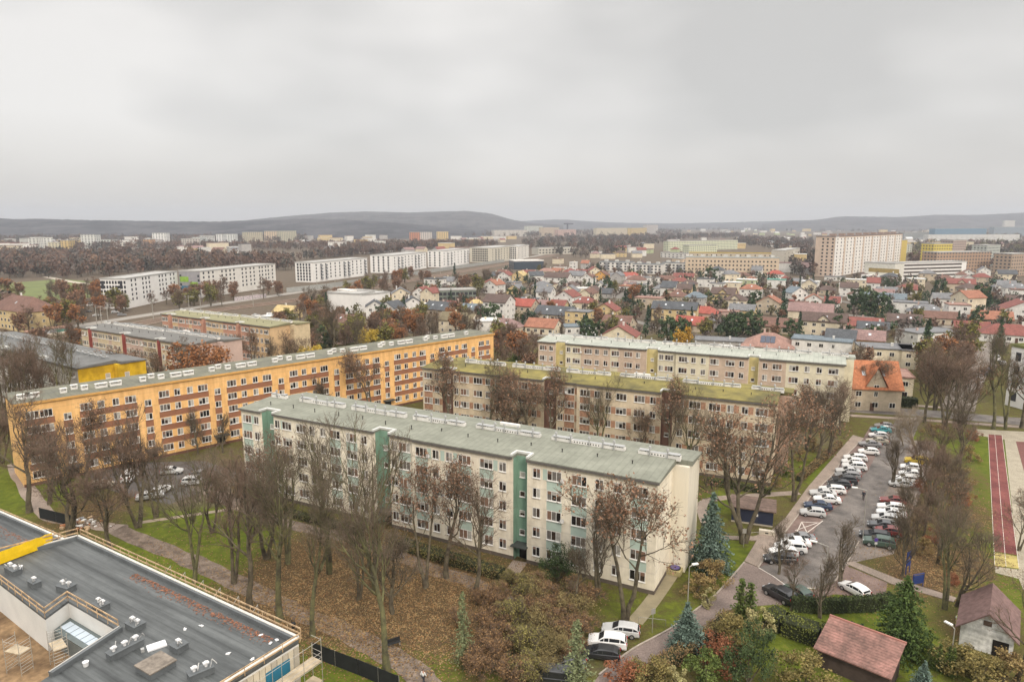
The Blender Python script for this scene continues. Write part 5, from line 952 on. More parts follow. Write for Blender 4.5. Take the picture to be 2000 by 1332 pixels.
# row of white apartment houses along the railway
def row(pa, pb, pc, top, nA, nB, label, col=WH, balc=True):
    a, b, c = at(*pa), at(*pb), at(*pc); Hr = height_to(*b, top); dd = depth_to(b, c, pa[0])
    cols = lin(nB, .05, .95); tblock('apartment_house', label, b, c, dd, Hr - 0.03, col, FROOF, cols, 5, Hr / 6.0, 2.6, 1.5, 1.6, balc=[i for i in range(nB) if balc and i % 5 in (1, 2)], cat='apartment house', cap=80, endc=lin(nA, .2, .85), efl=6, ew=1.7, eh=1.9)
row((578, 549), (613, 552), (718, 538), 514, 5, 12, 'white apartment house at the left end of the railway row')
row((724, 533), (768, 534), (833, 524), 500, 4, 10, 'white apartment house in the middle of the railway row')
row((836, 523), (865, 523), (916, 515), 491, 3, 8, 'white apartment house right of the middle of the railway row')
row((918, 514), (960, 513), (1008, 506), 485, 9, 9, 'cream apartment house with balconies at the right of the railway row', mat('cream_facade', (0.55, 0.51, 0.42), 0.85, 0.08), True)
row((985, 506), (1012, 508), (1033, 503), 482, 6, 4, 'pale apartment house behind the dark glass building', WH2, False)
tblock('office_building', 'dark blue glass office with white parapet', at(1004, 527), at(1062, 526), 22, 8.5, mat('dark_blue_glass', (0.045, 0.06, 0.08), 0.25, 0.2, 0.8, spec=.6), mat('white_roof', (0.62, 0.6, 0.57), 0.8), [], par=0.9)
tblock('hall', 'long low cream hall with dark windows beside the woods', at(1052, 498), at(1125, 496), 20, 10, mat('cream_hall', (0.5, 0.47, 0.4), 0.85), FROOF, lin(12), 2, 4, 2, 3, 2)
# white school with large window, grey terraces
ws0, ws1, ws2 = at(640, 604), at(702, 612), at(733, 606)
tblock('school_hall', 'white modern hall with one large grid window', ws0, ws1, 22, 9.5, WH, FROOF, [], cat='school'); q = MB(); Lw = math.hypot(ws1[0] - ws0[0], ws1[1] - ws0[1])
q.box(Lw * .22, Lw * .75, -.08, 0, 3.4, 7.0, 0)
for i in range(8): q.box(Lw * (.22 + .53 * i / 7) - .06, Lw * (.22 + .53 * i / 7) + .06, -.14, -.08, 3.4, 7.0, 1)
q.build('window', [mat('green_grey_glass', (0.12, 0.15, 0.14), 0.2), FRAME], TOPS[-1])
q = MB(); q.box(Lw * .1, Lw * .5, 5, 10, 9.8, 11.3); q.build('roof_vent', WH2, TOPS[-1])
tblock('school_wing', 'white narrow wing with one vertical dark window strip', at(702.5, 612.5), ws2, 20, 10.2, WH, FROOF, [.55], 3, 2.8, 1.2, 1.6, 2.4, cat='school')
tblock('terrace_house', 'glass and grey two storey terrace behind the twin gabled house', at(858, 590), at(930, 588), 10, 7, mat('grey_green_facade', (0.16, 0.18, 0.15), 0.6, 0.2, .4), FROOF, lin(9), 2, 3, 1, 2.0, 1.8)
for i, (a, b, l) in enumerate([((1170, 528), (1232, 530), 'left'), ((1235, 534), (1290, 536), 'middle'), ((1292, 532), (1346, 534), 'right')]):
    tblock('terrace_house', f'grey and white stepped terrace, {l} one of three behind the red roof', at(*a), at(*b), 12, 8.5 + i * .4, [WH2, mat('grey_facade', (0.25, 0.25, 0.25))], mat('blue_grey_roof', (0.2, 0.215, 0.225), 0.8), lin(8), 3, 2.8, .9, 1.9, 1.5, bands=[(.18, .3, .5, 8, 1), (.55, .68, .5, 8, 1)], roofbox=3)
tblock('terrace_house', 'pale blue and white low terrace before the green blocks', at(1290, 503), at(1340, 506), 11, 7, WH2, FROOF, lin(7), 2, 3, 1, 2, 1.5)
tblock('apartment_house', 'peach and white house with balconies left of the long beige slab', at(1332, 532), at(1350, 531), 14, 13, mat('peach_light', (0.55, 0.42, 0.3)), FROOF, [.3, .7], 4, 3, 1.2, 2, 1.6, cat='apartment house')
# slabs
def far_mat(name, col, per=(3.2, 3.0), win=(0.07, 0.07, 0.075), frac=0.5, offs=0.5):
    """plaster with a regular pattern of small windows, for slabs half a kilometre and more away"""
    if name in MATS: return MATS[name]
    m = bpy.data.materials.new(name); m.use_nodes = True; t = m.node_tree; n = t.nodes; l = t.links; b = n['Principled BSDF']; b.inputs['Roughness'].default_value = .85
    tc_ = n.new('ShaderNodeTexCoord'); s = n.new('ShaderNodeSeparateXYZ'); l.new(tc_.outputs['Object'], s.inputs[0])
    def mth(op, a, bb=None):
        q = n.new('ShaderNodeMath'); q.operation = op
        for i, v in enumerate((a, bb)):
            if v is None: continue
            if isinstance(v, (int, float)): q.inputs[i].default_value = v
            else: l.new(v, q.inputs[i])
        return q.outputs[0]
    def cell(v, p, lo, hi): f = mth('FRACT', mth('DIVIDE', v, p)); return mth('MULTIPLY', mth('GREATER_THAN', f, lo), mth('LESS_THAN', f, hi))
    xy = mth('ADD', s.outputs[0], s.outputs[1]); w = mth('MULTIPLY', cell(xy, per[0], .5 - frac / 2, .5 + frac / 2), cell(s.outputs[2], per[1], .3, .78))
    mx_ = n.new('ShaderNodeMixRGB'); l.new(w, mx_.inputs[0]); mx_.inputs[1].default_value = (*col, 1); mx_.inputs[2].default_value = (*win, 1); l.new(mx_.outputs[0], b.inputs['Base Color']); MATS[name] = m; return m
def slab_px(name, label, a, b, top, depth, wallm, roofm=FROOF, cols=(), floors=4, cat='apartment block', **k):
    p, q = at(*a), at(*b); H = height_to(*p, top); return tblock(name, label, p, q, depth, H, wallm, roofm, cols, floors, H / (floors + .5), H / (floors + .5) * .4, cat=cat, **k)
slab_px('apartment_block', 'long beige slab with peach stripes before the high rise', (1338, 537), (1520, 540), 503, 13, mat('peach_beige', (0.56, 0.45, 0.33), .9, .08, .2), mat('grey_roof_far', (0.34, 0.36, 0.34)), lin(24), 4, roofbox=8)
slab_px('apartment_block', 'beige slab with yellow roof edge, behind the long peach striped one', (1345, 515), (1540, 518), 494, 13, mat('beige_far', (0.5, 0.43, 0.33), .9, .08), mat('mustard_roof', (0.42, 0.32, 0.1)), lin(20), 4)
slab_px('apartment_block', 'grey beige block half hidden beside the high rise', (1530, 528), (1560, 520), 490, 13, mat('grey_beige_far', (0.46, 0.43, 0.37), .9, .08), FROOF, lin(5), 5)
slab_px('apartment_block', 'pale green long slab with white bays on the far slope', (1305, 491), (1440, 487), 472, 12, far_mat('pale_green_grid', (0.60, 0.62, 0.45), (4.0, 3.0)), FROOF)
slab_px('apartment_block', 'pale green slab nearer the dark wood', (1345, 500), (1400, 498), 480, 12, far_mat('pale_green_grid', (0.50, 0.52, 0.36)), FROOF)
# high rise: light front with salmon ribs
t0, t1, t2 = at(1589, 536), at(1626, 541), at(1757, 519); TH = height_to(*t1, 463)
HR = thing('high_rise', 'large eleven storey slab with white bays and salmon ribs', 'high rise', (*t1, 0), ang(t1, t2)); Lt = math.hypot(t2[0] - t1[0], t2[1] - t1[1])
sal = mat('salmon_brown_render', (0.57, 0.45, 0.36), 0.9, 0.08, .2); whr = mat('white_bay', (0.72, 0.69, 0.65), .85, .05, .2)
HRD = depth_to(t1, t2, 1589); print('HRD', HRD, TH, Lt, dA, dB); m_ = MB(); m_.box(0, Lt, 0, HRD, 0, TH, 0, skip='b'); 
for i in range(8): m_.box(Lt * (i / 8 + .0) + .3, Lt * (i / 8 + .1), -.5, 0, 0, TH - 1, 1)
m_.box(0, Lt * .035, -.52, -.02, 0, TH, 1); m_.build('wall', [sal, whr], HR); m_ = MB(); m_.box(-.3, Lt + .3, -.3, HRD + .3, TH, TH + .6); rfh = m_.build('roof', mat('dark_roof_far', (0.15, 0.12, 0.11)), HR)
for i in range(9): m_ = MB(); x = Lt * (i + .5) / 9; m_.box(x - 2, x + 2, 4, 9, TH + .6, TH + 2.6); m_.build('lift_house', mat('brown_plant', (0.3, 0.22, 0.18)), rfh)
nfl = 11; fh = TH / (nfl + .35); cnt = 0; rest = MB()
for k in range(nfl):
    for i in range(8):
        for j, off in enumerate((.022, .066, .1085)):
            x = Lt * (i / 8 + off); y = -.5 if j < 2 else 0; z = fh * k + fh * .45
            if cnt < 98 and k >= 7: link('window', swin(1.9, 1.6), HR, (x, y, z), 0); cnt += 1
            else: rest.box(x - .95, x + .95, y - .06, y, z, z + 1.6)
q = rest.build('window', mat('dark_window', (0.045, 0.045, 0.05)), HR); q['kind'] = 'stuff'
# end face of the high rise
for k in range(nfl):
    for c_ in (.12, .38, .62): link('window', swin(1.6, 1.5), HR, (0, HRD * c_, fh * k + fh * .45), R(-90))
slab_px('apartment_block', 'yellow and green end slab behind the high rise', (1752, 518), (1768, 516), 470, 10, mat('yellow_far', (0.55, 0.42, 0.12)), FROOF)
# school with white bands
slab_px('school_building', 'long white building with ribbon windows below the high rise', (1745, 546), (1885, 541), 515, 14, WH, FROOF, [], 4, cat='school')
q = MB(); sb = TOPS[-1]; p, p2 = at(1745, 546), at(1885, 541); Lq = math.hypot(p2[0] - p[0], p2[1] - p[1])
for k in range(4): q.box(3, Lq - 6, -.06, 0, 1.8 + 3.1 * k, 3.4 + 3.1 * k)
q.build('ribbon_window', mat('ribbon_glass', (0.10, 0.085, 0.075), .3, .3, .4), sb)
slab_px('school_building', 'white and ochre wing with terrace at the foot of the high rise', (1686, 545), (1745, 549), 513, 16, mat('off_white_wing', (0.62, 0.6, 0.53)), FROOF, [], 3, cat='school'); q = MB(); Lq = 38
q.box(4, 30, -.06, 0, 6.5, 10, 0); q.box(1, 34, -6, 0, 0, 4.2, 1); q.box(2, 33, -6.05, -6, 1.2, 2.8, 2); q.build('ochre_panel', [mat('ochre_facade', (0.3, 0.22, 0.08)), WH, mat('dark_window', (0.045, 0.045, 0.05))], TOPS[-1])
for i, (a, b, top, c, lb) in enumerate([((1820, 523), (1856, 522), 477, (0.6, 0.48, 0.1), 'bright yellow block behind the white school'), ((1826, 538), (1932, 535), 494, (0.38, 0.26, 0.18), 'brown balcony block behind the white school'), ((1858, 508), (1884, 507), 470, (0.42, 0.33, 0.28), 'pinkish grey block right of the yellow one'), ((1924, 520), (1950, 518), 480, (0.42, 0.44, 0.4), 'pale grey green tower with rounded balconies'),
        ((1972, 540), (2010, 538), 497, (0.4, 0.3, 0.22), 'brown block at the right edge of the town'), ((1766, 500), (1780, 500), 478, (0.5, 0.5, 0.42), 'pale yellow block right of the high rise'), ((1824, 470), (1925, 468), 447, (0.15, 0.26, 0.36), 'long blue glass hall on the far slope'), ((1812, 474), (1990, 473), 459, (0.68, 0.67, 0.64), 'long white hall below the blue glass hall'), ((1940, 462), (2020, 460), 444, (0.25, 0.3, 0.34), 'blue grey factory at the far right'), ((1960, 455), (1980, 455), 431, (0.6, 0.58, 0.53), 'white office tower on the far slope'), ((1765, 470), (1815, 468), 455, (0.3, 0.31, 0.3), 'grey hall beyond the high rise')]):
    slab_px('building', lb, a, b, top, 16, far_mat('grid_%d' % i, c, (3.6, 3.1)), FROOF, cat='building')
# towers on the far left and centre, well over a kilometre away
FT = [((40, 487), (57, 488), 466, (0.62, 0.62, 0.57), 'pale slab tower farthest left below the wooded ridge'), ((61, 487), (87, 488), 464, (0.64, 0.63, 0.58), 'pale slab tower second from the left below the ridge'), ((95, 488), (118, 488), 474, (0.55, 0.5, 0.35), 'low yellowish block right of the left slab towers'), ((120, 488), (137, 488), 470, (0.55, 0.4, 0.17), 'amber block right of the left slab towers'),
      ((160, 487), (189, 487), 459, (0.62, 0.62, 0.58), 'stepped white tower group below the ridge'), ((192, 484), (222, 484), 469, (0.55, 0.57, 0.53), 'pale grey blocks right of the stepped white tower'), ((222, 486), (262, 486), 474, (0.62, 0.58, 0.52), 'long low cream block below the ridge'), ((281, 486), (296, 486), 468, (0.47, 0.27, 0.14), 'small rust tower beside the lone white tower'), ((299, 481), (326, 481), 456, (0.70, 0.69, 0.66), 'lone white tower below the ridge'),
      ((366, 487), (392, 486), 467, (0.55, 0.5, 0.45), 'greyish slab tower left of the white tower row'), ((392, 483), (405, 482), 464, (0.58, 0.6, 0.57), 'narrow tower, second of the white tower row'), ((405, 481), (421, 480), 461, (0.62, 0.61, 0.58), 'white tower, third of the tower row'), ((423, 478), (437, 478), 458, (0.64, 0.64, 0.62), 'tallest tower of the white tower row'), ((440, 477), (460, 477), 458, (0.62, 0.63, 0.6), 'last tower of the white tower row'),
      ((483, 476), (514, 475), 454, (0.5, 0.45, 0.33), 'striped beige hospital wing at the left'), ((517, 473), (550, 473), 452, (0.56, 0.45, 0.32), 'peach middle wing of the hospital'), ((551, 474), (580, 473), 452, (0.5, 0.47, 0.35), 'striped beige hospital wing at the right'), ((800, 471), (821, 471), 454, (0.47, 0.2, 0.11), 'brick red tower left of the amber ones'), ((821, 471), (843, 471), 454, (0.6, 0.4, 0.19), 'amber tower beside the brick red tower'), ((853, 471), (875, 471), 453, (0.6, 0.45, 0.22), 'separate amber tower right of the pair'),
      ((965, 463), (1030, 462), 450, (0.58, 0.54, 0.48), 'pale slab row left of the far housing'), ((1030, 458), (1060, 457), 442, (0.56, 0.57, 0.5), 'pale green tower row with dotted windows'), ((1060, 462), (1092, 461), 445, (0.56, 0.45, 0.33), 'peach tower row with dark roof boxes'), ((1090, 462), (1125, 461), 449, (0.56, 0.38, 0.32), 'pinkish slab at the end of the far row'), ((1165, 461), (1262, 459), 446, (0.6, 0.53, 0.4), 'very long cream slab on the horizon'), ((1233, 461), (1263, 459), 446, (0.6, 0.45, 0.2), 'amber end of the very long slab'), ((1263, 459), (1285, 458), 440, (0.52, 0.48, 0.45), 'block with antennas on the horizon'),
      ((1418, 462), (1427, 462), 451, (0.62, 0.61, 0.6), 'small white church like tower')]
for i, (a, b, top, c, lb) in enumerate(FT): slab_px('tower_block', lb, a, b, top, 16, far_mat('far_grid_%d' % (i % 9 + (0 if i < 9 else 10) + (20 if i > 18 else 0)), c, (6.0, 3.0), frac=.45), FROOF, cat='tower block')
cr_ = thing('tower_crane', 'dark tower crane rising above the pinkish slab', 'crane', (*at(1108, 461), 0)); hcr = height_to(*at(1108, 461), 436); m_ = MB(); m_.box(-3, 3, -3, 3, 0, hcr); m_.build('mast', mat('crane_steel', (0.1, 0.1, 0.12)), cr_); m_ = MB(); m_.box(-14, 22, -2, 2, hcr - 5, hcr - 1); m_.build('jib', MATS['crane_steel'], cr_)
# small pale houses of the distant town: each a thing while it can be told apart
rr4 = random.Random(8); cnt = 0
for (x0, x1, y0, y1, n) in [(560, 760, 455, 480, 34), (340, 480, 488, 497, 14), (640, 900, 474, 496, 34), (1320, 1560, 438, 455, 30), (1560, 1640, 440, 462, 16), (1770, 1990, 440, 490, 62), (0, 330, 474, 486, 34), (1620, 1760, 446, 458, 14), (880, 1010, 466, 476, 14), (0, 60, 486, 500, 8), (1450, 1580, 500, 535, 8)]:
    for k in range(n):
        px, py = rr4.uniform(x0, x1), rr4.uniform(y0, y1); x, y = at(px, py); dd = y / 1000; w, d = rr4.uniform(12, 26) * (1 + dd * .25), rr4.uniform(10, 16)
        kf = rr4.choice(['gable', 'hip', 'flat', 'flat', 'flat'])
        if free(x, y, w * .5): house(px, py, w if kf == 'flat' else min(w, 18), d, rr4.choice([2, 3, 3, 4, 5]) if kf == 'flat' else 2, kf, rr4.choice(['red', 'grey', 'white', 'mauve', 'brown']), rr4.choice(['white', 'white', 'cream', 'grey', 'yellow']), rr4.choice([-27, 0.0, 40]), 0, chim=False)
# left villa with red roof, station shelters, right edge building, orange-roof house
vx, vy = at(52, 640); house(52, 640, 34, 15, 3, 'hip', 'brown', 'yellow', a=-31, lvl=2, label='yellow villa with large red brown hipped roof beyond the station', rise=6)
house(150, 622, 5, 4, 1, 'hip', 'red', 'orange', a=-31, lvl=1, label='tiny orange kiosk with red roof beyond the station')
house(1694, 792, 12.5, 11, 2, 'gable', 'tangerine', 'beige', a=-10, dormer=True, lvl=2, label='house with steep orange tiled roof behind bare trees', rise=6.0)
house(1742, 770, 8, 12, 2, 'flat', 'coral', 'cream', a=-20, lvl=2, label='cream annex with coral flat roof beside the orange roofed house')
house(1793, 716, 12, 12, 2, 'flat', 'grey', 'cream', a=-22, lvl=2, label='cream cube with patched grey roof above the big bare oak')
tblock('apartment_house', 'white modern house with planted flat roof at the right edge', at(1962, 790), at(2040, 812), 20, 16, WH, mat('green_roof', (0.16, 0.17, 0.06), .95, .3, .3), [.2, .55, .85], 4, 3.6, 1.6, 1.5, 2.3, cat='apartment house')
# station shelters
for a, b, h, lb in [((55, 664), (90, 660), 3.2, 'grey and red station shelter nearest the platform end'), ((92, 655), (140, 648), 2.6, 'long station shelter with green writing strip'), ((100, 628), (120, 625), 3, 'small grey and red hut across the tracks')]:
    p, q_ = at(*a), at(*b); o = tblock('station_shelter', lb, p, q_, 3, h, [mat('shelter_grey', (0.34, 0.35, 0.37), .7), mat('shelter_red', (0.3, 0.08, 0.06))], mat('coral_roof', (0.42, 0.24, 0.18)), [], bands=[(.55, .95, .3, h - .3, 1)], cat='shelter', par=.1)
pg = MB(); p, q_ = at(104, 653), at(134, 649); pg.box(0, math.hypot(q_[0] - p[0], q_[1] - p[1]), -.1, 0, .6, 1.9); o = pg.build('painted_hoarding', mat('teal_paint', (0.05, 0.3, 0.25), .7, .4, 1.5), loc=(p[0], p[1] - .3, 0), rz=ang(p, q_)); tag(o, 'teal painted hoarding on the station shelter', 'hoarding')
ribbon('platform', [(-40, 672), (40, 662), (140, 650)], 5, mat('platform_slab', (0.45, 0.38, 0.3), .9, .1, .3), 0.75)
def retwall(name, label, pts, h, m, w=.3):
    P = [at(*p) for p in pts]; mb = MB(); o = P[0]
    for a, b in zip(P, P[1:]):
        l = math.hypot(b[0] - a[0], b[1] - a[1]); c, s = (b[0] - a[0]) / l * w / 2, (b[1] - a[1]) / l * w / 2
        mb.prism(ccw([(a[0] - s - o[0], a[1] + c - o[1]), (a[0] + s - o[0], a[1] - c - o[1]), (b[0] + s - o[0], b[1] - c - o[1]), (b[0] - s - o[0], b[1] + c - o[1])]), 0, h)
    return tag(mb.build(name, m, loc=(*o, 0)), label, 'wall')
retwall('noise_barrier', 'long grey noise barrier along the railway', [(560, 572), (640, 563), (760, 545), (900, 524), (985, 512)], 3.5, mat('barrier_grey', (0.33, 0.33, 0.31), .8, .12, .3))
retwall('retaining_wall', 'graffiti covered concrete wall beside the tracks', [(458, 588), (520, 581)], 2.4, mat('graffiti_wall', (0.42, 0.41, 0.4), .8, .4, 1.2, (0.5, 0.42, 0.44)))
retwall('retaining_wall', 'grey green panel wall between railway and blocks', [(60, 700), (155, 676)], 3.0, mat('mossy_wall', (0.24, 0.22, 0.15), .9, .2, .5))
# woods that read as one mass
def woods(name, px_poly_list, n, hmin, hmax, cols, seed, tris=46, gap=4):
    r = np.random.default_rng(seed); pr = random.Random(seed); C = []
    tot = sum(k for _, k in px_poly_list)
    for poly, k in px_poly_list:
        xs = [p[0] for p in poly]; ys = [p[1] for p in poly]; W_ = [at(*p) for p in poly]; wx = [p[0] for p in W_]; wy = [p[1] for p in W_]; m = 0; t = 0
        while m < n * k / tot and t < 60000:
            t += 1; x, y = pr.uniform(min(wx), max(wx)), pr.uniform(min(wy), max(wy))
            if inpoly(x, y, W_) and free(x, y, gap): C.append((x, y)); m += 1
    C = np.array(C); m = len(C); h = r.uniform(hmin, hmax, m); w = h * r.uniform(.28, .42, m)
    d = nrm(r.normal(size=(m, tris, 3))) * (r.random((m, tris, 1)) ** .4); P = np.stack([C[:, 0:1] + d[..., 0] * w[:, None], C[:, 1:2] + d[..., 1] * w[:, None], h[:, None] * (.56 + .42 * d[..., 2])], -1).reshape(-1, 3)
    sc_ = (np.repeat(h, tris) * .10)[:, None]; a = nrm(r.normal(size=P.shape)) ; b = r.normal(size=P.shape); b = nrm(b - (a * b).sum(-1, keepdims=True) * a)
    a[:, 2] *= 1.5; V = np.stack([P - a * sc_, P + b * sc_ * .7, P + a * sc_, P - b * sc_ * .5], 1).reshape(-1, 3); Q = np.arange(len(V)).reshape(-1, 4); mi = np.repeat(r.integers(0, len(cols), m), tris)
    TR = np.zeros((m, 2, 3)); TR[:, 0, :2] = C; TR[:, 1, :2] = C; TR[:, 1, 2] = h * .7; Vt, Qt = tubes(TR, np.full((m, 2), .25), 3); Vj = np.concatenate([V, Vt]); 
    me = np_mesh(name, Vj, [Q, Qt + len(V)], cols + [BARK], np.concatenate([mi, np.full(len(Qt), len(cols))])); return tag(link(name, me), kind='stuff')
WB = [mat('wood_brown', (0.14, 0.09, 0.068), .95, .3, .05), mat('wood_grey', (0.125, 0.10, 0.085), .95, .3, .05), mat('wood_rust', (0.16, 0.10, 0.065), .95, .3, .05), mat('wood_dark', (0.075, 0.068, 0.055), .95, .3, .05), mat('wood_olive', (0.13, 0.12, 0.055), .95, .3, .05)]
woods('woodland', [([(-40, 500), (340, 500), (560, 512), (575, 530), (350, 528), (210, 545), (-40, 545)], 9), ([(-60, 487), (700, 492), (900, 486), (1000, 482), (900, 478), (560, 482), (-60, 482)], 7), ([(560, 512), (730, 498), (920, 478), (700, 492)], 3)], 1900, 11, 17, [WB[0], WB[1], WB[0], WB[2], WB[3]], 3)
woods('woodland', [([(1130, 508), (1220, 500), (1320, 470), (1450, 465), (1440, 460), (1100, 466), (1010, 478), (1040, 492)], 7), ([(1430, 478), (1585, 500), (1585, 475), (1450, 468)], 3), ([(1540, 540), (1600, 540), (1590, 505), (1550, 505)], 1)], 1100, 11, 17, [WB[0], WB[1], WB[3]], 4)
woods('woodland', [([(1770, 520), (1990, 530), (2060, 500), (1990, 478), (1780, 480)], 6), ([(-80, 620), (-80, 560), (20, 600), (30, 640)], 1), ([(1860, 470), (2080, 475), (2080, 455), (1780, 460)], 4)], 650, 10, 16, [WB[0], WB[3], WB[4]], 5)
woods('woodland', [([(700, 462), (1010, 466), (1330, 460), (1330, 450), (1000, 455), (640, 455)], 6), ([(-100, 478), (600, 476), (600, 466), (-100, 468)], 5), ([(1300, 452), (1600, 452), (1760, 462), (2100, 462), (2100, 446), (1300, 444)], 6)], 2600, 12, 20, [WB[1], WB[0], WB[3]], 6, 26)
woods('estate_trees', [([(1000, 560), (1180, 520), (1340, 532), (1560, 548), (1990, 540), (2010, 600), (1700, 605), (1300, 600), (1010, 605)], 8), ([(860, 640), (1040, 600), (1300, 600), (1700, 605), (2000, 600), (2000, 650), (1640, 680), (1300, 665), (1040, 655)], 4), ([(640, 600), (860, 560), (1000, 530), (1000, 600), (860, 640), (700, 660)], 3)], 760, 3.5, 8.0, [WB[0], WB[1], mat('estate_evergreen', (0.04, 0.06, 0.035), .95, .3, .1), mat('estate_evergreen2', (0.05, 0.075, 0.04), .95, .3, .1), WB[1], WB[4]], 9, 60, 1.0)
# hills
def hill_range(name, pts, y0, y1, col, seed, base_py=None):
    """ridge line given by its skyline as seen from the survey point, at distance y0, falling to the plain towards and behind"""
    r = np.random.default_rng(seed); px = np.array([p[0] for p in pts], float); py = np.array([p[1] for p in pts], float); xs = np.linspace(px[0], px[-1], 260); ys = np.interp(xs, px, py)
    k = np.convolve(ys, np.ones(9) / 9, 'same'); ys[6:-6] = k[6:-6]; hz = []; X0 = []
    for a, b in zip(xs, ys): d = y1; x = (a - 1000) / F * (d * cP + (CAMH - 60) * sP); X0.append(x); hz.append(max(3, height_to(x, d, b)))
    X0 = np.array(X0); hz = np.array(hz); T_ = np.linspace(-1, 1, 26); V = []
    for t in T_:
        f = np.cos(np.clip(t, -1, 1) * np.pi / 2) ** 1.3; yy = y1 + t * (y1 - y0) ; n1 = np.interp(np.arange(260), np.arange(0, 260, 6), r.normal(size=44)); z = hz * f * (1 + .12 * n1 * (1 - f)) - 2 * (1 - f); V.append(np.stack([X0 * yy / y1, np.full(260, yy) + 60 * n1 * (1 - abs(t)) * abs(t), z], -1))
    V = np.array(V).reshape(-1, 3); ii = (np.arange(25)[:, None] * 260 + np.arange(259)[None]).ravel(); Q = np.stack([ii, ii + 1, ii + 261, ii + 260], -1)
    # tree cover roughness
    V[:, 2] += r.random(len(V)) * 2.5 * (V[:, 2] > 8); return tag(link(name, np_mesh(name, V, Q, col)), kind='structure')
HC = mat('wooded_hill', (0.036, 0.034, 0.038), .95, .5, .012, (0.065, 0.058, 0.056), fine=.05, bump=1.0)
hill_range('hills', [(-500, 432), (-150, 430), (-20, 424), (20, 430), (60, 428), (180, 431), (300, 433), (420, 434), (520, 431), (600, 428), (700, 431), (800, 438), (870, 446), (950, 452)], 2100, 2750, mat('near_ridge_wood', (0.026, 0.028, 0.034), .95, .5, .012, (0.05, 0.047, 0.05), fine=.05, bump=1.0), 1)
hill_range('hills', [(430, 436), (480, 431), (560, 423), (650, 416), (720, 414), (800, 416), (860, 414), (915, 413), (960, 418), (1000, 430), (1040, 437), (1100, 440)], 3500, 4500, HC, 2)
hill_range('hills', [(930, 438), (1000, 434), (1060, 430), (1100, 429), (1150, 433), (1220, 436), (1320, 437), (1420, 435), (1560, 431), (1800, 430), (2200, 428)], 5200, 6500, HC, 3)
hill_range('hills', [(1490, 438), (1540, 432), (1600, 430), (1640, 423), (1700, 424), (1760, 425), (1830, 420), (1900, 421), (2000, 416), (2200, 412), (2500, 418)], 4200, 5200, HC, 4)

# ------------------------------------------------------------------ cars
PAINT = {'white': (0.78, 0.77, 0.75), 'silver': (0.52, 0.52, 0.51), 'grey': (0.22, 0.22, 0.225), 'dark grey': (0.09, 0.092, 0.097), 'black': (0.022, 0.023, 0.026), 'dark blue': (0.025, 0.045, 0.09), 'red': (0.2, 0.035, 0.03), 'teal': (0.03, 0.24, 0.27), 'green': (0.05, 0.085, 0.065), 'beige': (0.42, 0.38, 0.3), 'yellow': (0.6, 0.42, 0.03)}
def paint(c):
    n = c.replace(' ', '_') + '_car_paint'
    if n not in MATS:
        m = mat(n, PAINT[c], 0.32, 0.04, 0.8, spec=.5); m.node_tree.nodes['Principled BSDF'].inputs['Coat Weight'].default_value = 0.5; m.node_tree.nodes['Principled BSDF'].inputs['Coat Roughness'].default_value = 0.12
    return MATS[n]
CGL = mat('car_glass', (0.02, 0.022, 0.025), 0.08, 0.1, 1, spec=.7); RUB = mat('tyre_rubber', (0.02, 0.02, 0.02), .85); RIM = mat('wheel_rim', (0.4, 0.4, 0.4), .35, metal=.5); HL = mat('headlamp', (0.6, 0.62, 0.64), .15, spec=.7); TLm = mat('tail_lamp', (0.35, 0.015, 0.012), .25, spec=.6); TRIMB = mat('black_trim', (0.025, 0.025, 0.025), .6)
# stations along x (front = +x): x, z of bonnet/belt line, half width at belt, roof z, half width at roof
CT = {
 'hatchback': dict(L=4.0, st=[(2.0, .52, .62, 0), (1.93, .68, .76, 0), (1.6, .80, .82, 0), (1.05, .92, .85, 0), (0.95, .94, .85, .96), (0.15, .96, .86, 1.40), (-.3, .97, .86, 1.46), (-1.2, .98, .85, 1.43), (-1.72, .98, .83, 1.22), (-1.93, .96, .80, .97), (-1.98, .7, .76, 0)]),
 'estate': dict(L=4.5, st=[(2.25, .5, .64, 0), (2.17, .66, .78, 0), (1.8, .78, .84, 0), (1.15, .90, .86, 0), (1.05, .92, .86, .94), (0.2, .94, .87, 1.38), (-.3, .95, .87, 1.44), (-1.5, .97, .86, 1.42), (-1.98, .98, .83, 1.22), (-2.18, .96, .80, .97), (-2.24, .68, .76, 0)]),
 'saloon': dict(L=4.5, st=[(2.25, .5, .64, 0), (2.17, .64, .78, 0), (1.8, .76, .84, 0), (1.05, .88, .86, 0), (0.95, .90, .86, .92), (0.1, .93, .87, 1.36), (-.4, .94, .87, 1.42), (-.95, .94, .86, 1.36), (-1.6, .95, .84, .97), (-2.16, .93, .80, 0), (-2.24, .7, .76, 0)]),
 'suv': dict(L=4.5, st=[(2.25, .62, .66, 0), (2.17, .84, .82, 0), (1.8, .96, .88, 0), (1.15, 1.04, .90, 0), (1.05, 1.06, .90, 1.08), (0.35, 1.08, .91, 1.58), (-.2, 1.09, .91, 1.66), (-1.5, 1.11, .90, 1.63), (-1.98, 1.11, .87, 1.42), (-2.18, 1.08, .84, 1.1), (-2.24, .8, .80, 0)]),
 'van': dict(L=4.9, st=[(2.45, .62, .70, 0), (2.38, .85, .86, 0), (2.0, 1.02, .92, 0), (1.75, 1.12, .93, 0), (1.65, 1.15, .94, 1.17), (0.95, 1.2, .95, 1.85), (0.4, 1.2, .95, 1.93), (-1.6, 1.2, .95, 1.92), (-2.2, 1.2, .94, 1.86), (-2.40, 1.18, .92, 1.3), (-2.45, .8, .88, 0)])}
CARM = {}
m_ = MB(); m_.box(-.01, .01, -.26, .26, -.055, .055); NPL = m_.build('number_plate', mat('plate_white', (0.7, 0.7, 0.66), .5, .03), mesh_only=True)
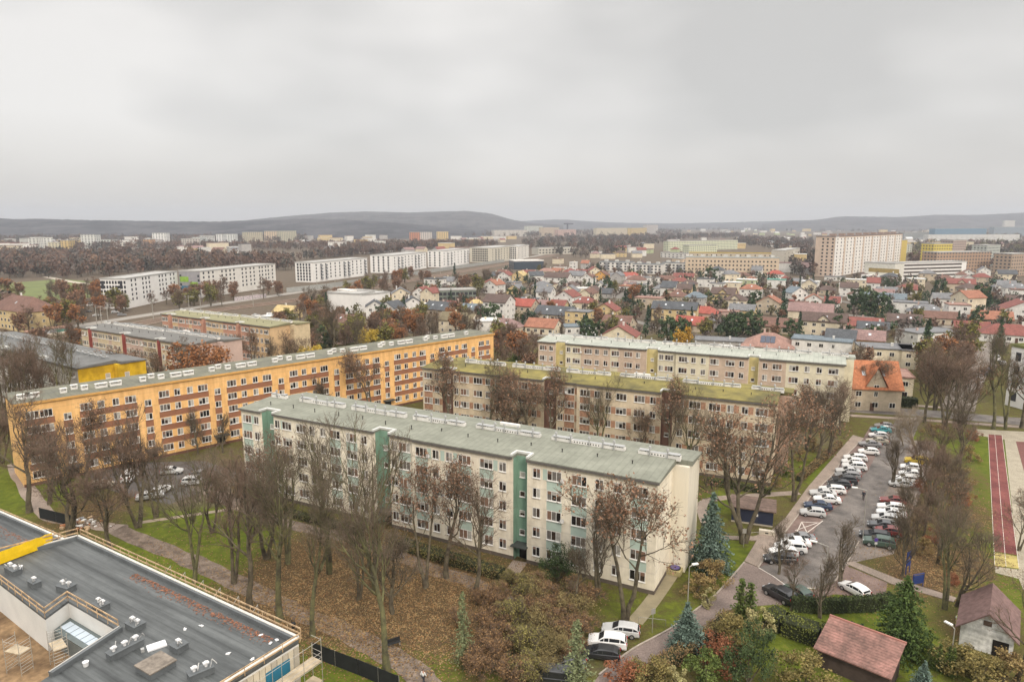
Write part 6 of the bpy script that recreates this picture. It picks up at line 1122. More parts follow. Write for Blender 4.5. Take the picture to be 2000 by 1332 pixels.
def car_meshes(kind):
    if kind in CARM: return CARM[kind]
    st = CT[kind]['st']; b = MB(); g = MB(); zb = 0.28; rings = []
    for (x, zbelt, hw, zr) in st:
        rings.append([(x, -hw * .92, zb), (x, -hw, zb + .18), (x, -hw, zbelt - .06), (x, -hw * .95, zbelt), (x, hw * .95, zbelt), (x, hw, zbelt - .06), (x, hw, zb + .18), (x, hw * .92, zb)])
    for A_, B_ in zip(rings, rings[1:]):
        for j in range(7): b.q([A_[j], A_[j + 1], B_[j + 1], B_[j]])
        b.q([A_[7], A_[0], B_[0], B_[7]])
    b.q(rings[0][::-1]); b.q(rings[-1])
    cab = [(x, zb_, hw, zr) for (x, zb_, hw, zr) in st if zr > 0]; rr = []
    for x, z1, hw, zr in cab: t = (zr - z1) / .5; rw = hw * (.95 - .16 * min(1, t)); rr.append([(x, -hw * .95, z1 - .01), (x, -rw - .02, zr - .07 * min(1, t)), (x, -rw + .12, zr), (x, rw - .12, zr), (x, rw + .02, zr - .07 * min(1, t)), (x, hw * .95, z1 - .01)])
    n = len(rr)
    for i, (A_, B_) in enumerate(zip(rr, rr[1:])):
        b.q([A_[0], A_[1], B_[1], B_[0]]); b.q([A_[5], B_[5], B_[4], A_[4]])
        for j in (1, 2, 3): b.q([A_[j], A_[j + 1], B_[j + 1], B_[j]])
    b.q(rr[0][::-1]); b.q(rr[-1])
    # glass, 6 mm proud of the body
    def mixp(p, q, f): return tuple(p[k] + (q[k] - p[k]) * f for k in range(3))
    def shift(p, dx=0, dy=0, dz=0): return (p[0] + dx, p[1] + dy, p[2] + dz)
    A_, B_ = rr[0], rr[1]; g.q([shift(mixp(A_[2], B_[2], .12), .015, 0, .012), shift(mixp(A_[3], B_[3], .12), .015, 0, .012), shift(mixp(A_[3], B_[3], .92), .015, 0, .012), shift(mixp(A_[2], B_[2], .92), .015, 0, .012)])
    k0 = n - 3 if kind != 'saloon' else n - 2; A_, B_ = rr[-2], rr[-1]
    g.q([shift(mixp(A_[3], B_[3], .1), -.015, 0, .012), shift(mixp(A_[2], B_[2], .1), -.015, 0, .012), shift(mixp(A_[2], B_[2], .85), -.015, 0, .012), shift(mixp(A_[3], B_[3], .85), -.015, 0, .012)])
    for s, (lo, hi) in ((-1, (0, 1)), (1, (5, 4))):
        for i in range(n - 1):
            if kind == 'van' and i > 2: continue
            f0, f1 = (.35, .93) if i == 0 else (.04, .93); A_, B_ = rr[i], rr[i + 1]
            if i == n - 2: f0, f1 = .04, .5
            def sp(r_, v): return shift(mixp(r_[lo], r_[hi], v), 0, s * .012, 0)
            a0 = mixp(sp(A_, .1), sp(B_, .1), f0); a1 = mixp(sp(A_, .86), sp(B_, .86), f0); c1 = mixp(sp(A_, .86), sp(B_, .86), f1); c0 = mixp(sp(A_, .1), sp(B_, .1), f1)
            g.q([a0, a1, c1, c0] if s > 0 else [c0, c1, a1, a0])
    L_ = CT[kind]['L']; r_ = .31 if kind not in ('suv', 'van') else .35; wh = MB(); rm_ = MB(); wh.tube((0, -.1, 0), (0, .1, 0), r_, n=16); rm_.tube((0, -.112, 0), (0, .112, 0), r_ * .62, n=12)
    hl = MB(); hz = st[1][1]; hl.box(-.12, .03, -.2, .2, -.08, .08); tl = MB(); tl.box(-.03, .1, -.09, .09, -.16, .16)
    bm = MB(); bm.box(L_ / 2 - .1, L_ / 2 + .03, -.7, .7, .3, .46); bm.box(-L_ / 2 - .03, -L_ / 2 + .1, -.7, .7, .3, .48)
    CARM[kind] = dict(body=b.build('body', paint('white'), mesh_only=True), glass=g.build('windows', CGL, mesh_only=True), tyre=wh.build('wheel', RUB, mesh_only=True), rim=rm_.build('rim', RIM, mesh_only=True), hl=hl.build('headlight', HL, mesh_only=True), tl=tl.build('tail_light', TLm, mesh_only=True), bump=bm.build('bumper', TRIMB, mesh_only=True), r=r_, L=L_, hz=hz, st=st); return CARM[kind]
def car(px, py, heading, kind, colr, label, group='cars parked along the street', small=False):
    M = car_meshes(kind); x, y = at(px, py); o = thing('parked_car' if kind != 'van' else 'parked_van', label, 'van' if kind == 'van' else 'car', (x, y, .03), R(heading), group)
    b = link('body', M['body'], o); b.material_slots[0].link = 'OBJECT'; b.material_slots[0].material = paint(colr); link('windows', M['glass'], o); link('bumper', M['bump'], o)
    for sx in (1, -1):
        for sy in (1, -1): w = link('wheel', M['tyre'], o, (sx * M['L'] * .305, sy * (.79 if M['r'] < .33 else .84), M['r'])); link('rim', M['rim'], w)
    for sx in (1, -1): link('number_plate', NPL, o, (sx * (M['L'] / 2 + .035), 0, .46))
    for sy in (1, -1): link('headlight', M['hl'], o, (M['L'] / 2 - .08, sy * .55, M['hz'] - .06)); link('tail_light', M['tl'], o, (-M['L'] / 2 + .0, sy * .68, M['st'][-2][1] - .12))
    o.location.z = 0.035; return o
hA = math.degrees(ang(at(1604.5, 1015.5), at(1573, 1012)))
CARS = [  # centre pixel of each car on the ground, heading of its nose
 (1587, 1007, hA, 'hatchback', 'silver', 'silver hatchback parked beside the crossed out bay'), (1597, 993, hA, 'saloon', 'dark blue', 'dark blue car between the silver hatchback and a white saloon'), (1615, 981, hA, 'saloon', 'white', 'white saloon, third car up from the crossed out bay'), (1607, 969, hA, 'saloon', 'silver', 'silver saloon, fourth car up from the crossed out bay'), (1625, 962, hA, 'estate', 'white', 'white estate car just before two black cars'), (1638, 951, hA, 'hatchback', 'black', 'black hatchback behind the white estate car'), (1648, 944, hA, 'suv', 'black', 'black off-road car, second of the two black ones'),
 (1655, 934, hA, 'estate', 'grey', 'grey estate car uphill of the black off-road car'), (1656, 925, hA, 'saloon', 'silver', 'silver saloon before the cluster of white cars'), (1668, 917, hA, 'suv', 'white', 'white off-road car, lowest of the white cluster'), (1664, 907, hA, 'hatchback', 'white', 'white hatchback in the middle of the white cluster'), (1670, 899, hA, 'estate', 'white', 'white estate at the top of the white cluster'), (1696, 887, hA, 'hatchback', 'white', 'white hatchback standing alone above the white cluster'), (1699, 872, hA, 'saloon', 'grey', 'grey saloon below the pale cars near the street end'),
 (1713, 866, hA, 'saloon', 'beige', 'beige saloon near the street end'), (1715, 855, hA, 'hatchback', 'white', 'white hatchback below the teal car'), (1720, 844, hA, 'saloon', 'teal', 'bright teal saloon near the crossing'), (1726, 836, hA, 'hatchback', 'grey', 'grey hatchback just above the teal saloon'),
 (1523, 1098, hA + 8, 'estate', 'black', 'black estate at the lower end of the left bays'), (1530, 1085, hA + 8, 'hatchback', 'white', 'white hatchback beside the black estate'), (1543, 1077, hA + 8, 'suv', 'white', 'white off-road car behind a thin bare tree'), (1552, 1066, hA + 8, 'saloon', 'white', 'white saloon under twigs in the left bays'), (1562, 1057, hA + 8, 'saloon', 'grey', 'grey saloon nearest the crossed out bay from below'),
 (1522, 1168, 120, 'suv', 'black', 'black off-road car beside the clipped hedge'), (1558, 1163, 112, 'hatchback', 'green', 'greenish hatchback behind the knobbly pollard'), (1668, 1158, 115, 'hatchback', 'white', 'white rounded hatchback on the red paving by the hedge'),
 (1716, 1066, hA - 8, 'suv', 'green', 'dark green off-road car at the lower end of the right bays'), (1709, 1052, hA - 8, 'estate', 'black', 'black estate behind the dark green off-road car'), (1735, 1044, hA - 8, 'hatchback', 'red', 'dark red hatchback third from the lower end of the right bays'), (1724, 1032, hA - 8, 'saloon', 'dark grey', 'dark grey saloon in the right bays'), (1728, 1019, hA - 8, 'hatchback', 'silver', 'small silver car in the right bays'), (1740, 1008, hA - 8, 'saloon', 'white', 'white saloon, lower of the pair in the right bays'), (1741, 997, hA - 8, 'estate', 'white', 'white estate, upper of the pair in the right bays'), (1745, 984, hA - 8, 'saloon', 'red', 'rust red saloon under bare twigs in the right bays'),
 (1762, 951, hA - 8, 'saloon', 'silver', 'silver saloon under the forked young tree'), (1769, 941, hA - 8, 'hatchback', 'white', 'white hatchback behind the forked young tree'), (1780, 931, hA - 8, 'saloon', 'white', 'white saloon above the forked young tree'), (1778, 918, hA - 8, 'hatchback', 'white', 'white hatchback second from the top of the right bays'), (1790, 906, hA - 8, 'suv', 'yellow', 'olive yellow off-road car at the top of the right bays'),
 (1186, 1262, 180 - 12, 'suv', 'white', 'white off-road car with black wheels beside the drive'), (1212, 1238, 180 - 14, 'estate', 'silver', 'silver estate behind the white off-road car'), (1172, 1284, 168, 'estate', 'black', 'black estate hidden by the pale grey conifer'), (1105, 1306, 170, 'saloon', 'dark grey', 'dark grey saloon below the brown thicket'), (1078, 1334, 170, 'van', 'black', 'black van cut by the bottom edge'),
 (255, 936, 100, 'van', 'white', 'white van behind the trees before the orange block'), (200, 952, 20, 'hatchback', 'beige', 'cream car under the leftmost reddish tree'), (336, 925, 10, 'hatchback', 'silver', 'silver hatchback at the back of the small car park'), (381, 946, 8, 'suv', 'silver', 'silver off-road car at the right of the small car park'), (318, 962, 75, 'hatchback', 'white', 'white hatchback standing across in the small car park'), (293, 974, 25, 'saloon', 'silver', 'silver saloon at the front of the small car park'), (395, 932, 8, 'hatchback', 'grey', 'grey hatchback behind the silver off-road car'),
 (1773, 749, 60, 'saloon', 'white', 'white saloon beside the cream annex'), (1914, 740, 60, 'saloon', 'white', 'white saloon nearest the bend of the far street'), (1922, 733, 62, 'hatchback', 'dark blue', 'dark blue hatchback in the far street'), (1929, 726, 62, 'estate', 'dark blue', 'dark blue estate in the far street'), (1938, 718, 62, 'hatchback', 'silver', 'silver hatchback in the far street'), (1946, 704, 62, 'van', 'white', 'white van at the top of the far street'), (1958, 712, 62, 'estate', 'silver', 'silver estate beside the white modern house')]
for c in CARS: car(*c)
for i, (px, py, h_, k_, c_) in enumerate([(225, 612, 30, 'hatchback', 'white'), (190, 618, 30, 'saloon', 'silver'), (170, 610, 30, 'saloon', 'dark grey'), (210, 600, 30, 'hatchback', 'silver'), (238, 617, 30, 'estate', 'grey'), (500, 618, 20, 'saloon', 'silver'), (515, 624, 20, 'hatchback', 'white'), (530, 618, 20, 'van', 'white'), (178, 598, 30, 'van', 'white'), (150, 604, 30, 'saloon', 'red')]):
    o = car(px, py, h_, k_, c_, None, 'cars parked beside the railway'); o['_look'] = f'{c_} {"car" if k_ != "van" else "van"} parked beside the railway'

# ------------------------------------------------------------------ people
def skin_mesh(name, V, E, Rr, m, parent, sub=1):
    me = bpy.data.meshes.new(name); me.from_pydata(V, E, []); o = bpy.data.objects.new(name, me); COL.objects.link(o); sk = o.modifiers.new('s', 'SKIN')
    for i, r in enumerate(Rr): me.skin_vertices[0].data[i].radius = (r, r)
    me.skin_vertices[0].data[0].use_root = True
    if sub: o.modifiers.new('u', 'SUBSURF').levels = sub
    dg = bpy.context.evaluated_depsgraph_get(); me2 = bpy.data.meshes.new_from_object(o.evaluated_get(dg)); bpy.data.objects.remove(o); me2.name = name; me2.materials.clear(); me2.materials.append(m)
    for p in me2.polygons: p.use_smooth = True
    return link(name, me2, parent)
def person(px, py, heading, label, top, legs, hair=(0.04, 0.03, 0.025), bag=None, stride=.28, vest=False):
    x, y = at(px, py); o = thing('person', label, 'person', (x, y, .03), R(heading)); s = stride
    SK = mat('skin', (0.45, 0.27, 0.2), .6, .05); tm = mat('cloth_%s' % '_'.join('%02d' % int(c * 99) for c in top), top, .9, .1, 3); lm = mat('cloth_%s' % '_'.join('%02d' % int(c * 99) for c in legs), legs, .9, .1, 3)
    V = [(0, 0, .95), (0, 0, 1.15), (.01, 0, 1.38), (.01, 0, 1.50), (.03, 0, 1.60), (.03, 0, 1.68),
         (0, .1, .90), (s * .5, .1, .50), (s * .75, .1, .08), (s * .75 + .16, .1, .04), (0, -.1, .90), (-s * .1, -.1, .50), (-s, -.1, .10), (-s + .14, -.1, .04),
         (0, .19, 1.40), (-.08, .25, 1.12), (.04, .27, .90), (.07, .27, .82), (0, -.19, 1.40), (.08, -.25, 1.12), (.2, -.27, .93), (.24, -.27, .86)]
    E = [(0, 1), (1, 2), (2, 3), (3, 4), (4, 5), (0, 6), (6, 7), (7, 8), (8, 9), (0, 10), (10, 11), (11, 12), (12, 13), (2, 14), (14, 15), (15, 16), (16, 17), (2, 18), (18, 19), (19, 20), (20, 21)]
    Rr = [.12, .11, .13, .055, .085, .075, .075, .055, .04, .035, .075, .055, .04, .035, .05, .04, .028, .024, .05, .04, .028, .024]
    for b, sy in ((17, 1), (21, -1)):
        bx = V[b]
        for k in range(5):
            dx = (-.03 + .02 * k) if k < 4 else .045; i = len(V); ln = (.075, .085, .082, .065, .05)[k]
            V += [(bx[0] + dx, bx[1], bx[2] - .035), (bx[0] + dx * 1.1 + .01, bx[1] - sy * .012, bx[2] - .035 - ln)]; E += [(b, i), (i, i + 1)]; Rr += [.009, .007]
    skin_mesh('body', V, E, Rr, SK, o)
    jv = [V[i] for i in (0, 1, 2, 14, 15, 16, 18, 19, 20)] + [(.01, 0, 1.45)]; skin_mesh('jacket', jv, [(0, 1), (1, 2), (2, 3), (3, 4), (4, 5), (2, 6), (6, 7), (7, 8), (2, 9)], [.165, .15, .165, .075, .065, .045, .075, .065, .045, .08], tm, o)
    skin_mesh('trousers', [V[i] for i in (0, 6, 7, 8, 10, 11, 12)], [(0, 1), (1, 2), (2, 3), (0, 4), (4, 5), (5, 6)], [.145, .1, .075, .06, .1, .075, .06], lm, o)
    skin_mesh('hair', [(.0, 0, 1.66), (-.02, 0, 1.71), (-.05, 0, 1.62)], [(0, 1), (1, 2)], [.09, .08, .07], mat('hair_%d' % int(hair[0] * 100), hair, .8), o)
    m = MB(); 
    for sy in (-1, 1): m.box(.108, .118, sy * .03 - .01, sy * .03 + .01, 1.625, 1.64)
    m.box(.105, .116, -.025, .025, 1.565, 1.575); m.build('face_features', mat('face_dark', (0.12, 0.05, 0.04), .7), o)
    m = MB(); 
    for sx, sy in ((s * .75 + .06, .1), (-s + .05, -.1)): m.box(sx - .13, sx + .14, sy - .05, sy + .05, 0, .09)
    m.build('shoes', TRIMB, o)
    if bag: m = MB(); m.box(-.3, -.17, -.15, .15, 1.02, 1.42); m.build('backpack', mat('bag_cloth', bag, .9), o)
    if vest: m = MB(); m.box(-.19, .19, -.2, .2, 1.2, 1.25); m.box(-.19, .19, -.2, .2, 1.05, 1.09); m.build('reflective_band', mat('reflective_silver', (0.6, 0.6, 0.6), .3), o)
    return o
person(1686, 976, 235, 'person in dark clothes walking down the middle of the street', (0.03, 0.035, 0.05), (0.025, 0.025, 0.03), bag=(0.03, 0.03, 0.04))
person(785, 1090, 150, 'person in black jacket and pale trousers on the path by the cream block', (0.02, 0.02, 0.025), (0.42, 0.36, 0.36))
person(1390, 957, 200, 'person in dark coat on the path before the beige block', (0.02, 0.02, 0.03), (0.02, 0.02, 0.02))
person(1869, 1222, 120, 'person in yellow high visibility jacket beside the white garden house', (0.55, 0.75, 0.05), (0.45, 0.6, 0.05), vest=True, stride=.1)
person(827, 1336, 60, 'person in white top at the bottom end of the earth path', (0.7, 0.7, 0.7), (0.05, 0.05, 0.06))

# ------------------------------------------------------------------ street furniture and small buildings
def lamp(px, py, label, h=8.0, rz=0.0, arm=1.4):
    x, y = at(px, py); o = thing('street_lamp', label, 'street lamp', (x, y, 0), rz); m = MB(); m.tube((0, 0, 0), (0, 0, h), .08, .05, 8); m.tube((0, 0, h), (arm, 0, h + .25), .045, n=6); m.build('pole', STEEL, o)
    m = MB(); m.box(arm - .1, arm + .75, -.17, .17, h + .2, h + .34); m.build('lamp_head', mat('white_lamp_cover', (0.78, 0.77, 0.73), .4, .03), o); return o
lamp(1608, 1180, 'street lamp with white head over the lower parking lot', rz=2.6); lamp(1343, 1180, 'street lamp beside the blue spruce and cream gable', 5.2, .3, .5); lamp(1685, 1046, 'street lamp over the middle of the street', 7.5, 2.8); lamp(1742, 905, 'street lamp half hidden by the pale bare tree', 7.5, 2.8); lamp(1856, 1300, 'lamp post with white head behind the tiled shed', 4.5, 2.0, .4)
def sign(px, py, h, label, shape, colr, rz=0.0, pole=True):
    x, y = at(px, py); o = thing('road_sign', label, 'road sign', (x, y, 0), rz); m = MB(); m.tube((0, 0, 0), (0, 0, h), .035, n=6); m.build('post', STEEL, o); m = MB()
    if shape == 'round': m.tube((0, -.06, h - .3), (0, -.035, h - .3), .3, n=20)
    else: m.box(-.3, .3, -.06, -.035, h - .75, h - .05)
    b = m.build('sign_plate', colr, o)
    if shape == 'round': q = MB(); q.tube((0, -.07, h - .3), (0, -.061, h - .3), .23, n=18); q.build('sign_face', mat('sign_blue', (0.10, 0.07, 0.33), .5), b); q = MB(); q.box(-.2, .2, -.06, -.035, h - 1.0, h - .68); q.build('sign_plate', mat('sign_white', (0.7, 0.7, 0.68), .5), o)
    return o
sign(1708, 1086, 2.9, 'round violet blue parking ban sign before the dark green car', 'round', mat('sign_rim', (0.16, 0.06, 0.28), .5)); sign(1274, 1235, 3.2, 'grey backed rectangular sign on a post beside the silver estate', 'rect', STEEL, .4); sign(1452, 1068, 3.0, 'grey backed sign in front of the tree beside the dark shed', 'rect', STEEL); sign(1683, 1069, 2.6, 'plain post sign at the corner of the right bays', 'rect', STEEL, 1.2)
# hatch like concrete ring with violet lid beside the gable
x, y = at(1318, 1118); o = thing('planter_ring', 'square concrete surround with round violet lid at the foot of the cream gable', 'utility cover', (x, y, 0), a27); m_ = MB(); m_.box(-.95, .95, -.95, .95, 0, .7); m_.build('surround', mat('ochre_concrete', (0.40, 0.34, 0.17), .9, .1, 1), o); m_ = MB(); m_.tube((0, 0, .7), (0, 0, .82), .78, n=24, m=0); q_ = m_.build('rim', SLOT, o); m_ = MB(); m_.tube((0, 0, .82), (0, 0, .86), .64, n=24); m_.build('lid', mat('violet_lid', (0.13, 0.10, 0.26), .5, .3, 2), o)
# dark blue refuse shed
b0, b1 = at(1428, 1018), at(1509, 1030); a = ang(b0, b1); Ls = math.hypot(b1[0] - b0[0], b1[1] - b0[1]); o = thing('refuse_shed', 'dark blue panelled shed with brown mono pitch roof beside the pavement', 'shed', (*b0, 0), a)
m_ = MB(); m_.box(0, Ls, 0, 4.2, .15, 2.6, 0, skip='b'); m_.box(-.02, Ls + .02, -.02, 4.22, 0, .28, 1); m_.build('wall', [mat('navy_panels', (0.028, 0.034, 0.062), .6, .12, .8), mat('pale_base', (0.42, 0.37, 0.3))], o)
m_ = MB(); m_.xprism([(-.4, 2.6), (4.6, 2.6), (4.6, 3.0), (-.4, 2.8)], -.4, Ls + .4); m_.build('roof', mat('brown_bitumen', (0.15, 0.105, 0.085), .9, .2, .6, fine=2, wave=('Y', .9, .75, .12)), o)
m_ = MB(); m_.box(Ls * .5, Ls * .5 + .9, -.03, 0, .3, 2.2); m_.build('door', mat('navy_door', (0.04, 0.045, 0.07), .5), o); m_ = MB(); m_.box(Ls * .58, Ls * .64, -.06, -.03, 1.5, 1.9); m_.build('notice', FRAME, o)
x, y = at(1498, 1044); o = thing('planter_box', 'low cream box in front of the dark blue shed', 'planter', (x, y, 0), a); m_ = MB(); m_.box(-1.2, 1.2, -.35, .35, 0, .75); m_.build('body', mat('cream_box', (0.58, 0.52, 0.42), .8), o); m_ = MB(); m_.box(-.3, .2, -.37, -.35, .3, .5); m_.build('notice', SLOT, o)
# garden house and tiled shed
g0x, g0y = at(1872, 1258)[0], at(1872, 1258)[1]; g1x, g1y = at(1976, 1290); ga = ang((g0x, g0y), (g1x, g1y)); gl_ = math.hypot(g1x - g0x, g1y - g0y); o = thing('garden_house', 'small white gabled garden house with dark brown roof', 'garden house', (g0x, g0y, 0), ga)
m_ = MB(); dp = 7.5; m_.box(0, gl_, 0, dp, 0, 2.7, 0, skip='b'); m_.q([(0, 0, 2.7), (gl_, 0, 2.7), (gl_ / 2, 0, 4.9)]); m_.q([(gl_, dp, 2.7), (0, dp, 2.7), (gl_ / 2, dp, 4.9)]); m_.build('wall', mat('patchy_whitewash', (0.58, 0.57, 0.53), .9, .18, .7, (0.7, 0.69, 0.66), fine=2), o)
m_ = MB()
for s_ in (-1, 1):
    q = [(gl_ / 2 + s_ * (gl_ / 2 + .5), 2.7 - .5 * 2.2 / (gl_ / 2)), (gl_ / 2, 4.9), (gl_ / 2, 5.08), (gl_ / 2 + s_ * (gl_ / 2 + .5), 2.88 - .5 * 2.2 / (gl_ / 2))]; n0 = len(m_.v); m_.xprism(q, -.6, dp + .4); m_.v[n0:] = [(v[1], v[0], v[2]) for v in m_.v[n0:]]
m_.build('roof', mat('brown_sheet_roof', (0.17, 0.105, 0.095), .7, .12, .4, fine=2), o); m_ = MB(); m_.box(gl_ / 2 - .45, gl_ / 2 + .35, -.04, 0, 3.3, 3.9, 0); m_.build('window', mat('brown_shutter', (0.12, 0.08, 0.06), .7), o); m_ = MB(); m_.box(gl_ * .62, gl_ * .62 + 1.5, -.04, 0, 0, 1.9); m_.build('door', GLASS[0], o)
s0, s1 = at(1586, 1300), at(1738, 1364); sa = ang(s0, s1); ls = math.hypot(s1[0] - s0[0], s1[1] - s0[1]); o = thing('tiled_shed', 'shed with reddish brown tiled mono pitch roof in the garden', 'shed', (*s0, 0), sa); m_ = MB(); m_.box(.3, ls - .3, .4, 4.6, 0, 2.2, 0, skip='b'); m_.build('wall', mat('dark_boards', (0.07, 0.05, 0.04), .9, .2, 1), o)
m_ = MB(); m_.xprism([(-.1, 2.15), (5.0, 3.7), (5.0, 3.85), (-.1, 2.3)], 0, ls); m_.build('roof', mat('red_brown_tiles', (0.16, 0.092, 0.075), .75, 0.12, 0.5, (0.27, 0.14, 0.115), fine=3, wave=('Y', .38, .62, .2)), o); m_ = MB(); m_.xprism([(4.9, 3.7), (5.2, 3.7), (5.15, 3.95), (4.95, 3.95)], -.05, ls + .05); m_.build('ridge_cap', mat('ridge_tiles', (0.33, 0.15, 0.12), .8), [c for c in o.children if c.name.startswith('roof')][0])
# bins, bench, blue play frame, litter bin
x, y = at(571, 1232); o = thing('litter_bin', 'black litter bin on a post beside the earth path', 'litter bin', (x, y, 0)); m_ = MB(); m_.tube((0, 0, 0), (0, 0, 1.5), .04, n=6); m_.build('post', TRIMB, o); m_ = MB(); m_.tube((.2, 0, .45), (.2, 0, 1.1), .2, .24, 10); m_.build('bin', TRIMB, o)
x, y = at(768, 1262); o = thing('park_bench', 'dark park bench beside the earth path', 'bench', (x, y, 0), .5); m_ = MB(); m_.box(-.9, .9, -.22, .22, .42, .48); m_.build('seat', TRIMB, o); m_ = MB(); m_.box(-.9, .9, .2, .26, .5, .9); m_.build('backrest', TRIMB, o)
for sx in (-.75, .75): m_ = MB(); m_.box(sx - .04, sx + .04, -.2, .24, 0, .42); m_.build('leg', STEEL, o)
BLUE = mat('blue_playground_paint', (0.03, 0.06, 0.22), .5, .1)
x, y = at(1772, 1120); o = thing('climbing_frame', 'tall narrow blue frame under the bare trees', 'play frame', (x, y, 0), .6); m_ = MB()
for sx in (-.5, .5): m_.tube((sx, 0, 0), (sx, 0, 3.4), .07, n=7)
m_.build('posts', BLUE, o); m_ = MB(); m_.box(-.5, .5, -.03, .03, 1.2, 2.1); m_.box(-.5, .5, -.03, .03, 2.6, 3.3); m_.build('panel', BLUE, o)
x, y = at(1792, 1146); o = thing('climbing_frame', 'square blue frame just behind the green conifer', 'play frame', (x, y, 0), .3); m_ = MB()
for sx in (-.9, .9): m_.tube((sx, 0, 0), (sx, 0, 1.9), .06, n=7)
m_.tube((-.9, 0, 1.9), (.9, 0, 1.9), .06, n=7); m_.build('posts', BLUE, o); m_ = MB(); m_.box(-.8, .8, -.03, .03, .5, 1.7); m_.build('panel', BLUE, o)
# garden hedges: leaf faces over a clipped box
def hedge(pts, w, h, label, col, col2=None, n=260, lsz=.12, name='hedge'):
    P = [at(*p) for p in pts]; o0 = P[0]; C = []; mb = MB(); mh = mat('hedge_core', (0.03, 0.035, 0.015), .95)
    for a, b in zip(P, P[1:]):
        l = math.hypot(b[0] - a[0], b[1] - a[1]); c, s = (b[0] - a[0]) / l, (b[1] - a[1]) / l; m = int(n * l)
        for k in range(m):
            t = RNG.random() * l; sd = RNG.integers(0, 4); v = (RNG.random() - .5) * w; z = RNG.random() * h
            if sd == 0: z = h
            elif sd == 1: v = w / 2
            elif sd == 2: v = -w / 2
            C.append((a[0] - o0[0] + c * t - s * v + RNG.normal() * .07, a[1] - o0[1] + s * t + c * v + RNG.normal() * .07, max(.05, z + RNG.normal() * .08)))
        i = w / 2 - .12; mb.prism(ccw([(a[0] - o0[0] - s * i, a[1] - o0[1] + c * i), (a[0] - o0[0] + s * i, a[1] - o0[1] - c * i), (b[0] - o0[0] + s * i, b[1] - o0[1] - c * i), (b[0] - o0[0] - s * i, b[1] - o0[1] + c * i)]), 0, h - .12)
    o = thing(name, label, 'hedge', (*o0, 0)); mb.build('stems', mh, o); V, Q = quads_at(np.array(C), lsz, RNG, .9); link('foliage', np_mesh('foliage', V, Q, mat(label.split()[0] + '_hedge_leaf', col, .9, .35, 1.2, col2)), o); return o
hedge([(1500, 1215), (1530, 1232), (1600, 1256), (1660, 1262)], 2.6, 2.1, 'broad clipped green hedge above the tiled shed', (0.075, 0.095, 0.02), (0.15, 0.16, 0.035))
hedge([(1545, 1192), (1600, 1196), (1700, 1192), (1740, 1184)], 1.0, 1.9, 'dark narrow hedge behind the white rounded hatchback', (0.035, 0.055, 0.022), (0.07, 0.09, 0.03))
hedge([(1430, 1215), (1370, 1262), (1300, 1305), (1240, 1345)], 1.6, 1.5, 'brown leafless hedge along the drive', (0.2, 0.12, 0.06), (0.24, 0.17, 0.08))
hedge([(785, 1068), (850, 1090), (930, 1112), (980, 1128)], 2.2, 1.3, 'russet shrub border at the foot of the cream block', (0.17, 0.095, 0.05), (0.16, 0.15, 0.05), n=200)
hedge([(500, 985), (600, 1015), (700, 1040)], 1.6, .9, 'low dark hedge at the left foot of the cream block', (0.06, 0.06, 0.03), (0.12, 0.11, 0.04), n=180)
hedge([(1560, 1000 - 60), (1600, 905), (1640, 870)], 1.2, 1.1, 'brown low hedge between lawn and pavement by the street', (0.2, 0.13, 0.07), n=150)
hedge([(1380, 945), (1440, 955), (1505, 965)], 1.3, 1.2, 'mixed green hedge at the foot of the beige block', (0.07, 0.09, 0.03), (0.14, 0.14, 0.05), n=180)
hedge([(1720, 745 + 45), (1790, 795)], 2.5, 2.5, 'dark green hedge beside the orange roofed house', (0.03, 0.05, 0.02), n=120, lsz=.16)
for pts, lb in [([(1380, 1050), (1440, 1052), (1500, 1046)], 'low metal rail beside the refuse shed path'), ([(1247, 1216), (1300, 1222)], 'low metal rail behind the silver estate')]:
    P = [at(*p) for p in pts]; o = thing('low_rail', lb, 'rail', (*P[0], 0)); m_ = MB()
    for a, b in zip(P, P[1:]):
        n = max(2, int(math.hypot(b[0] - a[0], b[1] - a[1]) / 1.6))
        for i in range(n + 1): x = a[0] + (b[0] - a[0]) * i / n - P[0][0]; y = a[1] + (b[1] - a[1]) * i / n - P[0][1]; m_.tube((x, y, 0), (x, y, .8), .025, n=5)
        m_.tube((a[0] - P[0][0], a[1] - P[0][1], .8), (b[0] - P[0][0], b[1] - P[0][1], .8), .025, n=5)
    m_.build('rail', STEEL, o)
# overhead line masts by the railway
for i, (px, py, tp) in enumerate([(190, 640, 596), (200, 645, 600), (212, 636, 592), (370, 610, 577), (392, 606, 575), (620, 573, 548), (655, 569, 545), (495, 600, 572), (300, 626, 585), (860, 535, 512), (760, 552, 525)]):
    x, y = at(px, py); h = height_to(x, y, tp); o = thing('line_mast', None, 'mast', (x, y, 0), .4, 'overhead line masts along the railway'); o['_look'] = 'grey overhead line mast'; m_ = MB(); m_.tube((0, 0, 0), (0, 0, h), .2, .14, 6); m_.build('pole', STEEL, o); m_ = MB(); m_.tube((0, 0, h - 1.2), (3.2, 0, h - .8), .08, n=5); m_.tube((0, 0, h - .1), (3.2, 0, h - .8), .05, n=5); m_.build('bracket', STEEL, o)

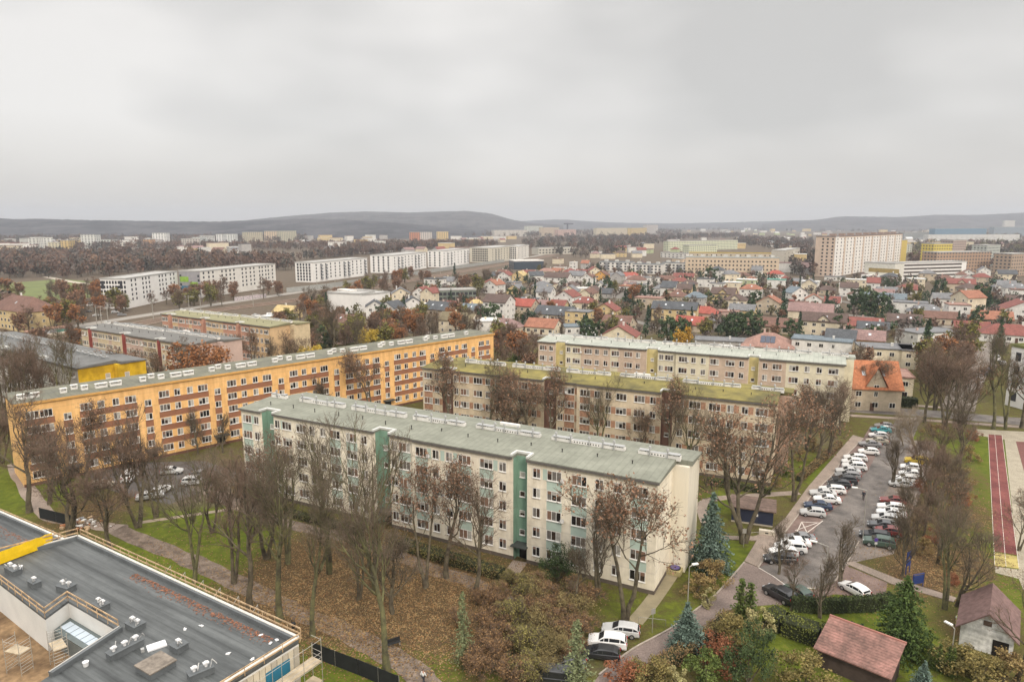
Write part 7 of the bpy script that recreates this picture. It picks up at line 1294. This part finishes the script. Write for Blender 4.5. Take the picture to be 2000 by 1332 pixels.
# ------------------------------------------------------------------ trees: foreground, one by one (kind, foot px, foot py, top py, label)
def in_block(x, y):
    for (bx, by), a, l, d in BLK:
        dx, dy = x - bx, y - by; u = dx * math.cos(a) + dy * math.sin(a); v = -dx * math.sin(a) + dy * math.cos(a)
        if -1 < u < l + 3 and -1.5 < v < d + 1: return (u, v)
    return None
BLK = [((o.location.x, o.location.y), o.rotation_euler.z, (78.6 if o is not ORANGE else 117), (14.4 if o is not ORANGE else 11)) for o in (GREEN, MOSS, GREY, YEL, ORANGE)] + [((PINK.location.x, PINK.location.y), PINK.rotation_euler.z, 60, 14.4)] + [((PEACH.location.x, PEACH.location.y), PEACH.rotation_euler.z, 62, 14.4)]
FG = [('wide2', 58, 1000, 778, 'big leaning tree at the left edge before the orange block'), ('wide', 136, 1050, 800, 'many stemmed tree behind the rubble heap'), ('fine', 222, 1078, 905, 'broad reddish tree left of the earth path start'), ('wide', 270, 1030, 805, 'dark forked tree before the middle of the small car park'),
 ('tall2', 378, 1138, 878, 'slim forked tree right of the reddish one'), ('fine', 455, 1140, 900, 'reddish tree beside the bend of the earth path'), ('wide2', 487, 1187, 890, 'tree with dense crown before the left gable of the cream block'), ('tall', 546, 1212, 905, 'tall tree leaning left over the earth path'), ('tall2', 562, 1102, 868, 'tall pair of trunks before the green stairwell strip'),
 ('leafy2', 522, 1090, 850, 'slender tree in front of the left green stairwell'), ('tall2', 643, 1119, 822, 'tall mossy trunk amid the fallen leaves'), ('tall', 611, 1241, 960, 'thick trunk beside the black litter bin'), ('tall', 756, 1308, 960, 'large leaning trunk where the earth path bends'), ('tall2', 735, 1150, 820, 'tallest bushy tree before the cream block'), ('fine', 700, 1170, 965, 'thin brown tree at the centre of the leaf carpet'),
 ('slim', 769, 1198, 1010, 'faint young tree right of the leaf carpet'), ('leafy1', 833, 1148, 915, 'tree with brown leaf tufts before the second stairwell'), ('leafy1', 871, 1128, 912, 'tree with brown leaf tufts beside the shrub border'), ('wide2', 927, 1162, 940, 'crooked grey tree at the edge of the brown thicket'), ('leafy1', 1220, 1208, 902, 'large tree with brown leaves before the cream gable'),
 ('fine', 1130, 1200, 1075, 'dark tangled tree left of the large brown leaved one'), ('slim', 1165, 1160, 960, 'young thin tree before the cream facade'), ('dark', 1090, 1135, 1063, 'olive evergreen bush beside the entrance'), ('blue', 1386, 1112, 962, 'tall blue spruce at the right gable of the cream block'), ('blue', 1340, 1268, 1176, 'small blue spruce beside the drive'),
 ('larch', 905, 1295, 1155, 'narrow grey green conifer at the left of the thicket'), ('larch', 1125, 1355, 1210, 'pale feathery conifer at the bottom before the parked cars'), ('leafy1', 1453, 1060, 755, 'tall tree with brown leaves beside the dark blue shed'), ('leafy1', 1549, 978, 752, 'leaning tree beside the gable of the beige block'), ('wide', 1590, 905, 742, 'dark many branched tree left of the parked row'),
 ('fine', 1615, 895, 745, 'dense dark tree behind the white parked cars'), ('leafy1', 1575, 880, 735, 'brown tree before the brown gable'), ('wide2', 1640, 850, 745, 'bare tree left of the teal car'), ('leafy1', 1690, 800, 700, 'bare tree before the orange roofed house'), ('leafy2', 1665, 790, 705, 'thin tree at the left of the orange roofed house'), ('leafy1', 1720, 790, 712, 'small tree before the door of the orange roofed house'),
 ('wide', 1845, 838, 672, 'huge bare oak beyond the street end'), ('leafy1', 1880, 828, 690, 'rusty brown tree right of the huge oak'), ('fine', 1825, 800, 660, 'dense bare tree behind the huge oak'), ('leafy2', 1805, 825, 690, 'brown crowned tree left of the huge oak'), ('pale', 1792, 885, 790, 'pale thick branched tree beside the street'), ('pale', 1765, 870, 808, 'smaller pale tree beside the street'), ('slim', 1744, 950, 840, 'forked young tree among the right bays'),
 ('wide', 1855, 930, 805, 'grey bushy tree between street and running track'), ('fine', 1875, 905, 790, 'dense twiggy tree at the edge of the sports lawn'), ('fine', 1838, 1000, 870, 'brown twiggy tree above the sports lawn'), ('fine', 1815, 1015, 905, 'reddish bush like tree behind the right bays'), ('fine', 1800, 1050, 950, 'twiggy tree just right of the lower right bays'), ('wide', 1822, 975, 850, 'grey twiggy tree beside the upper right bays'), ('fine', 1785, 1085, 985, 'low twiggy tree above the blue frame'), ('fine', 1860, 1020, 900, 'brown twiggy tree nearest the running track'), ('fine', 1830, 1100, 985, 'twiggy tree over the leaf strewn strip'), ('fine', 1795, 945, 850, 'twiggy tree behind the white cars of the right bays'), ('wide', 1880, 865, 740, 'grey bushy tree before the cross street'), ('leafy2', 1855, 1060, 930, 'brown tree on the leafy strip'), ('tall2', 1845, 1188, 965, 'twin trunk tree left of the garden house'), ('wide', 1868, 1182, 1000, 'leaning trunk beside the garden house'),
 ('slim', 1760, 1125, 985, 'small tree behind the blue frame'), ('slim', 1640, 1142, 1005, 'slim bare tree on the red paving'), ('slim', 1602, 1206, 1068, 'thin tree in front of the dark narrow hedge'), ('wide2', 1545, 1192, 1090, 'knobbly pollard beside the black off-road car'), ('slim', 1520, 1120, 1010, 'thin bare tree over the white parked cars'), ('slim', 1770, 1060, 930, 'thin grey tree behind the dark green car'),
 ('fir', 1758, 1275, 1125, 'large bright green conifer in the garden'), ('thuja', 1445, 1215, 1132, 'left of two tall thujas at the garden corner'), ('thuja', 1463, 1218, 1140, 'right of two tall thujas at the garden corner'), ('bush_olive', 1435, 1262, 1200, 'yellow green bush below the tall thujas'), ('bush_pale', 1480, 1245, 1180, 'straw coloured shrub beside the tall thujas'), ('dark', 1462, 1335, 1215, 'dark mossy conifer at the bottom of the garden'),
 ('bush_red', 1410, 1300, 1245, 'rust orange shrub behind the small blue spruce'), ('bush_green', 1380, 1325, 1280, 'blue green bush at the bottom by the drive'), ('bush_pale', 1320, 1345, 1300, 'pale grass clump at the bottom edge'), ('bush_olive', 1572, 1340, 1275, 'silver green bush left of the tiled shed'), ('blue', 1800, 1360, 1290, 'low silver blue spruce behind the tiled shed'),
 ('bush_olive', 1870, 1310, 1255, 'yellow and orange bush beside the garden house'), ('bush_olive', 1910, 1340, 1275, 'olive bush before the garden house'), ('bush', 1955, 1335, 1280, 'brown bush at the bottom right corner'), ('bush_red', 1225, 1340, 1292, 'red brown bush at the bottom beside the drive'), ('bush_olive', 1270, 1345, 1285, 'olive tuft hedge bush at the bottom'), ('bush_green', 1690, 1268, 1238, 'low green shrub at the shed ridge'),
 ('bush', 1395, 1140, 1100, 'dry bush below the blue spruce'), ('bush', 1360, 1160, 1125, 'sparse brown bush on the slope lawn'), ('bush_pale', 1385, 1185, 1150, 'pale dry bush beside the kerb'), ('wide2', 1985, 1330, 1120, 'bare tree at the right edge before the garden house'), ('leafy2', 1990, 1075, 960, 'bare branch tree at the right edge by the court'),
 ('tall', 1940, 838, 668, 'tall bare tree before the white modern house, left one'), ('tall2', 1965, 838, 672, 'tall bare tree before the white modern house, right one'), ('leafy2', 1995, 836, 690, 'bare tree cut by the right edge'), ('spruce', 1806, 722, 622, 'narrow dark spruce before the white cube house'), ('spruce', 1950, 690, 620, 'dark spruce before the red hipped house'),
 # in front of the moss roofed block and the orange one
 ('leafy1', 885, 872, 705, 'brown leaved tree at the left end of the beige block'), ('tall', 955, 875, 722, 'tall bare tree before the beige block, between two brown ones'), ('leafy1', 1000, 885, 735, 'brown leaved tree before the middle of the beige block'), ('leafy1', 1040, 893, 722, 'densely brown tree beside the stair recess'), ('leafy1', 1078, 898, 738, 'brown tree right of the densely brown one'), ('tall2', 1165, 905, 740, 'several stemmed bare tree before the beige block'), ('leafy1', 1310, 935, 760, 'brown crowned tree before the right half of the beige block'), ('tall2', 1345, 945, 765, 'bare tree touching the moss roof edge'), ('leafy2', 1250, 920, 800, 'small tree between the windows of the beige block'),
 ('leafy1', 728, 820, 682, 'round brown tree before the right half of the orange block'), ('slim', 635, 830, 728, 'small dark tree before the orange block'), ('slim', 437, 884, 800, 'small bare tree at the orange entrance'), ('slim', 385, 888, 795, 'thin tree before the left of the orange block'),
 # behind the orange block and beside the pink one
 ('gold', 1335, 755, 652, 'amber leaved tree before the pale yellow block'), ('spruce', 1115, 735, 662, 'dark fir before the pale yellow block'), ('leafy1', 1160, 740, 672, 'bare tree right of the dark fir'), ('leafy2', 1290, 750, 668, 'brownish tree left of the amber one'), ('fine', 1445, 765, 690, 'reddish trees before the yellow stairwell'), ('slim', 1410, 760, 685, 'thin tree before the pale yellow windows'), ('leafy1', 1270, 765, 690, 'brown tree between the two parallel blocks'), ('leafy2', 1580, 755, 700, 'small brown tree before the last pale yellow windows'), ('leafy1', 1540, 770, 712, 'brown tree right of the salmon patch'),
 ('rust', 408, 825, 655, 'big rust brown tree at the end of the pink block'), ('fine', 455, 755, 650, 'reddish tree between pink and peach blocks'), ('leafy1', 500, 745, 655, 'brown tree before the peach block'), ('wide2', 560, 735, 650, 'bare tree before the sand coloured gable'), ('wide', 590, 735, 645, 'bare spreading tree beside the sand coloured gable'), ('willow', 608, 732, 675, 'golden yellow willow behind the orange block'), ('willow', 728, 695, 642, 'small golden willow behind the orange block roof'), ('fine', 525, 742, 665, 'thin reddish tree before the peach windows'),
 ('rust', 815, 675, 600, 'large rust orange tree behind the orange block'), ('rust', 780, 690, 630, 'rust tree left of the large one'), ('fine', 650, 700, 595, 'tall dark bare tree behind the willow'), ('wide', 690, 700, 610, 'dark bare tree above the orange roof'), ('leafy2', 850, 665, 605, 'brown tree before the cream long house'), ('leafy2', 900, 655, 620, 'light brown tree before the long cream house'),
 ('wide', 15, 842, 650, 'bare tree at the far left before the grey block'), ('tall2', 50, 848, 648, 'bare tree before the grey block, second from left'), ('wide', 85, 856, 662, 'bare tree before the grey block, third from left'), ('tall', 122, 862, 660, 'bare tree before the grey block, nearest the mustard gable'), ('fine', -15, 850, 680, 'reddish tree cut by the left edge'), ('leafy2', 195, 700, 645, 'brown tree before the pink windows'), ('leafy1', 300, 772, 668, 'olive brown tree between mustard gable and red strip'), ('wide', 325, 722, 668, 'bare tree beside the second red strip'), ('slim', 240, 705, 655, 'thin tree before the pink wall'),
 ('fine', 95, 985, 820, 'dense reddish tree between the leaning tree and the rubble'), ('leafy1', 170, 965, 800, 'brown tree before the left windows of the orange block'), ('fine', 305, 1010, 850, 'twiggy tree behind the dark forked tree'), ('wide', 415, 1040, 890, 'spreading bare tree right of the car park lawn'), ('fine', 455, 760, 668, 'brown tree behind the rust one'), ('fine', 350, 790, 672, 'reddish tree before the cream gable of the pink block'), ('leafy1', 250, 800, 672, 'bare tree right of the mustard gable'), ('wide', 5, 905, 800, 'bare tree at the left edge beside the lawn'), ('tall', -20, 1010, 830, 'tall tree cut by the left edge above the new roof')]
for k, a, b, c, lb in FG:
    q_ = in_block(*at(a, b))
    if q_: print('TREE IN BLOCK', k, a, b, [round(v, 1) for v in q_], lb)
    wm_ = 1.0
    if k in ('tall', 'tall2'): wm_ = 0.85
    if k == 'thuja': wm_ = 1.7
    if k == 'blue': wm_ = 1.08 if a == 1386 else 1.6
    if k == 'larch': wm_ = 1.5 if a > 1000 else 1.0
    if k == 'dark' and a == 1462: wm_ = .75
    if k in ('bush', 'bush_olive', 'bush_green', 'bush_red', 'bush_pale'): wm_ = 1.15
    tree_px(k, a, b, c, lb, None, wm_)
for i, (px, py, tp) in enumerate([(1646, 1234, 1208), (1663, 1240, 1214), (1680, 1247, 1219), (1697, 1252, 1228), (1790, 1290, 1250), (1812, 1300, 1252), (1832, 1306, 1258), (1850, 1312, 1262), (1858, 1318, 1266), (1877, 1300, 1270)]):
    o = tree_px('cone' if i < 4 else 'thuja', px, py + 4, tp, None, 'young thujas in the garden', 1.2)
# shrubs and brambles filling the thicket
THK = [(985, 1215, 3.2), (1035, 1215, 3.8), (1075, 1225, 3.6), (1030, 1270, 3.8), (1085, 1275, 3.8), (960, 1270, 3.2), (1120, 1290, 3), (1010, 1320, 3.6), (1070, 1325, 3.2), (925, 1285, 2.6), (1060, 1165, 3.4), (1110, 1165, 3.4), (975, 1160, 2.4), (1130, 1235, 3.6), (970, 1190, 3.6), (1010, 1180, 4.2), (1050, 1190, 4.4), (1090, 1200, 4.0), (960, 1240, 4), (1010, 1240, 4.6), (1060, 1245, 4.6), (1105, 1250, 4), (980, 1290, 4.2), (1030, 1300, 4.4), (1080, 1300, 4), (940, 1320, 3.8), (995, 1345, 4), (1050, 1350, 4), (1120, 1215, 4.6), (900, 1220, 2.6), (1140, 1180, 4), (1000, 1145, 2.6), (1050, 1150, 3.2), (930, 1180, 2.4)]
for i, (px, py, h) in enumerate(THK): x, y = at(px, py); kk = ('thicket', 'thicket2', 'thicket2', 'thicket3')[i % 4]; put_tree(kk, x, y, h * (.9 if i % 4 else .8), None, 'shrubs between park and parked cars', w=h / (7 if i % 4 == 0 else 4.6) * (1.0 if i % 4 else .9))
for i, (px, py, k, h) in enumerate([(1800, 1080, 'bush', 2.2), (1830, 1060, 'bush_red', 2.4), (1862, 1020, 'bush', 2.8), (1880, 985, 'bush_red', 2.6), (1850, 965, 'bush', 3), (1830, 930, 'bush', 3.2), (1878, 945, 'bush', 3), (1800, 960, 'bush_red', 2.4), (1850, 1110, 'bush', 1.8), (1895, 900, 'bush', 3), (1860, 1140, 'bush_red', 1.5), (1785, 1035, 'bush', 2.2), (1560, 900, 'bush', 2.4), (1535, 930, 'bush_green', 2), (1590, 880, 'bush', 2.6), (1515, 950, 'bush', 1.8), (1820, 850, 'bush', 3), (1900, 860, 'bush_red', 2.6), (470, 965, 'bush', 2), (1000, 750, 'bush_olive', 5), (985, 735, 'bush', 5), (1030, 740, 'bush', 5.5), (960, 725, 'bush_olive', 5), (1010, 725, 'bush_green', 5), (1040, 715, 'bush', 5)]):
    x, y = at(px, py); put_tree(k, x, y, h, None, 'shrubs of the estate')
# mid distance trees between the houses
rt = random.Random(77); cnt = 0; OCC = []
GRN = ['f_spruce', 'f_spruce', 'f_pine']; BRN = ['f_bare', 'f_bare2', 'f_brown', 'f_bare', 'f_olive', 'f_rust']
ST = [(881, 590, 565, 'f_spruce'), (888, 548, 515, 'f_spruce'), (790, 620, 580, 'f_spruce'), (638, 610, 572, 'f_spruce'), (610, 620, 580, 'f_spruce'), (905, 600, 575, 'f_spruce'), (1045, 585, 548, 'f_spruce'), (1010, 565, 530, 'f_spruce'), (1000, 590, 560, 'f_pine'), (1015, 600, 570, 'f_spruce'), (1172, 590, 560, 'f_spruce'), (1190, 575, 545, 'f_pine'), (1160, 570, 540, 'f_spruce'), (1250, 580, 553, 'f_pine'), (1230, 590, 560, 'f_pine'), (1300, 600, 565, 'f_spruce'), (1313, 595, 568, 'f_spruce'), (1335, 590, 565, 'f_spruce'), (957, 645, 592, 'f_pine'), (1020, 650, 615, 'f_spruce'), (1180, 640, 610, 'f_spruce'), (1145, 665, 622, 'f_pine'), (1165, 665, 625, 'f_pine'), (1305, 665, 618, 'f_pine'), (1330, 668, 620, 'f_pine'), (1055, 620, 590, 'f_spruce'),
      (1528, 622, 565, 'f_spruce'), (1612, 622, 568, 'f_spruce'), (1440, 660, 610, 'f_pine'), (1460, 655, 605, 'f_pine'), (1420, 655, 612, 'f_pine'), (1480, 660, 620, 'f_pine'), (1560, 660, 610, 'f_spruce'), (1548, 662, 622, 'f_pine'), (1390, 550, 520, 'f_pine'), (1380, 595, 570, 'f_pine'), (1400, 600, 575, 'f_pine'), (1475, 540, 522, 'f_spruce'), (1588, 555, 533, 'f_spruce'), (1688, 615, 565, 'f_pine'), (1712, 618, 570, 'f_pine'), (1735, 612, 575, 'f_spruce'), (1670, 610, 570, 'f_pine'), (1730, 565, 540, 'f_pine'), (1840, 580, 545, 'f_pine'), (1825, 580, 548, 'f_spruce'), (1930, 600, 560, 'f_spruce'), (1920, 595, 555, 'f_pine'), (1870, 645, 608, 'f_spruce'), (1820, 615, 588, 'f_spruce'), (1720, 640, 600, 'f_spruce'), (1805, 700, 628, 'f_spruce'), (1350, 640, 600, 'f_spruce'), (1640, 655, 615, 'f_pine')]
for px, py, tp, k in ST: tree_px(k, px, py, tp, None, 'evergreens between the houses', 1.0); cnt += 1
mid_poly = [(600, 640), (640, 600), (860, 560), (1010, 525), (1180, 518), (1340, 530), (1560, 545), (1990, 535), (2010, 640), (1880, 680), (1640, 690), (1300, 672), (1040, 660), (880, 662), (700, 690), (600, 690)]
for t in range(9000):
    px, py = rt.uniform(600, 2010), rt.uniform(518, 690)
    if not inpoly(px, py, mid_poly): continue
    x, y = at(px, py)
    if not free(x, y, 1.2) or any((x - a) ** 2 + (y - b) ** 2 < 20 for a, b in OCC): continue
    OCC.append((x, y)); g_ = rt.random() < .3; put_tree(rt.choice(GRN if g_ else BRN), x, y, rt.uniform(5, 10) if not g_ else rt.uniform(5, 11), None, 'evergreens between the houses' if g_ else 'leafless trees between the houses'); cnt += 1
    if cnt >= 190: break
BELT = [([(20, 650), (60, 668), (180, 640), (200, 615), (60, 640)], 10), ([(130, 590), (200, 580), (205, 612), (120, 625)], 14), ([(205, 612), (350, 590), (350, 600), (210, 622)], 10), ([(360, 590), (460, 575), (460, 585), (360, 600)], 10), ([(620, 700), (820, 660), (960, 650), (900, 640), (700, 660)], 16), ([(600, 680), (680, 660), (660, 620), (620, 630)], 10), ([(560, 700), (640, 660), (880, 640), (960, 655), (830, 690), (600, 720)], 26), ([(480, 640), (600, 600), (640, 590), (620, 640), (540, 660)], 12), ([(700, 560), (830, 540), (850, 580), (720, 590)], 22), ([(60, 625), (200, 600), (195, 620), (80, 650)], 14), ([(340, 600), (560, 570), (560, 580), (350, 612)], 12), ([(200, 580), (60, 596), (0, 590), (100, 575)], 10), ([(1780, 720), (1900, 680), (1890, 760), (1800, 790)], 18), ([(960, 760), (1050, 740), (1040, 690), (970, 690)], 12), ([(860, 575), (960, 545), (940, 575)], 10), ([(0, 720), (60, 700), (150, 690), (300, 700), (200, 690)], 8), ([(1640, 720), (1700, 740), (1660, 770)], 4), ([(570, 600), (720, 575), (700, 590), (600, 615)], 12)]
for poly, n in BELT:
    W_ = [at(*p) for p in poly]; m = t = 0
    while m < n and t < 3000:
        t += 1; x, y = rt.uniform(min(p[0] for p in W_), max(p[0] for p in W_)), rt.uniform(min(p[1] for p in W_), max(p[1] for p in W_))
        if inpoly(x, y, W_) and free(x, y, 1) and not in_block(x, y): put_tree(rt.choice(BRN + ['f_bare2', 'f_brown']), x, y, rt.uniform(8, 13), None, 'leafless trees near the railway'); m += 1

# ------------------------------------------------------------------ haze: one closed box of air round everything
m_ = MB(); m_.box(-7600, 7600, -300, 8200, -1.0, 205); hz_m = bpy.data.materials.new('haze'); hz_m.use_nodes = True; n_ = hz_m.node_tree.nodes; n_.clear(); ou = n_.new('ShaderNodeOutputMaterial'); pv = n_.new('ShaderNodeVolumePrincipled'); pv.inputs['Color'].default_value = (0.82, 0.87, 0.97, 1); pv.inputs['Density'].default_value = 0.00013; pv.inputs['Anisotropy'].default_value = 0.3; hz_m.node_tree.links.new(pv.outputs[0], ou.inputs[1])
tag(m_.build('haze', hz_m), kind='stuff')

# ------------------------------------------------------------------ labels: every thing is told apart
LAND = [(o, o['label']) for o in TOPS if o.get('label') and o.get('category') in ('apartment block', 'high rise', 'hotel', 'school', 'shed', 'garden house', 'office building')]
SHORT = [((-15, 101), 'the cream and teal block'), ((-48, 160), 'the orange block'), ((15, 137), 'the moss roofed block'), ((42, 173), 'the pale yellow block'), ((-110, 195), 'the pink block'), ((-100, 230), 'the peach block'), ((-125, 170), 'the grey block'), ((-200, 350), 'the white hotel'), ((-160, 400), 'the long white wing'), ((460, 800), 'the high rise'), ((370, 640), 'the white school'), ((210, 660), 'the long beige slab'), ((-90, 375), 'the white school hall'), ((25, 640), 'the dark blue office'), ((80, 130), 'the street bays'), ((-40, 80), 'the new dark roof'), ((45, 62), 'the gardens'), (at(1702, 800), 'the orange roofed house'), (at(1980, 800), 'the white modern house'), (at(1020, 1250), 'the bramble thicket'), (at(120, 655), 'the station shelters'), (at(1320, 535), 'the grey terraces'), (at(52, 640), 'the yellow villa'), (at(1868, 1240), 'the garden house'), (at(1470, 1010), 'the dark blue shed'), (at(600, 460), 'the hospital wings'), (at(320, 480), 'the lone white tower'), (at(1870, 470), 'the far halls'), (at(1480, 450), 'the green far slope')]
used = {}
for o in TOPS:
    if o.get('label'): used.setdefault(o['label'], []).append(o)
todo = [o for o in TOPS if not o.get('label')]
bylook = {}
for o in todo:
    lk = o.get('_look') or 'thing'; x, y = o.location.x, o.location.y; n_m = min(SHORT, key=lambda s: (s[0][0] - x) ** 2 + (s[0][1] - y) ** 2)[1]; bylook.setdefault((lk, n_m), []).append(o)
ORD = ['first', 'second', 'third', 'fourth', 'fifth', 'sixth', 'seventh', 'eighth', 'ninth', 'tenth', 'eleventh', 'twelfth', 'thirteenth', 'fourteenth', 'fifteenth', 'sixteenth', 'seventeenth', 'eighteenth', 'nineteenth', 'twentieth']
def ordw(i): return ORD[i] if i < 20 else ('twenty-' + ORD[i - 20] if i < 29 else 'thirty-' + ORD[(i - 30) % 9])
for (lk, n_m), L_ in bylook.items():
    L_.sort(key=lambda o: proj(o.location.x, o.location.y, 0)[0])
    for i, o in enumerate(L_):
        if len(L_) == 1: o['label'] = f'{lk} near {n_m}'
        elif len(L_) == 2: o['label'] = f'{lk} near {n_m}, {"left" if i == 0 else "right"} of two'
        else: o['label'] = f'{lk} near {n_m}, {ordw(i)} from left'
for o in TOPS:
    for k in ('_look', '_r'):
        if k in o: del o[k]
